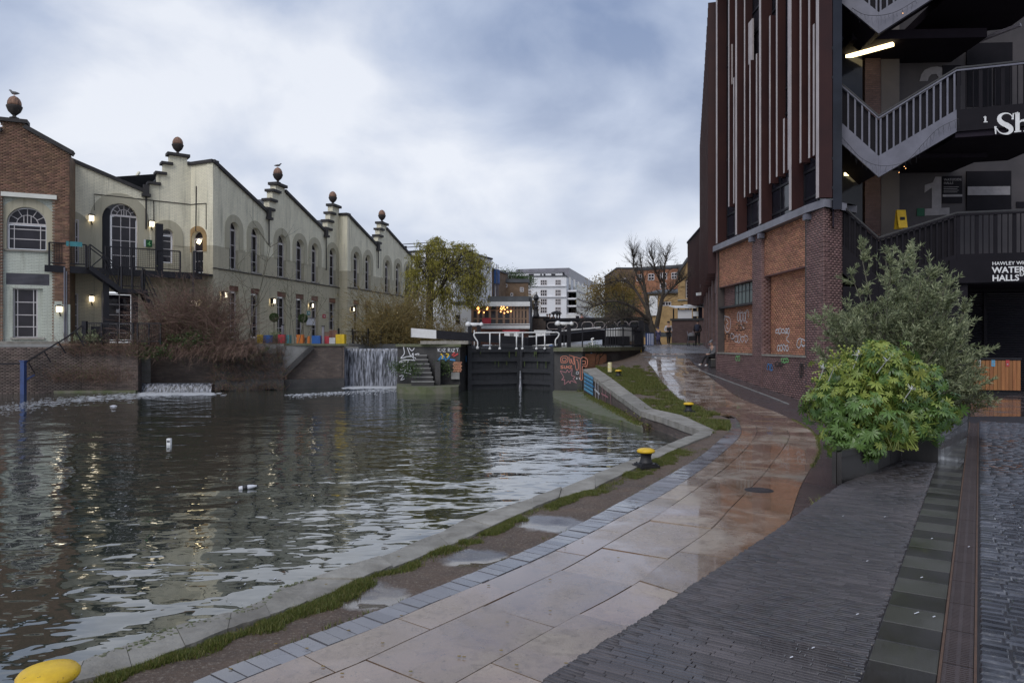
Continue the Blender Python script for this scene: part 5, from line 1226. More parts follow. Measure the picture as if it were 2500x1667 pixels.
# ---- acorn finials
def acorn(parent, c, s=1.0):
    o = node('finial', parent, loc=c - wl(parent)); q = MB()
    q.lathe([(.30 * s, 0), (.30 * s, .07 * s), (.16 * s, .12 * s), (.10 * s, .20 * s), (.13 * s, .24 * s)], 14, c); q.build('foot', m['acorncup'], o, True)
    q = MB(); q.lathe([(.10 * s, .22 * s), (.22 * s, .33 * s), (.38 * s, .50 * s), (.46 * s, .70 * s), (.50 * s, .82 * s), (.50 * s, .88 * s), (.40 * s, .92 * s)], 18, c); q.build('cup', m['acorncup'], o, True)
    q = MB(); n = 20; pr = [(.40, .88), (.435, 1.0), (.41, 1.18), (.335, 1.36), (.22, 1.5), (.10, 1.57), (.02, 1.60)]
    q.lathe([(r * s, z * s) for r, z in pr], n, c); q.v = [(c.x + (p[0] - c.x) * (1 + .05 * ((i % n) % 2)), c.y + (p[1] - c.y) * (1 + .05 * ((i % n) % 2)), p[2]) for i, p in enumerate(q.v)]; q.build('nut', m['acorn'], o, True)
    return c + Vector((0, 0, 1.6 * s))
def acpos(fr, x, y, w=-.17): a, z = fr.uz(x, y); return fr.pt(a, z, w)
acorn(hall, acpos(FB, 435.5, 376), .63); t3 = acorn(hall, acpos(FD1, 684, 447), .645); acorn(hall, acpos(FD1, 817.5, 500), .64); acorn(hall, acpos(FD2, 937, 542.5), .66)
# ---- brown gable end A
WA = MB(); ua = FA.ux
profA = px(FA, [(173, 375), (60, 312), (60, 297), (4, 284), (4, 322), (-60, 335)])
uL = 0.0; zA0 = 2.2
panel_o = [(ua(5), zA0), (ua(129.5), zA0), (ua(129.5), FA.zy(129, 488)), (ua(5), FA.zy(5, 477))]
outl = [(uL, zA0), (FA.L, zA0), (FA.L, FA.zy(172, 376)), (ua(60), FA.zy(60, 313)), (ua(60), FA.zy(60, 297)), (ua(5), FA.zy(5, 286)), (ua(5), FA.zy(5, 318)), (uL, FA.zy(5, 318) - 2.2)]
wall(WA, FA, outl, [[(p[0], p[1] + (.01 if i < 2 else 0)) for i, p in enumerate(panel_o)]], .16, .6, -.012); WA.build('brick_backing', m['mortar'], hallA)
def tA(u, z):
    if ua(5) - .0 < u < ua(129.5) and z < FA.zy(60, 480): return False
    k = np.interp(u, [o_[0] for o_ in (outl[7], outl[6])] + [ua(5) + .001, ua(60), ua(60) + .001, FA.L], [outl[7][1], outl[6][1], outl[5][1], outl[4][1], outl[3][1], outl[2][1]]); return z < k - .04
bA = brick_items(FA, 0, FA.L, zA0 + .02, outl[5][1] + .2, -.008, test=tA)
pieces(bA, 'brick', 'brown_brickwork', m['brick_brown'], hallA, 300)
# painted panel with arched window, louvre and square window
PA = MB(); x0, x1 = ua(14), ua(112); zt = FA.zy(60, 504); hA1 = archpoly(x0, x1, FA.zy(60, 609), zt, 16); y0, y1 = ua(29), ua(103); hA2 = rectpoly(y0, y1, FA.zy(60, 824), FA.zy(60, 703))
hA3 = rectpoly(ua(12.5), ua(119), FA.zy(60, 695), FA.zy(60, 667))
wall(PA, FA, panel_o, [hA1, hA2, hA3], .26, .1, -.17); PA.build('painted_panel', m['greypaint'], hallA)
archband(FA.off(-.17), x0, x1, zt - (x1 - x0) / 2, .42, hA1[0][1], m['arch'], hallA, .03)
fa2 = FA.off(-.17)
o = gridwin(hallA, fa2, x0, x1, hA1[0][1], zt, -.2, [.17, .83], [.42, .8], True, fan=6); sill(o, fa2, x0, x1, hA1[0][1])
o = gridwin(hallA, fa2, y0, y1 - .25, hA2[0][1], hA2[2][1], -.2, [.17, .83], [.22, .46, .72], False); sill(o, fa2, y0, y1, hA2[0][1])
q = MB(); q.fbox(fa2, y0 - .02, y1 + .02, hA2[0][1] - .02, hA2[2][1] + .02, -.3, -.262); q.fbox(fa2, y1 - .24, y1 + .01, hA2[0][1], hA2[2][1], -.262, -.12); q.build('window_back', m['greypaint'], hallA)
o = node('louvre', hallA, loc=fa2.pt(ua(60), hA3[0][1], 0) - wl(hallA)); zz0, zz1 = hA3[0][1], hA3[2][1]
q = MB(); q.fbox(fa2, hA3[0][0], hA3[1][0], zz0, zz1, -.2, -.15); q.build('backing', m['black'], o)
for k in range(9):
    q = MB(); z = zz0 + (zz1 - zz0) * (k + .5) / 9; A_ = fa2.pt(hA3[0][0], z, -.04); B_ = fa2.pt(hA3[1][0], z, -.04); q.bar(A_, B_, .09, .025, up=(Vector((0, 0, 1)) + fa2.N * .6).normalized()); q.build('slat', m['copingmetal'], o)
q = MB(); q.fbox(FA, ua(3), ua(139), FA.zy(70, 483.5), FA.zy(70, 473), -.1, .10); q.build('moulding', m['whitestone'], hallA)
q = MB(); q.fbox(FA, -.5, FA.L - .02, 2.2, 2.5, -.2, .12); q.build('plinth_band', m['stone'], hallA)
q = MB(); q.fbox(FA, ua(130) + .02, FA.L + .02, 2.5, 4.35, -.2, .014); q.fbox(FA, ua(133), ua(152), 3.9, 4.5, -.1, .0145); q.build('whitewashed_base', m['greypaint'], hallA)
copings(FA, [((60, 313), (178, 378))], hallA, .2); steps(FA, [(4, 61, 296.5, .18)], hallA); q = MB(); q.fbox(FA, 0, ua(5), outl[6][1] - .1, outl[6][1] + .1, -.5, .14); q.build('coping', m['blackmatt'], hallA)
t1 = acorn(hallA, acpos(FA, 33, 288), .70)
q = MB(); zr = FA.zy(60, 313) - .4; q.add([FA.pt(ua(60), zr, -.4), FA.pt(FA.L, FA.zy(172, 376) - .3, -.4), FA.pt(FA.L, FA.zy(172, 376) - .3, -8), FA.pt(ua(60), zr, -8)], [(0, 1, 2, 3)]); q.build('roof', m['slate'], hallA)
q = MB(); ret = Fr(FA.pt(FA.L, 0, 0), FA.pt(FA.L, 0, -1.8)); q.add([FA.pt(FA.L + .001, z, w) for w in (0, -2) for z in (2.2, FA.zy(172, 378))], [(0, 1, 3, 2)]); q.build('return_wall', m['bw_brown'], hallA)
q = MB(); q.tube([FA.pt(ua(158), 2.5, .06), FA.pt(ua(158), 6.2, .06)], .04, 6); q.tube([FA.pt(ua(163), 2.5, .06), FA.pt(ua(163), 6.0, .06)], .03, 6); tag(q.build('conduit', m['copingmetal'], hallA), kind='stuff')
# ---- gulls on the acorns
def gull(c, s, label, rz=0):
    o = thing('gull', label, 'bird', c); q = MB(); prof = []
    pts = [Vector((-.24, 0, .13)), Vector((-.16, 0, .14)), Vector((-.04, 0, .15)), Vector((.08, 0, .175)), Vector((.14, 0, .23)), Vector((.17, 0, .28)), Vector((.20, 0, .285)), Vector((.25, 0, .275))]
    R = Matrix.Rotation(rz, 3, 'Z'); q.tube([c + R @ p * s for p in pts], [.008 * s, .045 * s, .075 * s, .07 * s, .045 * s, .04 * s, .032 * s, .006 * s], 8)
    q.build('body', m['greycloth'], o, True); q = MB()
    for y in (-.03, .03): q.bar(c + R @ Vector((.0, y, 0)) * s, c + R @ Vector((.0, y, .1)) * s, .012 * s)
    q.build('leg', m['bin_orange'], o)
gull(t1 + Vector((0, 0, -.03)), 1.1, 'dark gull perched on the acorn of the brown brick gable', math.pi); gull(t3 + Vector((0, 0, -.03)), 1.0, 'small gull perched on an acorn of the cream hall', .3)
# ---- wall lamps, all lit
LG = 'lit lanterns along the hall walls'
def lamp(c, fr, label, bracket=True, s=1.0):
    o = thing('wall_lamp', label, 'wall lamp', c, LG); N, U = fr.N, fr.U; R = Matrix((U, N, Vector((0, 0, 1)))).transposed(); k = c + N * .22 * s
    q = MB(); q.box(k, (.30 * s, .26 * s, .34 * s), R); q.build('lamp_glass', m['lampglass'], o)
    q = MB(); q.box(k + Vector((0, 0, .20 * s)), (.36 * s, .32 * s, .07 * s), R); q.box(k + Vector((0, 0, .25 * s)), (.2 * s, .2 * s, .05 * s), R); q.box(k - U * .165 * s, (.03, .28 * s, .36 * s), R); q.build('lamp_hood', m['black'], o)
    if bracket: q = MB(); q.tube([c + N * .02 + Vector((0, 0, -.15 * s)), c + N * .04 + U * .05 + Vector((0, 0, -.42 * s)), k + U * .05 + Vector((0, 0, -.40 * s)), k + Vector((0, 0, -.17 * s))], .025, 5); q.build('bracket', m['black'], o)
for fr, x, y, s_ in ((FB, 221.6, 534, 'lit lantern left of the tall arched door above the fire escape'), (FB, 368.5, 548, 'lit lantern right of the tall arched door above the fire escape'), (FB, 222, 730, 'lit lantern on the lower wall under the fire escape'), (FA, 145.8, 755, 'lit lantern low on the brown brick pier'),
        (FC, 481, 741, 'lit lantern half hidden by the bare bramble bush'), (FD1, 541.6, 720, 'lit lantern behind the tall saplings at the hall corner'), (FD1, 660.7, 735.5, 'lit lantern above the yellow and blue tubs'), (FD1, 755, 746, 'lit lantern between the two topiary balls and white menu board'), (FD2, 856, 755, 'lit lantern just right of the canted cream pier'), (FD2, 926, 763, 'lit lantern above the withy shrub, left of two smaller ones'), (FD2, 962.7, 766.5, 'lit lantern second from the far end of the cream hall'), (FD2, 1001, 771, 'farthest lit lantern, at the end of the cream hall')):
    a, z = fr.uz(x, y); lamp(fr.pt(a, z, 0), fr, s_, True, .8)
# ---- fire escape
fe0 = B0 + FB.N * 1.7; FE = Fr(fe0 - Bd * 1.2, fe0 + Bd * (FB.L + .2)); FE2 = Fr(FE.pt(FE.L, 0, 0), C1 + FC.N * 1.5 + Cd * .1)
esc = thing('fire_escape', 'black steel fire escape with balcony and two stair flights on the cream hall', 'fire escape', FE.pt(3, ZTER, 0)); bk = m['black']
ZD = 6.28
q = MB()
vs = [FE.pt(0, ZD, .02), FE.pt(FE.L, ZD, .02), FE2.pt(FE2.L, ZD, .02), C1 + Vector((0, 0, ZD)), C0 + Vector((0, 0, ZD)), B0 - Bd * 1.0 + Vector((0, 0, ZD))]
q.add(vs + [v - Vector((0, 0, .1)) for v in vs], [tuple(range(5, -1, -1)), tuple(range(6, 12))] + [(i, (i + 1) % 6, (i + 1) % 6 + 6, i + 6) for i in range(6)]); q.build('platform', bk, esc)
q = MB(); q.fbox(FE, 0, FE.L, ZD - .34, ZD - .1, -.06, .02); q.fbox(FE2, 0, FE2.L, ZD - .34, ZD - .1, -.06, .02); q.fbox(FE2, FE2.L - .06, FE2.L, ZTER + 2, ZD - .34, -.1, 0); q.build('edge_beam', bk, esc)
def rail(fr, u0, u1, z0, z1=None, h=1.12, parent=esc, mesh=True, posts=2, lab='railing', mat=None):
    z1 = z0 if z1 is None else z1; mat = mat or bk; o = node(lab, parent, loc=fr.pt((u0 + u1) / 2, z0, 0) - wl(parent))
    q = MB(); A0, A1 = fr.pt(u0, z0, 0), fr.pt(u1, z1, 0); up = Vector((0, 0, h)); q.bar(A0 + up, A1 + up, .06); q.bar(A0 + Vector((0, 0, .12)), A1 + Vector((0, 0, .12)), .05); q.build('rail', mat, o)
    for k in range(posts):
        t = k / (posts - 1); p = A0.lerp(A1, t); q = MB(); q.bar(p - Vector((0, 0, .05)), p + up, .07); q.build('post', mat, o)
    if mesh:
        q = MB(); L = abs(u1 - u0); n = int(L / .1)
        for k in range(1, n): t = k / n; p = A0.lerp(A1, t); q.bar(p + Vector((0, 0, .12)), p + up, .012)
        for k in range(1, 10): q.bar(A0 + Vector((0, 0, .12 + .1 * k)), A1 + Vector((0, 0, .12 + .1 * k)), .012)
        tag(q.build('wire_mesh', mat, o), kind='stuff')
    return o
e = FE.ux
rail(FE, 0.2, e(210), ZD); rail(FE, e(258), e(440), ZD, posts=4); rail(FE2, .05, FE2.L, ZD, posts=3)
# upper flight, half landing, lower flight
def flight(fr, xa, za, xb, zb, w0, w1, nst, lab):
    o = node('stair_flight', esc, loc=fr.pt(e(xa), za, 0) - wl(esc)); ua_, ub_ = e(xa), e(xb)
    for w in (w0, w1):
        q = MB(); q.bar(fr.pt(ua_, za - .1, w), fr.pt(ub_, zb - .1, w), .05, .24); q.build('stringer', bk, o)
        q = MB(); q.bar(fr.pt(ua_, za + 1.05, w), fr.pt(ub_, zb + 1.05, w), .055); q.build('handrail', bk, o)
        for t in (0, 1): q = MB(); z = za + (zb - za) * t; uu = ua_ + (ub_ - ua_) * t; q.bar(fr.pt(uu, z - .1, w), fr.pt(uu, z + 1.05, w), .06); q.build('post', bk, o)
        for k in range(2):
            q = MB(); t0, t1 = .05 + .47 * k, .45 + .47 * k
            q.bar(fr.pt(ua_ + (ub_ - ua_) * t0, za + (zb - za) * t0 + (0 if k % 2 == 0 else 1.0), w), fr.pt(ua_ + (ub_ - ua_) * t1, za + (zb - za) * t1 + (1.0 if k % 2 == 0 else 0), w), .04); q.build('brace', bk, o)
    for k in range(nst):
        t = (k + .5) / nst; q = MB(); uu = ua_ + (ub_ - ua_) * t; z = za + (zb - za) * t; q.fbox(fr, uu - .13, uu + .13, z - .03, z, min(w0, w1), max(w0, w1)); q.build('tread', bk, o)
        q = MB(); q.fbox(fr, uu - .13, uu + .13, z + .001, z + .006, max(w0, w1) - .1, max(w0, w1) - .02) if False else q.fbox(fr, uu + .09, uu + .135, z - .031, z + .003, min(w0, w1) + .02, max(w0, w1) - .02); q.build('yellow_nosing', m['bin_yellow'] if lab == 'u' else m['palemetal'], o)
ZM = EYE + 130 * FE.D(e(320)) / F
flight(FE, 214, ZD, 289, ZM, .05, .95, 9, 'u'); flight(FE, 345, ZM, 402, ZTER + .05, .05, .95, 12, 'l')
q = MB(); q.fbox(FE, e(287), e(352), ZM - .22, ZM, .0, 1.0); q.build('half_landing', bk, esc); rail(FE.off(.98), e(290), e(340), ZM, posts=3)
for x in (256, 326):
    q = MB(); a = e(x); q.fbox(FE, a - .13, a + .13, ZTER, ZM - .1 if x > 300 else ZD - .3, .3, .55); q.build('column', bk, esc)
q = MB(); a = e(390); q.fbox(FE, a - .17, a + .17, ZD, EYE + 292 * FE.D(a) / F, -.35, .0); q.build('flue', bk, esc)
q = MB(); a, z = FE.uz(384, 774, .95); q.fbox(FE, a - .2, a + .2, z - .14, z + .14, .99, 1.01); q.build('notice', m['g_white'], esc)
q = MB(); a, z = FE.uz(181, 596, .02); q.fbox(FE, a - .35, a + .35, z - .12, z + .12, .04, .055); q.build('hung_sign', m['bin_teal'], esc)
es = thing('emergency_exit_sign', 'green running-man exit sign projecting beside the tall arched door', 'exit sign', FB.pt(*FB.uz(357, 592), .2)); q = MB(); a, z = FB.uz(357, 594, .25)
q.fbox(FB, a - .02, a + .3, z - .2, z + .2, .22, .26); q.build('board', M('exit_green', (.01, .10, .03)), es); q = MB(); q.fbox(FB, a - .12, a - .025, z - .2, z + .2, .22, .26); q.build('edge', m['g_white'], es)
q = MB(); q.tube([FB.pt(a + .16, z - .12, .265), FB.pt(a + .14, z, .265), FB.pt(a + .18, z + .1, .265)], .03, 5); q.tube([FB.pt(a + .06, z - .05, .265), FB.pt(a + .14, z - .02, .265), FB.pt(a + .22, z - .1, .265)], .022, 5); q.build('pictogram', m['g_green'], es)
# black doors bin-like screen and ground rail on the terrace edge
# ------------------------------------------------------------------ far bank: retaining walls, weirs, lock
bank = node('canal_bank', kind=ST)
def slab_poly(mb, pts, z1, z0, mi=0):
    ar = sum(pts[i][0] * pts[(i + 1) % len(pts)][1] - pts[(i + 1) % len(pts)][0] * pts[i][1] for i in range(len(pts)))
    p = [Vector((a, b, z1)) for a, b in pts]; mb.prism(p if ar > 0 else p[::-1], z1 - z0, mi)
def X(x, D): return ((x - CX) / F * D, D)
W0 = Fr(X(-160, 33.6), X(200, 35.15)); W0b = Fr(X(200, 35.15), X(337, 35.3))
# land under the hall (terrace at eye level)
q = MB(); slab_poly(q, [X(-400, 34), X(-160, 33.75), X(200, 35.3), X(337, 35.5), X(345, 37.0), X(525, 37.3), X(640, 37.6), X(838, 39.6), X(838, 43), X(1040, 47), X(1040, 80), (-70, 80)], ZTER - .02, -.6); q.build('terrace_ground', m['concrete'], bank)
# brick retaining wall, left part: real bricks
q = MB(); q.fbox(W0, -4, W0.L, -.5, 2.22, -.4, -.012); q.fbox(W0b, 0.002, W0b.L, -.5, 2.3, -.4, -.012); q.build('wall_core', m['mortar_dark'], bank)
it = brick_items(W0, 0, W0.L, -.02, 2.2, -.006) + brick_items(W0b, 0, W0b.L, -.02, 2.28, -.006); pieces(it, 'brick', 'canal_brickwork', m['brick_canal'], bank, 200)
q = MB(); q.fbox(W0b, -1.2, W0b.L + .05, 2.28, ZTER + .01, -.4, .06); q.fbox(W0b, -1.2, W0b.L, -.1, .10, 0, .25, 1); q.build('coping', [m['woodpale'], m['mossy']], bank)
# wall behind the first weir and the long sloped wing walls
q = MB(); wv = Fr(X(330, 37.0), X(530, 37.2)); q.fbox(wv, -.2, wv.L, .0, ZTER, -.4, 0)
w1 = Fr(X(522, 36.6), X(835, 39.1)); q.fbox(w1, 0, w1.L, -.5, ZTER, -.5, -.35); q.build('back_wall', m['bw_dark'], bank)
q = MB(); 
pw = [w1.uz(648, 958), w1.uz(836, 946), w1.uz(836, 846), w1.uz(765, 846), w1.uz(740, 872)]; pw = [(a, max(z, -.4)) for a, z in pw]; pw[0] = (pw[0][0], -.4); pw[1] = (w1.L, -.4); pw[2] = (w1.L, 2.26); pw[3] = (pw[3][0], 2.26)
wall(q, w1, pw, [], .3, .6, .0); q.build('wing_wall', m['bw_purple' if False else 'bw_dark'], bank)
q = MB(); q.bar(w1.pt(*w1.uz(655, 950), .1), w1.pt(*w1.uz(762, 846), .1), .5, .22); q.build('wing_coping', m['stonedark'], bank)
q = MB(); q.bar(w1.pt(*w1.uz(585, 890), -.2), w1.pt(*w1.uz(655, 848), -.2), .4, .2); q.build('wing_coping', m['mossy'], bank)
q = MB(); q.fbox(w1, w1.ux(690), w1.ux(838), -.3, .5, .0, .35); q.build('footing', m['stonedark'], bank)
q = MB(); q.fbox(w1, w1.ux(760), w1.L + .3, 2.26, ZTER, -.8, .08); q.fbox(w1, w1.ux(600), w1.ux(760), ZTER - .1, ZTER + .02, -.8, -.2); q.build('coping', m['mossy'], bank)
# earth slope between the wing walls
sl = MB(); n = 16; vs, fs = [], []
a0, a1 = w1.ux(525), w1.ux(690)
for i in range(n + 1):
    for j in range(7):
        u_ = a0 + (a1 - a0) * i / n; t = j / 6; top = 2.3; bot = .0
        p = w1.pt(u_, bot + (top - bot) * t ** .8 + .12 * mnoise.noise(Vector((u_ * 1.3, t * 3, 0))), .75 - 1.15 * t); vs.append(p)
for i in range(n):
    for j in range(6): k = i * 7 + j; fs.append((k, k + 7, k + 8, k + 1))
sl.add(vs, fs); sl.build('earth_slope', m['stonedark'], bank, True); SLP = [Vector(v) for v in sl.v]
# first weir: low fall under the brambles
def fall(name, fr, u0, u1, z1, z0, bow, n=90, k=10):
    q = MB(); vs, fs = [], []
    for i in range(n + 1):
        u_ = u0 + (u1 - u0) * i / n; rip = .035 * mnoise.noise(Vector((u_ * 5, 1, 0))) + .02 * mnoise.noise(Vector((u_ * 14, 2, 0)))
        for j in range(k + 1):
            t = j / k; vs.append(fr.pt(u_, z1 - (z1 - z0) * t ** 1.5, bow * t ** .55 + rip * min(1, t * 3) + .02 * mnoise.noise(Vector((u_ * 8, t * 5, 3))) * t))
    for i in range(n):
        for j in range(k): a = i * (k + 1) + j; fs.append((a, a + k + 1, a + k + 2, a + 1))
    q.add(vs, fs); return q.build(name, m['fall'], None, True, kind=ST)
wf1 = Fr(X(335, 36.0), X(524, 36.2)); q = MB(); q.fbox(wf1, -.3, wf1.L + .3, -.5, .36, -1.2, -.02); q.build('weir_sill', m['stonedark'], bank); fall('weir_water', wf1, .05, wf1.L - .05, .40, -.03, .35)
wf2 = Fr(X(834, 40.3), X(972, 40.3)); q = MB(); q.fbox(wf2, -.4, wf2.L + .3, -.5, 2.08, -1.2, -.03); q.build('weir_sill', m['stonedark'], bank); fall('weir_water', wf2, .0, wf2.L, 2.11, -.03, .22, 120, 16)
q = MB(); q.fbox(wf2, 0, wf2.L, 2.1, 2.115, -6, 0.0); q.build('weir_pool', m['water'], kind=ST)
q = MB(); sv = Fr(X(836, 39.1), X(836.5, 40.6)); q.fbox(sv, 0, sv.L + 1, -.5, 2.3, -.0, .1); q.build('wing_end', m['bw_dark'], bank)
# foam drifting from the falls
foam = MB()
def fleck(x, y, s):
    p = G(x, y, 0); n = 6; a0 = random.uniform(0, 6); vs = [(p.x + 1.4 * s * random.uniform(.6, 1.2) * math.cos(a0 + 2 * math.pi * k / n), p.y + 6 * s * random.uniform(.6, 1.2) * math.sin(a0 + 2 * math.pi * k / n), .006) for k in range(n)] + [(p.x, p.y, .008 + s * .05)]
    foam.add(vs, [(k, (k + 1) % n, n) for k in range(n)])
for _ in range(1500):
    t = random.random() ** 1.1; x = 515 - t * 530 + random.gauss(0, 16); y = 961 + t * t * 40 + random.gauss(0, 1.5 + 6 * t); fleck(x, max(y, 958), random.uniform(.008, .05) * (1.5 - 1.2 * t) * random.random() ** .5 + .004)
for _ in range(700): fleck(random.uniform(836, 972), random.uniform(941, 949), random.uniform(.02, .08))
for _ in range(900):
    t = random.random(); fleck(965 - t * 260 + random.gauss(0, 10), 949 + t * 14 + abs(random.gauss(0, 4)), random.uniform(.006, .03))
for _ in range(500): fleck(random.uniform(345, 522), random.gauss(961.5, 1.6), random.uniform(.02, .09))
for _ in range(160): fleck(random.uniform(-50, 1000), random.uniform(985, 1500), random.uniform(.002, .007))
tag(foam.build('foam', m['foam']), kind='stuff')
# ---- lock island with worn steps
isl = thing('lock_island', 'blackened stone pier with worn steps and white graffiti left of the lock gates', 'lock pier', P(1050, 838, 36))
IA = Fr(X(975, 36.4), X(1123, 35.6)); q = MB(); zi = 2.22
slab_poly(q, [X(985, 36.9), X(1066, 36.3), X(1066, 38), X(1000, 38)], zi, -.5); slab_poly(q, [X(1066, 36.1), X(1123, 35.9), X(1150, 39.5), X(1066, 39.5)], zi, -.5); slab_poly(q, [X(970, 37.2), X(985, 36.9), X(1000, 38.0), X(1066, 38.0), X(1066, 45), X(972, 45)], zi, -.5); q.build('pier_body', m['stonedark'], isl)
q = MB(); slab_poly(q, [X(966, 37.1), X(986, 36.8), X(1056, 36.3), X(1125, 35.75), X(1152, 39.6), X(1060, 40), X(972, 40.5)], zi + .14, zi); q.build('coping', m['mossy'], isl)
q = MB(); slab_poly(q, [X(1026, 36.1), X(1143, 35.9), X(1150, 39), X(1030, 39)], zi + .3, zi + .14); q.build('pale_kerb', m['stone'], isl)
q = MB(); n = 10; fr_ = [X(968, 35.9), X(972, 34.6), X(990, 34.1), X(1040, 33.9), X(1100, 34.1), X(1119, 34.4), X(1121, 35.9)]; slab_poly(q, fr_ + [X(1121, 36.6), X(970, 37.2)], .33, -.5); q.build('apron', m['mossy'], isl)
for k in range(7):
    q = MB(); t = k / 7; z1 = .33 + .21 * (k + 1); xr = 1060 - 3 * k; xl = 1004 + 3.2 * k * .6; y0 = 35.0 + .22 * k; slab_poly(q, [X(xl, y0), X(xr, y0), X(xr, y0 + 1.9 - .2 * k), X(xl, y0 + 1.9 - .2 * k)], z1, z1 - .22); q.build('step', m['stonedark'], isl); q = MB(); slab_poly(q, [X(xl - .5, y0 - .03), X(xr + .5, y0 - .03), X(xr, y0 + .26), X(xl, y0 + .26)], z1 + .012, z1 - .035); q.build('lit_step_edge', m['concrete'], isl)  # paler slab added on each step, its colour standing for the lit top
q = MB(); slab_poly(q, [X(1062, 35.4), X(1075, 35.3), X(1078, 36.3), X(1066, 36.3)], 1.5, -.2); q.build('step_cheek', m['stonedark'], isl)
q = MB()
for k in range(6): 
    for r in range(4): c = P(1110 + r * 5.2 - (k % 2) * 2, 885 + k * 4.2, 35.72); q.box(c, (.095, .05, .066), Matrix.Rotation(-.12, 3, 'Z'))
tag(q.build('patch_bricks', m['brick_orange'], isl), kind='stuff')
q = MB(); q.box(P(1112, 917, 35.75), (.42, .1, .34), Matrix.Rotation(-.12, 3, 'Z')); q.build('patch_block', m['concrete'], isl)
# ---- lock gates
gates = thing('lock_gates', 'tarred timber mitre gates holding back the lock between two stone piers', 'lock gates', P(1260, 950, 38))
zgt = 2.17
def leaf(xa, Da, xb, Db, lab):
    fr = Fr(X(xa, Da), X(xb, Db)); o = node('gate_leaf', gates, loc=fr.pt(fr.L / 2, 0, 0) - wl(gates)); L = fr.L; n = 9
    for k in range(n):
        q = MB(); q.fbox(fr, L * k / n + .004, L * (k + 1) / n - .004, -.5, zgt - .06, -.08, random.uniform(-.006, .006)); q.build('plank', m['gatewood'], o)
    for z in (.35, .95, 1.55, zgt - .12): q = MB(); q.fbox(fr, 0, L, z - .11, z + .11, .01, .13); q.build('rail', m['gatewood'], o)
    for a in (.0, L - .22): q = MB(); q.fbox(fr, a, a + .22, -.5, zgt + .0, .011, .15); q.build('post', m['gatewood'], o)
    q = MB(); q.fbox(fr, -.02, L + .02, zgt, zgt + .1, -.3, .16); q.build('walkway', m['gatewood'], o)
    q = MB()
    for k in range(7): a = random.uniform(.3, L - .3); z = random.choice((1.55, zgt - .1)); q.fbox(fr, a, a + random.uniform(.02, .06), z - random.uniform(.2, .5), z - .1, .128, .137)
    tag(q.build('moss_streak', m['lockmoss'], o), kind='stuff'); return fr
g1 = leaf(1140, 37.4, 1269, 38.6, 'l'); g2 = leaf(1271, 38.6, 1356, 37.2, 'r')
q = MB(); q.tube([P(1270, 905, 38.3), P(1270.5, 930, 38.1), P(1270, 958, 37.9)], [.03, .05, .12], 6); q.build('leak', m['fall'], None, kind=ST)
# balance beams
def beam(pts, s0, s1, white, label):
    o = thing('balance_beam', label, 'lock beam', pts[0]); a, b = pts; d = b - a; w = a.lerp(b, white)
    q = MB(); 
    def taper(p, q_, s_a, s_b, mat, nm):
        t = (q_ - p).normalized(); x = Vector((t.y, -t.x, 0)).normalized(); z = Vector((0, 0, 1)); vs = []
        for c, s_ in ((p, s_a), (q_, s_b)):
            for i, j in ((-1, -1), (1, -1), (1, 1), (-1, 1)): vs.append(c + x * s_ * .5 * i * .8 + z * s_ * .5 * j)
        k = MB(); k.add(vs, [(0, 1, 2, 3), (7, 6, 5, 4)] + [(i, (i + 1) % 4, (i + 1) % 4 + 4, i + 4) for i in range(4)]); return k.build(nm, mat, o)
    sm = s0 + (s1 - s0) * white; taper(a, w, s0, sm, m['white'], 'white_end'); taper(w, b, sm, s1, m['black'], 'timber'); return o
beam([P(1004, 812, 37.2), P(1275, 832, 38.6)], .46, .40, .215, 'black lock balance beam with a white left end, above the stepped island')
b2 = beam([P(1534, 811, 42.5), P(1285, 834, 38.4)], .62, .44, .27, 'black lock balance beam with broad white end behind the iron railings')
q = MB(); q.bar(P(1478, 833, 41.2), P(1530, 832, 42.4), .5, .55); q.build('end_block', m['black'], b2)
beam([P(1566, 824, 43.6), P(1500, 828, 43.2)], .36, .34, .6, 'farther white-ended balance beam just before the fence end post')
q = MB(); q.bar(P(1367, 808, 40.6) , P(1466, 799, 41.6), .07, .07); q.build('white_top_strip', m['white'], b2)
# white tubular handrails on the gates
hr = thing('gate_handrail', 'white tubular handrail with seven posts along the top of the lock gates', 'handrail', P(1260, 850, 37.3))
Dh = 37.35; q = MB(); q.tube(spline([P(1165.5, 850, Dh), P(1166, 835, Dh), P(1160, 825, Dh), P(1157, 818, Dh), P(1161, 813, Dh), P(1180, 812.5, Dh), P(1340, 811.5, Dh), P(1358, 811, Dh), P(1365, 815, Dh), P(1362, 823, Dh), P(1356, 831, Dh), P(1357, 849, Dh)], 5), .038, 6); q.build('top_rail', m['white'], hr, True)
for x in (1196, 1220, 1261, 1275.5, 1309.7, 1330): q = MB(); q.tube([P(x, 852, Dh), P(x, 813, Dh)], .034, 6); q.lathe([(.07, 0), (.07, .05), (.045, .1)], 8, P(x, 853, Dh)); q.build('post', m['white'], hr, True)
for x in (1166, 1357): q = MB(); q.lathe([(.08, 0), (.08, .08), (.05, .14)], 8, P(x, 852, Dh)); q.build('foot', m['white'], hr, True)
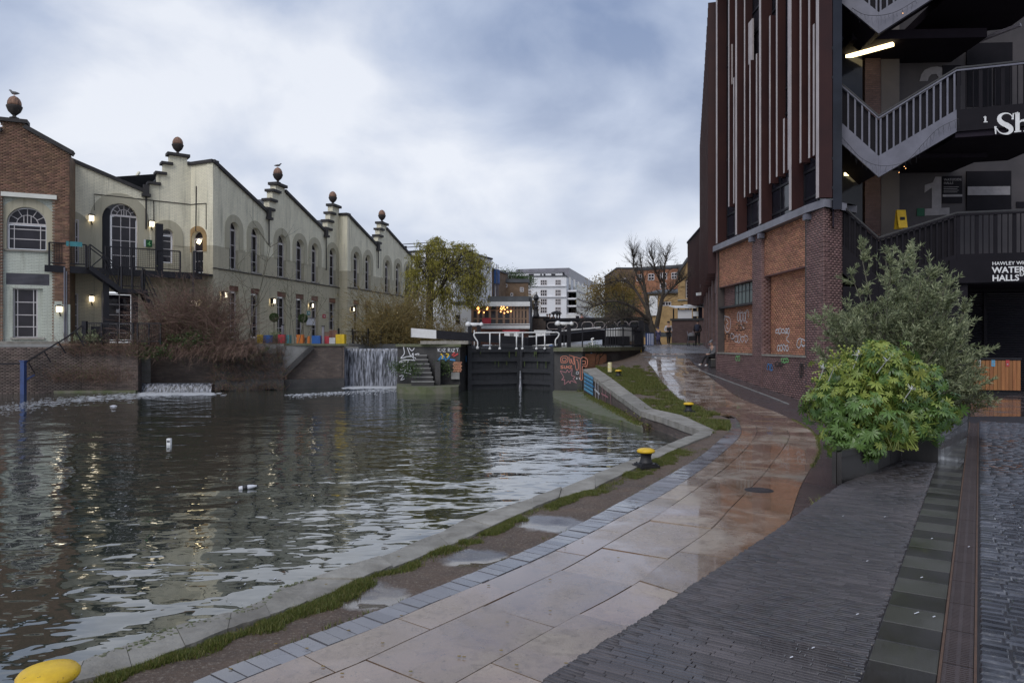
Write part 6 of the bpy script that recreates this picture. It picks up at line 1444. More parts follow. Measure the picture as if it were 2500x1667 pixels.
# paddle gear / rack posts beside the gates
for x0, x1, y, D_, lb in ((1138, 1178, 792, 39.0, 'white-capped black paddle gear left of the lock gates'), (1357, 1398, 790, 38.6, 'white-capped black paddle gear right of the lock gates')):
    o = thing('paddle_gear', lb, 'lock gear', P((x0 + x1) / 2, 848, D_), 'lock paddle gears'); c = P((x0 + x1) / 2, 848, D_)
    q = MB(); zt = EYE - (y - HY) / F * D_
    for x in (x0 + 9, x1 - 9): p = P(x, 848, D_); q.bar(p, Vector((p.x, p.y, zt)), .18, .2)
    q.bar(P(x0 + 9, 815, D_), P(x1 - 9, 815, D_), .12); q.build('frame', m['black'], o); q = MB(); q.tube([P(x0, y, D_), P(x1, y + 1, D_)], .10, 8); q.lathe([(.02, -.12), (.15, -.1), (.17, .02), (.1, .12), (.02, .15)], 10, P(x0 + 5, y, D_)); q.lathe([(.02, -.1), (.12, -.08), (.13, .02), (.02, .12)], 10, P(x1 - 3, y, D_)); q.build('white_cap', m['white'], o, True)
    q = MB(); q.bar(P(x0 + 20, 846, D_ - .1), P(x0 + 20, 806, D_ - .1), .14, .06); q.build('rack_bar', m['white'] if x0 < 1200 else m['black'], o)
# ---- right-hand pier with graffiti and curved wall
rp = thing('lock_wall', 'dark stone pier right of the lock gates with orange outline graffiti', 'lock wall', P(1390, 838, 35))
RA = Fr(X(1353, 34.7), X(1422, 34.2)); RB = Fr(X(1422, 34.2), X(1512, 37.2)); zr_ = 2.19
q = MB(); cv = [X(1353, 34.7), X(1422, 34.2), X(1448, 35.0), X(1512, 37.2), X(1548, 39.8), X(1568, 43.0), X(1574, 47)]; slab_poly(q, cv + [X(1480, 47), X(1357, 39.5)], zr_ - .18, -.5); q.build('wall', m['stonedark'], rp)
q = MB(); slab_poly(q, [X(1351, 34.5), X(1423, 34.0), X(1449, 34.8), X(1513, 37.0), X(1550, 39.6), X(1570, 42.9), X(1576, 47), X(1480, 47.2), X(1357, 39.6)], zr_, zr_ - .18); q.build('coping', m['mossy'], rp)
q = MB(); q.fbox(RB, .25, RB.L * .62, .9, 1.9, .005, .03); q.build('red_brick_patch', m['bw_orange'], rp)
# apron below the quay wall
q = MB(); ap = [G(1349, 957, .12), G(1352, 972, .12), G(1400, 990, .12), G(1450, 1010, .12), G(1520, 1028, .12), G(1570, 1046, .12), G(1566, 1036, .12), G(1500, 1000, .12), G(1425, 962, .12)]; slab_poly(q, [(p.x, p.y) for p in ap] + [X(1424, 34.3), X(1353, 34.8)], .13, -.4); q.build('stone_apron', m['mossy'], bank)
# iron fence along the curve
fn = thing('iron_fence', 'black iron railings with spiked scroll tops curving round the lock', 'railings', P(1480, 838, 40))
fp = [P(1366, 848, 38.8), P(1400, 848, 38.8), P(1468, 848, 38.6), P(1512, 848, 38.6), P(1548, 848, 40.2), P(1567, 848, 43.0)]
fp = [Vector((p.x, p.y, zr_)) for p in fp]; zt_f = [3.05, 3.0, 3.1, 3.2, 3.25, 3.4]
rs = resample(fp, 60); 
for zz in (.12, .92): q = MB(); q.tube([p + Vector((0, 0, zz)) for p in rs[18:]], .025, 5); q.build('rail', m['black'], fn)
for k, p in enumerate(rs):
    if k < 18 and k % 9: continue
    q = MB(); h = 1.05 if k % 9 else 1.2; q.bar(p, p + Vector((0, 0, h)), .03 if k % 9 else .06); q.build('bar', m['black'], fn)
q = MB()
for k, p in enumerate(rs[20:44]): q.tube([p + Vector((0, 0, 1.0)), p + Vector((.05, 0, 1.22)), p + Vector((.16, 0, 1.2)), p + Vector((.1, 0, 1.08))], .02, 4)
tag(q.build('scroll_top', m['black'], fn), kind='stuff')
q = MB(); p = P(1565, 848, 42.6); q.bar(Vector((p.x, p.y, 1.6)), Vector((p.x, p.y, 3.75)), .28, .28); q.build('end_post', m['black'], fn)
q = MB(); q.bar(P(1564, 860, 42.3), P(1564, 850, 42.3), .1, .1); q.build('yellow_mark', m['yellow'], fn)
for x, lb in ((1447, 'white windlass crank handle on the lockside behind the railings'),):
    o = thing('windlass', lb, 'lock crank', P(x, 848, 39.4)); q = MB(); q.tube(spline([P(1435, 838, 39.4), P(1444, 838, 39.4), P(1446, 832, 39.4), P(1444, 828, 39.4), P(1450, 826, 39.4)], 4), .045, 6); q.tube([P(1446, 836, 39.4), P(1447, 847, 39.4)], .05, 6); q.build('crank', m['white'], o, True)
# ---- graffiti: paint strokes lying on the stone and brick
def scrawl(fr, w, strokes, wid, mat, name, label):
    o = None; q = MB()
    for pts in strokes:
        P2 = [Vector((*fr.uz(x, y, w), 0)) for x, y in pts]; P2 = spline(P2, 3) if len(P2) > 2 else P2; k = len(P2); L_, R_ = [], []
        for i, p in enumerate(P2):
            t = (P2[min(i + 1, k - 1)] - P2[max(i - 1, 0)]); t = t.normalized() if t.length else Vector((1, 0, 0)); nn = Vector((-t.y, t.x, 0)); L_.append(p + nn * wid / 2); R_.append(p - nn * wid / 2)
        q.add([fr.pt(p.x, p.y, w + .004) for p in L_ + R_], [(i, i + 1, i + 1 + k, i + k) for i in range(k - 1)])
    o = q.build(name, mat, None); return tag(o, label, 'graffiti')
def tagmark(x, y, s, n, sd):
    r = random.Random(sd); out = []
    for k in range(n):
        cx = x + s * k * .55; out.append([(cx + r.uniform(-.3, .3) * s, y + r.uniform(-.5, -.2) * s), (cx + r.uniform(-.1, .4) * s, y + r.uniform(-.6, .3) * s), (cx + r.uniform(-.4, .2) * s, y + r.uniform(0, .6) * s), (cx + r.uniform(0, .6) * s, y + r.uniform(.0, .6) * s)])
    return out
def z6(l): return [(960 + x / 4.355, 760 + y / 4.355) for x, y in l]
scrawl(RA, .004, [z6(l) for l in ([(1785, 545), (1785, 485), (1850, 480), (1850, 540), (1785, 545)], [(1800, 530), (1800, 500), (1835, 497), (1835, 528), (1800, 530)], [(1868, 480), (1878, 545), (1892, 548), (1888, 500), (1908, 552), (1925, 560), (1912, 478)], [(1925, 480), (1940, 600), (1955, 625), (1970, 600), (1962, 520), (1945, 515)], [(1870, 465), (1985, 500)], [(1990, 725), (1992, 505), (2060, 505), (2058, 585), (2012, 588), (2012, 722), (1990, 725)], [(2012, 530), (2040, 528), (2042, 560), (2012, 562)])], .028, m['g_orange'], 'graffiti_lettering', 'orange outline block letters sprayed on the right lock pier')
scrawl(RA, .004, [z6(l) for l in ([(1808, 575), (1785, 580), (1785, 590), (1805, 595), (1803, 605), (1780, 606)], [(1820, 578), (1820, 604), (1838, 604)], [(1842, 606), (1842, 578), (1862, 605), (1862, 578)], [(1870, 580), (1900, 578), (1872, 606), (1905, 604)])], .03, m['g_orange'], 'graffiti_lettering', 'orange letters SENZ sprayed above the star on the lock pier')
star = [(1775, 632), (1838, 650), (1850, 620), (1868, 650), (1905, 612), (1895, 680), (1935, 695), (1912, 715), (1950, 762), (1890, 735), (1880, 765), (1865, 738), (1820, 778), (1825, 725), (1790, 728), (1815, 700), (1775, 632)]
scrawl(RA, .004, [z6(star[i:i + 2]) for i in range(len(star) - 1)], .03, m['g_pink'], 'graffiti_star', 'pink outlined star sprayed on the right lock pier')
scrawl(RA, .004, [z6(l) for l in ([(1950, 640), (1970, 645), (1968, 665), (1945, 662), (1950, 640)], [(1945, 705), (1958, 705), (1946, 718), (1960, 718)], [(1972, 705), (1985, 706), (1978, 720), (1986, 720)])], .02, m['g_white'], 'graffiti_mark', 'small white sprayed numbers beside the pink star')
scrawl(RB, .034, [z6(l) for l in ([(2145, 560), (2160, 460), (2200, 455), (2180, 560)], [(2200, 490), (2260, 440), (2280, 520), (2230, 560)], [(2250, 450), (2330, 430)], [(2290, 560), (2300, 470), (2330, 540)])], .06, m['g_black'], 'graffiti_lettering', 'black letters sprayed on the red brick patch of the lock wall')
scrawl(RB, .004, [z6(l) for l in ([(2100, 440), (2118, 460), (2102, 480), (2118, 500), (2102, 520), (2118, 545), (2100, 570)], [(2118, 445), (2100, 590)])], .07, m['g_cyan'], 'graffiti_lettering', 'pale blue scrawl at the edge of the red brick patch')
I1 = Fr(X(968, 37.0), X(1004, 36.7)); I2 = Fr(X(1066, 36.08), X(1123, 35.88))
scrawl(I1, .03, [z6(l) for l in ([(110, 380), (118, 450), (80, 500), (175, 478), (280, 520), (120, 515), (60, 545), (140, 530)], [(150, 385), (190, 480), (210, 440), (215, 510)], [(160, 520), (150, 600), (190, 640), (175, 560)], [(55, 580), (130, 560), (70, 620), (140, 610), (90, 660)], [(90, 640), (190, 665)], [(65, 690), (110, 680), (80, 730), (120, 715)], [(230, 460), (275, 450), (240, 510), (285, 490)], [(170, 390), (200, 420), (225, 390)])], .045, m['g_white'], 'graffiti_scrawl', 'large white scrawl on the left end of the lock island')
IS = Fr(X(1004, 37.99), X(1066, 37.99))
scrawl(IS, .02, [z6(l) for l in ([(290, 470), (300, 455), (310, 485)], [(325, 460), (335, 490), (345, 458)], [(405, 400), (430, 420), (405, 440), (440, 470), (400, 480)], [(440, 400), (410, 500), (450, 500), (455, 420)])], .05, m['g_white'], 'graffiti_scrawl', 'white scrawl above the worn steps of the lock island')
scrawl(I2, .012, [z6(l) for l in ([(475, 395), (478, 430)], [(500, 395), (480, 412), (505, 430)], [(520, 398), (520, 428)], [(532, 398), (555, 398), (532, 428), (558, 428)], [(585, 430), (585, 395), (605, 403), (587, 412), (610, 430)], [(622, 398), (622, 428)], [(632, 400), (655, 398), (632, 430), (655, 428)], [(665, 395), (698, 392)], [(682, 394), (684, 428)])], .03, m['g_white'], 'graffiti_lettering', 'white letters KIZ RIZT sprayed high on the lock island')
scrawl(I2, .012, [z6(l) for l in ([(480, 520), (530, 470), (560, 520), (600, 470)], [(500, 500), (545, 500)], [(600, 510), (660, 520)])], .09, m['g_blue'], 'graffiti_scrawl', 'blue and dark scrawl on the lock island beside the steps')
scrawl(I2, .016, [z6(l) for l in ([(505, 450), (530, 480), (515, 500)], [(560, 450), (590, 460), (570, 490)])], .06, m['bin_yellow'], 'graffiti_scrawl', 'small yellow dabs over the blue scrawl on the island')
scrawl(I2, .016, [z6(l) for l in ([(625, 470), (655, 435)], [(640, 480), (690, 450)])], .08, m['g_red'], 'graffiti_scrawl', 'red stroke at the right of the lock island')
gq = Fr(g1.pt(0, 0, .0), g1.pt(g1.L, 0, .0)); scrawl(Fr(X(1126, 36.0), X(1150, 38.9)), .02, [z6(l) for l in ([(770, 490), (800, 485)], [(768, 505), (802, 502)], [(770, 520), (800, 520)])], .16, m['g_blue'], 'graffiti_block', 'small solid blue panel sprayed on the lock chamber wall')
# wall below the quay coping: painted pieces
def qwall(i): return Fr(co[i], co[i + 1])
qa, qb = qwall(0), qwall(1)
scrawl(qa, .02, [[(1426, 912 + k * 9), (1448, 924 + k * 9.5)] for k in range(5)], .12, m['g_cyan'], 'graffiti_piece', 'pale blue lettering painted along the quay wall by the lock')
scrawl(qa, .03, [[(1430, 915), (1433, 950)], [(1438, 920), (1441, 958)], [(1446, 925), (1448, 965)], [(1428, 932), (1452, 945)]], .03, m['g_blue'], 'graffiti_piece', 'blue outline strokes over the pale quay wall lettering')
scrawl(qa, .02, [[(1454, 928), (1454, 975)], [(1460, 933), (1461, 978)], [(1452, 950), (1464, 962)]], .08, m['g_white'], 'graffiti_piece', 'white strokes painted on the quay wall past the blue lettering')
scrawl(qb, .02, [[(1470, 940), (1473, 985)], [(1480, 950), (1477, 985)], [(1468, 960), (1485, 970)], [(1490, 955), (1492, 995)]], .06, m['g_pink'], 'graffiti_piece', 'faded pink strokes painted along the low quay wall')
# brick plinth graffiti
RP = R1.off(-PIN)
def zz5(l): return [(1660 + x / 4.355, 680 + y / 4.355) for x, y in l]
GB = 'spray paint tags on the brick plinth'
def loops(x, y, w, h, n, sd):
    r = random.Random(sd); out = []
    for k in range(n):
        cx = x + w * (k + .5) / n; a = r.uniform(0, 6); s_ = []
        for j in range(8): a += r.uniform(.5, 1.4); s_.append((cx + w / n * .7 * math.cos(a) * r.uniform(.4, 1), y + h * .5 * math.sin(a) * r.uniform(.5, 1)))
        out.append(s_)
    return out
G5 = .018
scrawl(RP, G5, [zz5(l) for l in ([[(480, 400), (530, 420), (540, 490), (520, 560), (490, 560), (470, 480), (480, 400)], [(490, 430), (515, 470), (490, 500), (515, 540)], [(475, 395), (500, 410)]])], .035, m['g_white'], 'graffiti_tag', 'white looped oval tag on the brick left of the middle pier')
scrawl(RP, G5, [zz5(l) for l in loops(610, 400, 120, 150, 4, 3)] + [zz5([(640, 330), (650, 480), (685, 530)])], .03, m['g_white'], 'graffiti_tag', 'tall spiky white tag under the wired glass window')
scrawl(RP, G5, [zz5(l) for l in loops(580, 640, 140, 100, 4, 5)] + [zz5(l) for l in loops(540, 610, 40, 70, 1, 6)], .03, m['g_white'], 'graffiti_tag', 'low white tag above the plinth ledge beside the middle pier')
scrawl(RP, G5, [zz5(l) for l in loops(455, 620, 130, 110, 4, 8)] + [zz5(l) for l in loops(590, 520, 110, 90, 3, 9)], .04, m['g_black'], 'graffiti_tag', 'black smudged tag between the white tags under the window')
scrawl(RP, G5, [zz5(l) for l in loops(1020, 560, 150, 70, 5, 11)] + [zz5([(1120, 560), (1160, 600), (1130, 640), (1165, 680)])], .03, m['g_white'], 'graffiti_tag', 'arched white tag in the large orange brick panel')
scrawl(RP, G5, [zz5(l) for l in loops(1035, 735, 120, 80, 4, 13)], .035, m['g_white'], 'graffiti_tag', 'white bubble letters above the ledge in the large brick panel')
scrawl(RP, G5, [zz5(l) for l in loops(1245, 680, 90, 120, 2, 15)], .035, m['g_white'], 'graffiti_tag', 'round white tag at the right edge of the large brick panel')
scrawl(R1, .014, [zz5(l) for l in loops(595, 845, 45, 60, 2, 17)], .04, m['g_green'], 'graffiti_tag', 'small green tag on the purple brick base under the left panel')
scrawl(R1, .014, [zz5(l) for l in loops(1075, 870, 80, 70, 3, 19)], .04, m['g_green'], 'graffiti_tag', 'larger green tag on the purple brick base under the large panel')
scrawl(R1, .014, [zz5(l) for l in loops(930, 940, 55, 90, 2, 21)], .045, m['g_blue'], 'graffiti_tag', 'blue scribble low on the purple brick base')
scrawl(R1, .014, [zz5(l) for l in loops(1010, 910, 80, 60, 2, 23)] + [zz5(l) for l in loops(1275, 980, 35, 180, 2, 24)], .05, m['g_black'], 'graffiti_tag', 'black scribble on the purple brick base beside the green tag')
# ------------------------------------------------------------------ beyond the lock: bridge, pavilion, houses
GZ = 2.3
# ---- iron road bridge
br = thing('iron_bridge', 'black iron road bridge with pale oval panel outlines behind the lock', 'bridge', P(1430, 838, 61))
BF = Fr(P(1297, 838, 63.5), P(1590, 838, 59.0)); bz = lambda y: EYE + (HY - y) / F * 61.5
q = MB(); q.fbox(BF, BF.ux(1330), BF.L, bz(808), bz(782), -.3, 0); q.build('girder', m['black'], br)
q = MB(); q.fbox(BF, BF.ux(1328), BF.L, bz(782), bz(776), -.4, .12); q.build('top_flange', m['black'], br)
q = MB(); q.fbox(BF, BF.ux(1330), BF.L, bz(812), bz(808), -.4, .1); q.build('bottom_flange', m['black'], br)
q = MB(); q.fbox(BF, BF.ux(1330), BF.L, 3.0, 3.35, -9, -.3); q.build('deck', m['concrete'], br)
q = MB(); q.fbox(BF, 0, BF.ux(1333), GZ - .3, bz(774), -.8, .1); q.build('abutment', m['bw_dark'], br); q = MB(); q.fbox(BF, -.1, BF.ux(1334), bz(774), bz(771), -.9, .15); q.build('abutment_coping', m['black'], br)
def ovalline(x0, x1, y0, y1):
    a0, a1 = BF.ux(x0), BF.ux(x1); z0, z1 = bz(y1), bz(y0); r = (z1 - z0) / 2; pts = []
    for k in range(24):
        t = 2 * math.pi * k / 24; cx = (a1 - r) if math.cos(t) > 0 else (a0 + r); pts.append(BF.pt(cx + r * math.cos(t), (z0 + z1) / 2 + r * math.sin(t), .02))
    q = MB(); q.tube(pts + [pts[0], pts[1]], .035, 4); q.build('panel_outline', m['fin_edge'], br)
for x in (1336, 1384, 1421, 1450, 1479, 1508, 1537): ovalline(x, x + (45 if x == 1336 else 26), 786, 803)
# figures and a van on the bridge come later
# ---- ornate lamp standard
lp_ = thing('ornate_street_lamp', 'black ornate cast iron lamp standard beside the bridge parapet', 'street lamp', P(1309, 772, 65)); c = P(1309, 776, 65); s_ = 65 / F
q = MB(); q.lathe([(.30, 0), (.30, .2), (.2, .5), (.16, .9), (.24, 1.0), (.12, 1.1), (.09, 1.5)], 10, c); q.build('post', m['iron'], lp_, True)
q = MB()
for a in range(4): t = a * math.pi / 2 + .4; q.tube([c + Vector((0, 0, 1.1)), c + Vector((.28 * math.cos(t), .28 * math.sin(t), 1.25)), c + Vector((.3 * math.cos(t), .3 * math.sin(t), 1.5))], .04, 5)
q.build('bracket', m['iron'], lp_)
q = MB(); q.lathe([(.10, 1.45), (.26, 1.75), (.28, 1.8), (.16, 2.05), (.05, 2.15), (.03, 2.35)], 8, c); q.build('lantern', m['iron'], lp_)
q = MB(); q.lathe([(.12, 1.5), (.235, 1.74)], 8, c); q.v = [(c.x + (p[0] - c.x) * 1.06, c.y + (p[1] - c.y) * 1.06, p[2]) for p in q.v]; q.build('lantern_glass', m['glass_g'], lp_)
# ---- canal-side pavilion
pv_ = thing('timber_pavilion', 'timber framed glazed cafe pavilion hung with orange fairy lights', 'pavilion', P(1220, 838, 57)); PF = Fr(P(1152, 838, 57.3), P(1291, 838, 57.1)); pzz = lambda y: EYE + (HY - y) / F * 57.2; pu = PF.ux
q = MB(); q.fbox(PF, 0, PF.L, GZ, pzz(792), -6, -.05); q.fbox(PF, 0, PF.L, pzz(745), pzz(741), -6, -.3); q.fbox(PF, 0, PF.L, pzz(792), pzz(741), -6, -5.7); q.build('shell', m['woodbrown'], pv_)
q = MB(); q.fbox(PF, -.2, PF.L + .1, pzz(748), pzz(737), -.3, .25); q.build('fascia', m['white'], pv_)
q = MB(); q.fbox(PF, pu(1190), PF.L + .2, pzz(738), pzz(723), -5, -.1); q.build('roof_upstand', m['slate'], pv_)
for x in (1153, 1167, 1180, 1196, 1213, 1230, 1247, 1255, 1263, 1271, 1279, 1288): q = MB(); a = pu(x); q.fbox(PF, a - .09, a + .09, pzz(790), pzz(748), -.2, .0); q.build('mullion', m['woodpale'], pv_)
for y in (757, 778): q = MB(); q.fbox(PF, 0, PF.L, pzz(y) - .05, pzz(y) + .05, -.15, -.02); q.build('transom', m['woodpale'], pv_)
xs = [1153, 1167, 1180, 1196, 1213, 1230, 1247, 1263, 1279, 1288]
for a, b in zip(xs[:-1], xs[1:]): q = MB(); q.fbox(PF, pu(a) + .09, pu(b) - .09, pzz(790), pzz(748), -.13, -.11); q.build('pane', m['glass'], pv_)
fl2 = thing('fairy_lights', 'cluster of orange bulbs glowing behind the pavilion glazing', 'string lights', PF.pt(pu(1215), pzz(760), .1))
r_ = random.Random(4); q = MB(); q.tube([PF.pt(pu(1160), pzz(750), .05), PF.pt(pu(1200), pzz(755), .05), PF.pt(pu(1250), pzz(751), .05)], .015, 3); q.build('cable', m['iron'], fl2)
for k in range(26): x = r_.choice((r_.uniform(1160, 1210), r_.uniform(1222, 1248))); y = r_.uniform(750, 766); q = MB(); q.lathe([(.01, 0), (.05, .03), (.05, .08), (.01, .11)], 6, PF.pt(pu(x), pzz(y), .05)); q.build('bulb', m['bulb'], fl2)
q = MB(); q.fbox(PF, pu(1178), PF.L + .1, pzz(803), pzz(795), .2, 1.2); q.fbox(PF, pu(1178), PF.L + .1, pzz(793), pzz(791), .3, 1.2); q.build('terrace_edge', m['white'], pv_)
q = MB(); q.fbox(PF, PF.L + .001, PF.L + .22, GZ - .3, pzz(727), -4, -.1); q.build('side_wall', m['slate'], pv_); q = MB(); q.fbox(PF, PF.L + .0, PF.L + .12, pzz(800), pzz(740), -.05, .1); q.build('downpipe', m['palemetal'], pv_)
q = MB(); q.box(PF.pt(pu(1188), pzz(784), .05), (.7, .1, .5)); q.build('red_chair', m['bin_red'], pv_)
# ---- houses
def house(name, label, x0, x1, ytop, D0, D1=None, mat='stucco', depth=8, wins=(), zb=GZ - .2, roofm='slate', roofh=.0, winm='glass', fmat='frame', cat='building', side=None):
    D1 = D1 or D0; o = thing(name, label, cat, P((x0 + x1) / 2, 838, (D0 + D1) / 2)); fr = Fr(P(x0, 838, D0), P(x1, 838, D1)); zt = EYE + (HY - ytop) / F * (D0 + D1) / 2
    q = MB(); q.fbox(fr, 0, fr.L, zb, zt, -depth, 0); q.build('wall', m[mat], o)
    q = MB(); q.fbox(fr, -.15, fr.L + .15, zt, zt + .18 + roofh, -depth, .12); q.build('roof', m[roofm], o)
    zz = lambda y: EYE + (HY - y) / F * (D0 + D1) / 2
    for (wx0, wx1, wy0, wy1, nc, nr) in wins:
        a, b, z0, z1 = fr.ux(wx0), fr.ux(wx1), zz(wy1), zz(wy0); w_ = node('window', o, loc=fr.pt((a + b) / 2, z0, 0) - wl(o)); t = .026 * D0 / 60
        for k in range(nc):
            for j in range(nr): q = MB(); q.fbox(fr, a + (b - a) * k / nc + t, a + (b - a) * (k + 1) / nc - t, z0 + (z1 - z0) * j / nr + t, z0 + (z1 - z0) * (j + 1) / nr - t, -.05, .006); q.build('pane', m[winm], w_)
        q = MB()
        for k in range(nc + 1): q.fbox(fr, a + (b - a) * k / nc - t, a + (b - a) * k / nc + t, z0, z1, -.02, .05)
        for j in range(nr + 1): q.fbox(fr, a, b, z0 + (z1 - z0) * j / nr - t, z0 + (z1 - z0) * j / nr + t, -.02, .049)
        q.build('frame', m[fmat], w_)
    return o, fr, zz
W5 = []
for x0, x1 in ((1283, 1296), (1320, 1335), (1356, 1369)):
    for y0, y1 in ((684, 696), (708, 723), (730, 744), (750, 764)): W5.append((x0, x1, y0, y1, 3, 2))
o, fr, zz = house('white_flats', 'white stuccoed apartment block with rows of sash windows beyond the bridge', 1225, 1382, 676, 111, 110, 'stucco', 24, W5)
q = MB(); q.fbox(fr, .5, fr.L - .6, zz(676), zz(664), -29, -1.0); q.build('attic', m['stucco'], o); q = MB(); q.fbox(fr, .3, fr.L - .3, zz(664), zz(662), -29, -.8); q.build('attic_roof', m['copingmetal'], o)
for y in (699, 725): q = MB(); q.fbox(fr, 0, fr.L, zz(y + 1), zz(y - 1), -.1, .25); q.build('string_course', m['stucco'], o)
for x0, x1 in ((1290, 1302), (1318, 1322), (1326, 1331), (1345, 1355)): q = MB(); q.fbox(fr, fr.ux(x0), fr.ux(x1), zz(674), zz(667), -1.05, -.97); q.build('attic_window', m['glass'], o)
sf = Fr(P(1383, 838, 110), P(1472, 838, 152)); sz = lambda y, x: sf.uz(x, y)[1]
for k, (y0, yt) in enumerate(((708, 700), (727, 720), (745, 739), (764, 758))):
    z0, z1 = sz(y0, 1384), sz(yt, 1384); q = MB(); q.fbox(sf, .5, sf.L - 8, z0 - .25, z0, 0, 1.5); q.build('balcony', m['stucco'], o); q = MB(); q.fbox(sf, .5, sf.L - 8, z0, z0 + 1.0, 1.42, 1.47); q.build('balcony_glass', m['glass_g'], o)
    for j in range(7): a = 2 + j * 4.2; q = MB(); q.fbox(sf, a, a + 1.8, z0 + .0, z0 + 2.2, .0, .02); q.build('window', m['glass'], o)
q = MB(); q.fbox(sf, 8, sf.L, sz(676, 1384) - .2, sz(676, 1384) + 2.2, -10, -1); q.build('attic', m['copingmetal'], o); q = MB(); q.fbox(sf, 0, sf.L, GZ, sz(676, 1384) - .1, -8, -.002); q.build('side_wall', m['stucco'], o)
house('brown_brick_house', 'brown brick house gable between the blue sheeting and the white flats', 1216, 1290, 690, 86, 86, 'bw_brown', 8, [(1232, 1238, 694, 701, 1, 1), (1247, 1252, 716, 722, 1, 1), (1270, 1278, 702, 712, 2, 2)], roofh=.25)
o, fr, zz = house('scaffolded_house', 'pale house wrapped in bright blue sheeting and scaffold poles', 1186, 1210, 680, 82, 82, 'stucco', 7, [(1189, 1199, 695, 707, 2, 2)])
q = MB(); q.fbox(fr, fr.ux(1196), fr.ux(1219), zz(692), zz(659), -4, .4); q.build('blue_sheeting', m['bluetarp'], o); q = MB(); q.fbox(fr, fr.ux(1196), fr.ux(1206), zz(719), zz(707), -.5, .5); q.build('blue_sheeting', m['bluetarp'], o)
for x in (1192, 1196, 1201, 1206, 1212, 1216): q = MB(); a = fr.ux(x); q.tube([fr.pt(a, GZ, .5), fr.pt(a, zz(random.uniform(645, 657)), .5)], .05, 5); q.build('scaffold_pole', m['palemetal'], o)
o, fr, zz = house('white_terrace_house', 'white rendered terrace with black roof rail half hidden by the willow', 1000, 1112, 614, 74, 72, 'stucco', 9, [(1008, 1018, 655, 680, 2, 3), (1030, 1042, 655, 680, 2, 3), (1056, 1068, 655, 680, 2, 3), (1086, 1098, 655, 680, 2, 3), (1010, 1022, 700, 730, 2, 3), (1040, 1052, 700, 730, 2, 3), (1078, 1090, 700, 730, 2, 3)], roofm='black')
for y in (593, 601): q = MB(); q.tube([fr.pt(fr.ux(984), zz(y), .2), fr.pt(fr.ux(1090), zz(y), .2)], .04, 5); q.build('roof_rail', m['black'], o)
for x in (985, 992, 1028, 1060, 1089): q = MB(); q.tube([fr.pt(fr.ux(x), zz(614), .2), fr.pt(fr.ux(x), zz(593 if x != 992 else 598), .2)], .05 if x != 992 else .2, 5); q.build('rail_post', m['black'], o)
house('grey_brick_house', 'tall grey-brown house with sash windows right behind the willow', 1116, 1186, 655, 80, 79, 'bw_brown', 8, [(1122, 1134, 676, 703, 2, 4), (1148, 1158, 668, 684, 2, 2), (1165, 1176, 668, 684, 2, 2), (1124, 1134, 715, 730, 2, 2)])
house('white_cottage', 'low white painted wall of a lock cottage beside the pavilion', 1106, 1152, 742, 57.5, 57.3, 'stucco', 5, [(1112, 1124, 768, 792, 1, 2)])
# ---- warehouses on the right
AW = [(1555, 1567, 668, 683, 2, 2), (1583, 1597, 668, 683, 2, 2), (1612, 1628, 667, 683, 3, 2), (1640, 1652, 668, 682, 2, 2), (1612, 1626, 691, 704, 2, 2)]
house('brick_warehouse', 'dark brick warehouse block with parapet behind the bare tree', 1507, 1552, 656, 104, 104, 'bw_brown', 14, [(1518, 1528, 680, 692, 2, 2)])
o, fr, zz = house('orange_brick_warehouse', 'orange brick warehouse with arched windows and slate hipped roof', 1550, 1672, 658, 102, 98, 'bw_orange', 14, AW, roofm='slate', roofh=.3)
q = MB(); q.add([fr.pt(0, zz(656), .2), fr.pt(fr.L, zz(656), .2), fr.pt(fr.L - 2, zz(638), -5), fr.pt(2, zz(650), -5)], [(0, 1, 2, 3)]); q.build('hipped_roof', m['slate'], o)
for (x0, x1, y0, y1, _, _) in AW: a, b = fr.ux(x0), fr.ux(x1); archband(fr, a, b, zz(y0), .2, zz(y0) - .02, m['bw_orange'], o, .06, 'window_arch', 8)
o, fr, zz = house('market_shed', 'low brick market shed with grey slate roof behind the bare tree', 1572, 1662, 716, 84, 82, 'bw_yellow', 10, [(1618, 1638, 738, 746, 3, 1)])
q = MB(); q.add([fr.pt(0, zz(717), .4), fr.pt(fr.L, zz(717), .4), fr.pt(fr.L, zz(699), -5), fr.pt(.3, zz(699), -5)], [(0, 1, 2, 3)]); q.build('slate_slope', m['slate'], o)
q = MB(); q.fbox(fr, fr.ux(1586), fr.ux(1606), zz(770), zz(722), .05, .2); q.build('white_banner', m['white'], o)
o = thing('yellow_gabled_hall', 'yellow stock brick gable with a tall arched window beside the steel annex', 'building', P(1670, 838, 76)); fr = Fr(P(1655, 838, 76), P(1700, 838, 75)); zz = lambda y: EYE + (HY - y) / F * 75.7; YU = fr.ux
q = MB(); hole = archpoly(YU(1673), YU(1686), zz(728), zz(680), 10); wall(q, fr, [(0, GZ - .2), (fr.L, GZ - .2), (fr.L, zz(632)), (YU(1681), zz(632)), (0, zz(672))], [hole], .3, .5); q.build('wall', m['bw_yellow'], o)
gridwin(o, fr, YU(1673), YU(1686), zz(728), zz(680), -.25, [.33, .66], [.2, .4, .6, .8], True)
archband(fr, YU(1673), YU(1686), zz(680) - (YU(1686) - YU(1673)) / 2, .45, zz(700), m['bw_yellow'], o, .08); q = MB(); q.bar(fr.pt(-.1, zz(671), 0), fr.pt(YU(1681), zz(631), 0), .6, .2); q.build('verge_coping', m['slate'], o); q = MB(); q.fbox(fr, 0, fr.L, zz(734), zz(731), -.1, .15); q.build('string_course', m['stone'], o)
for x in (1665, 1677): q = MB(); q.fbox(fr, YU(x - 2.5), YU(x + 2.5), zz(752), zz(744), .0, .02); q.build('window', m['glass'], o)
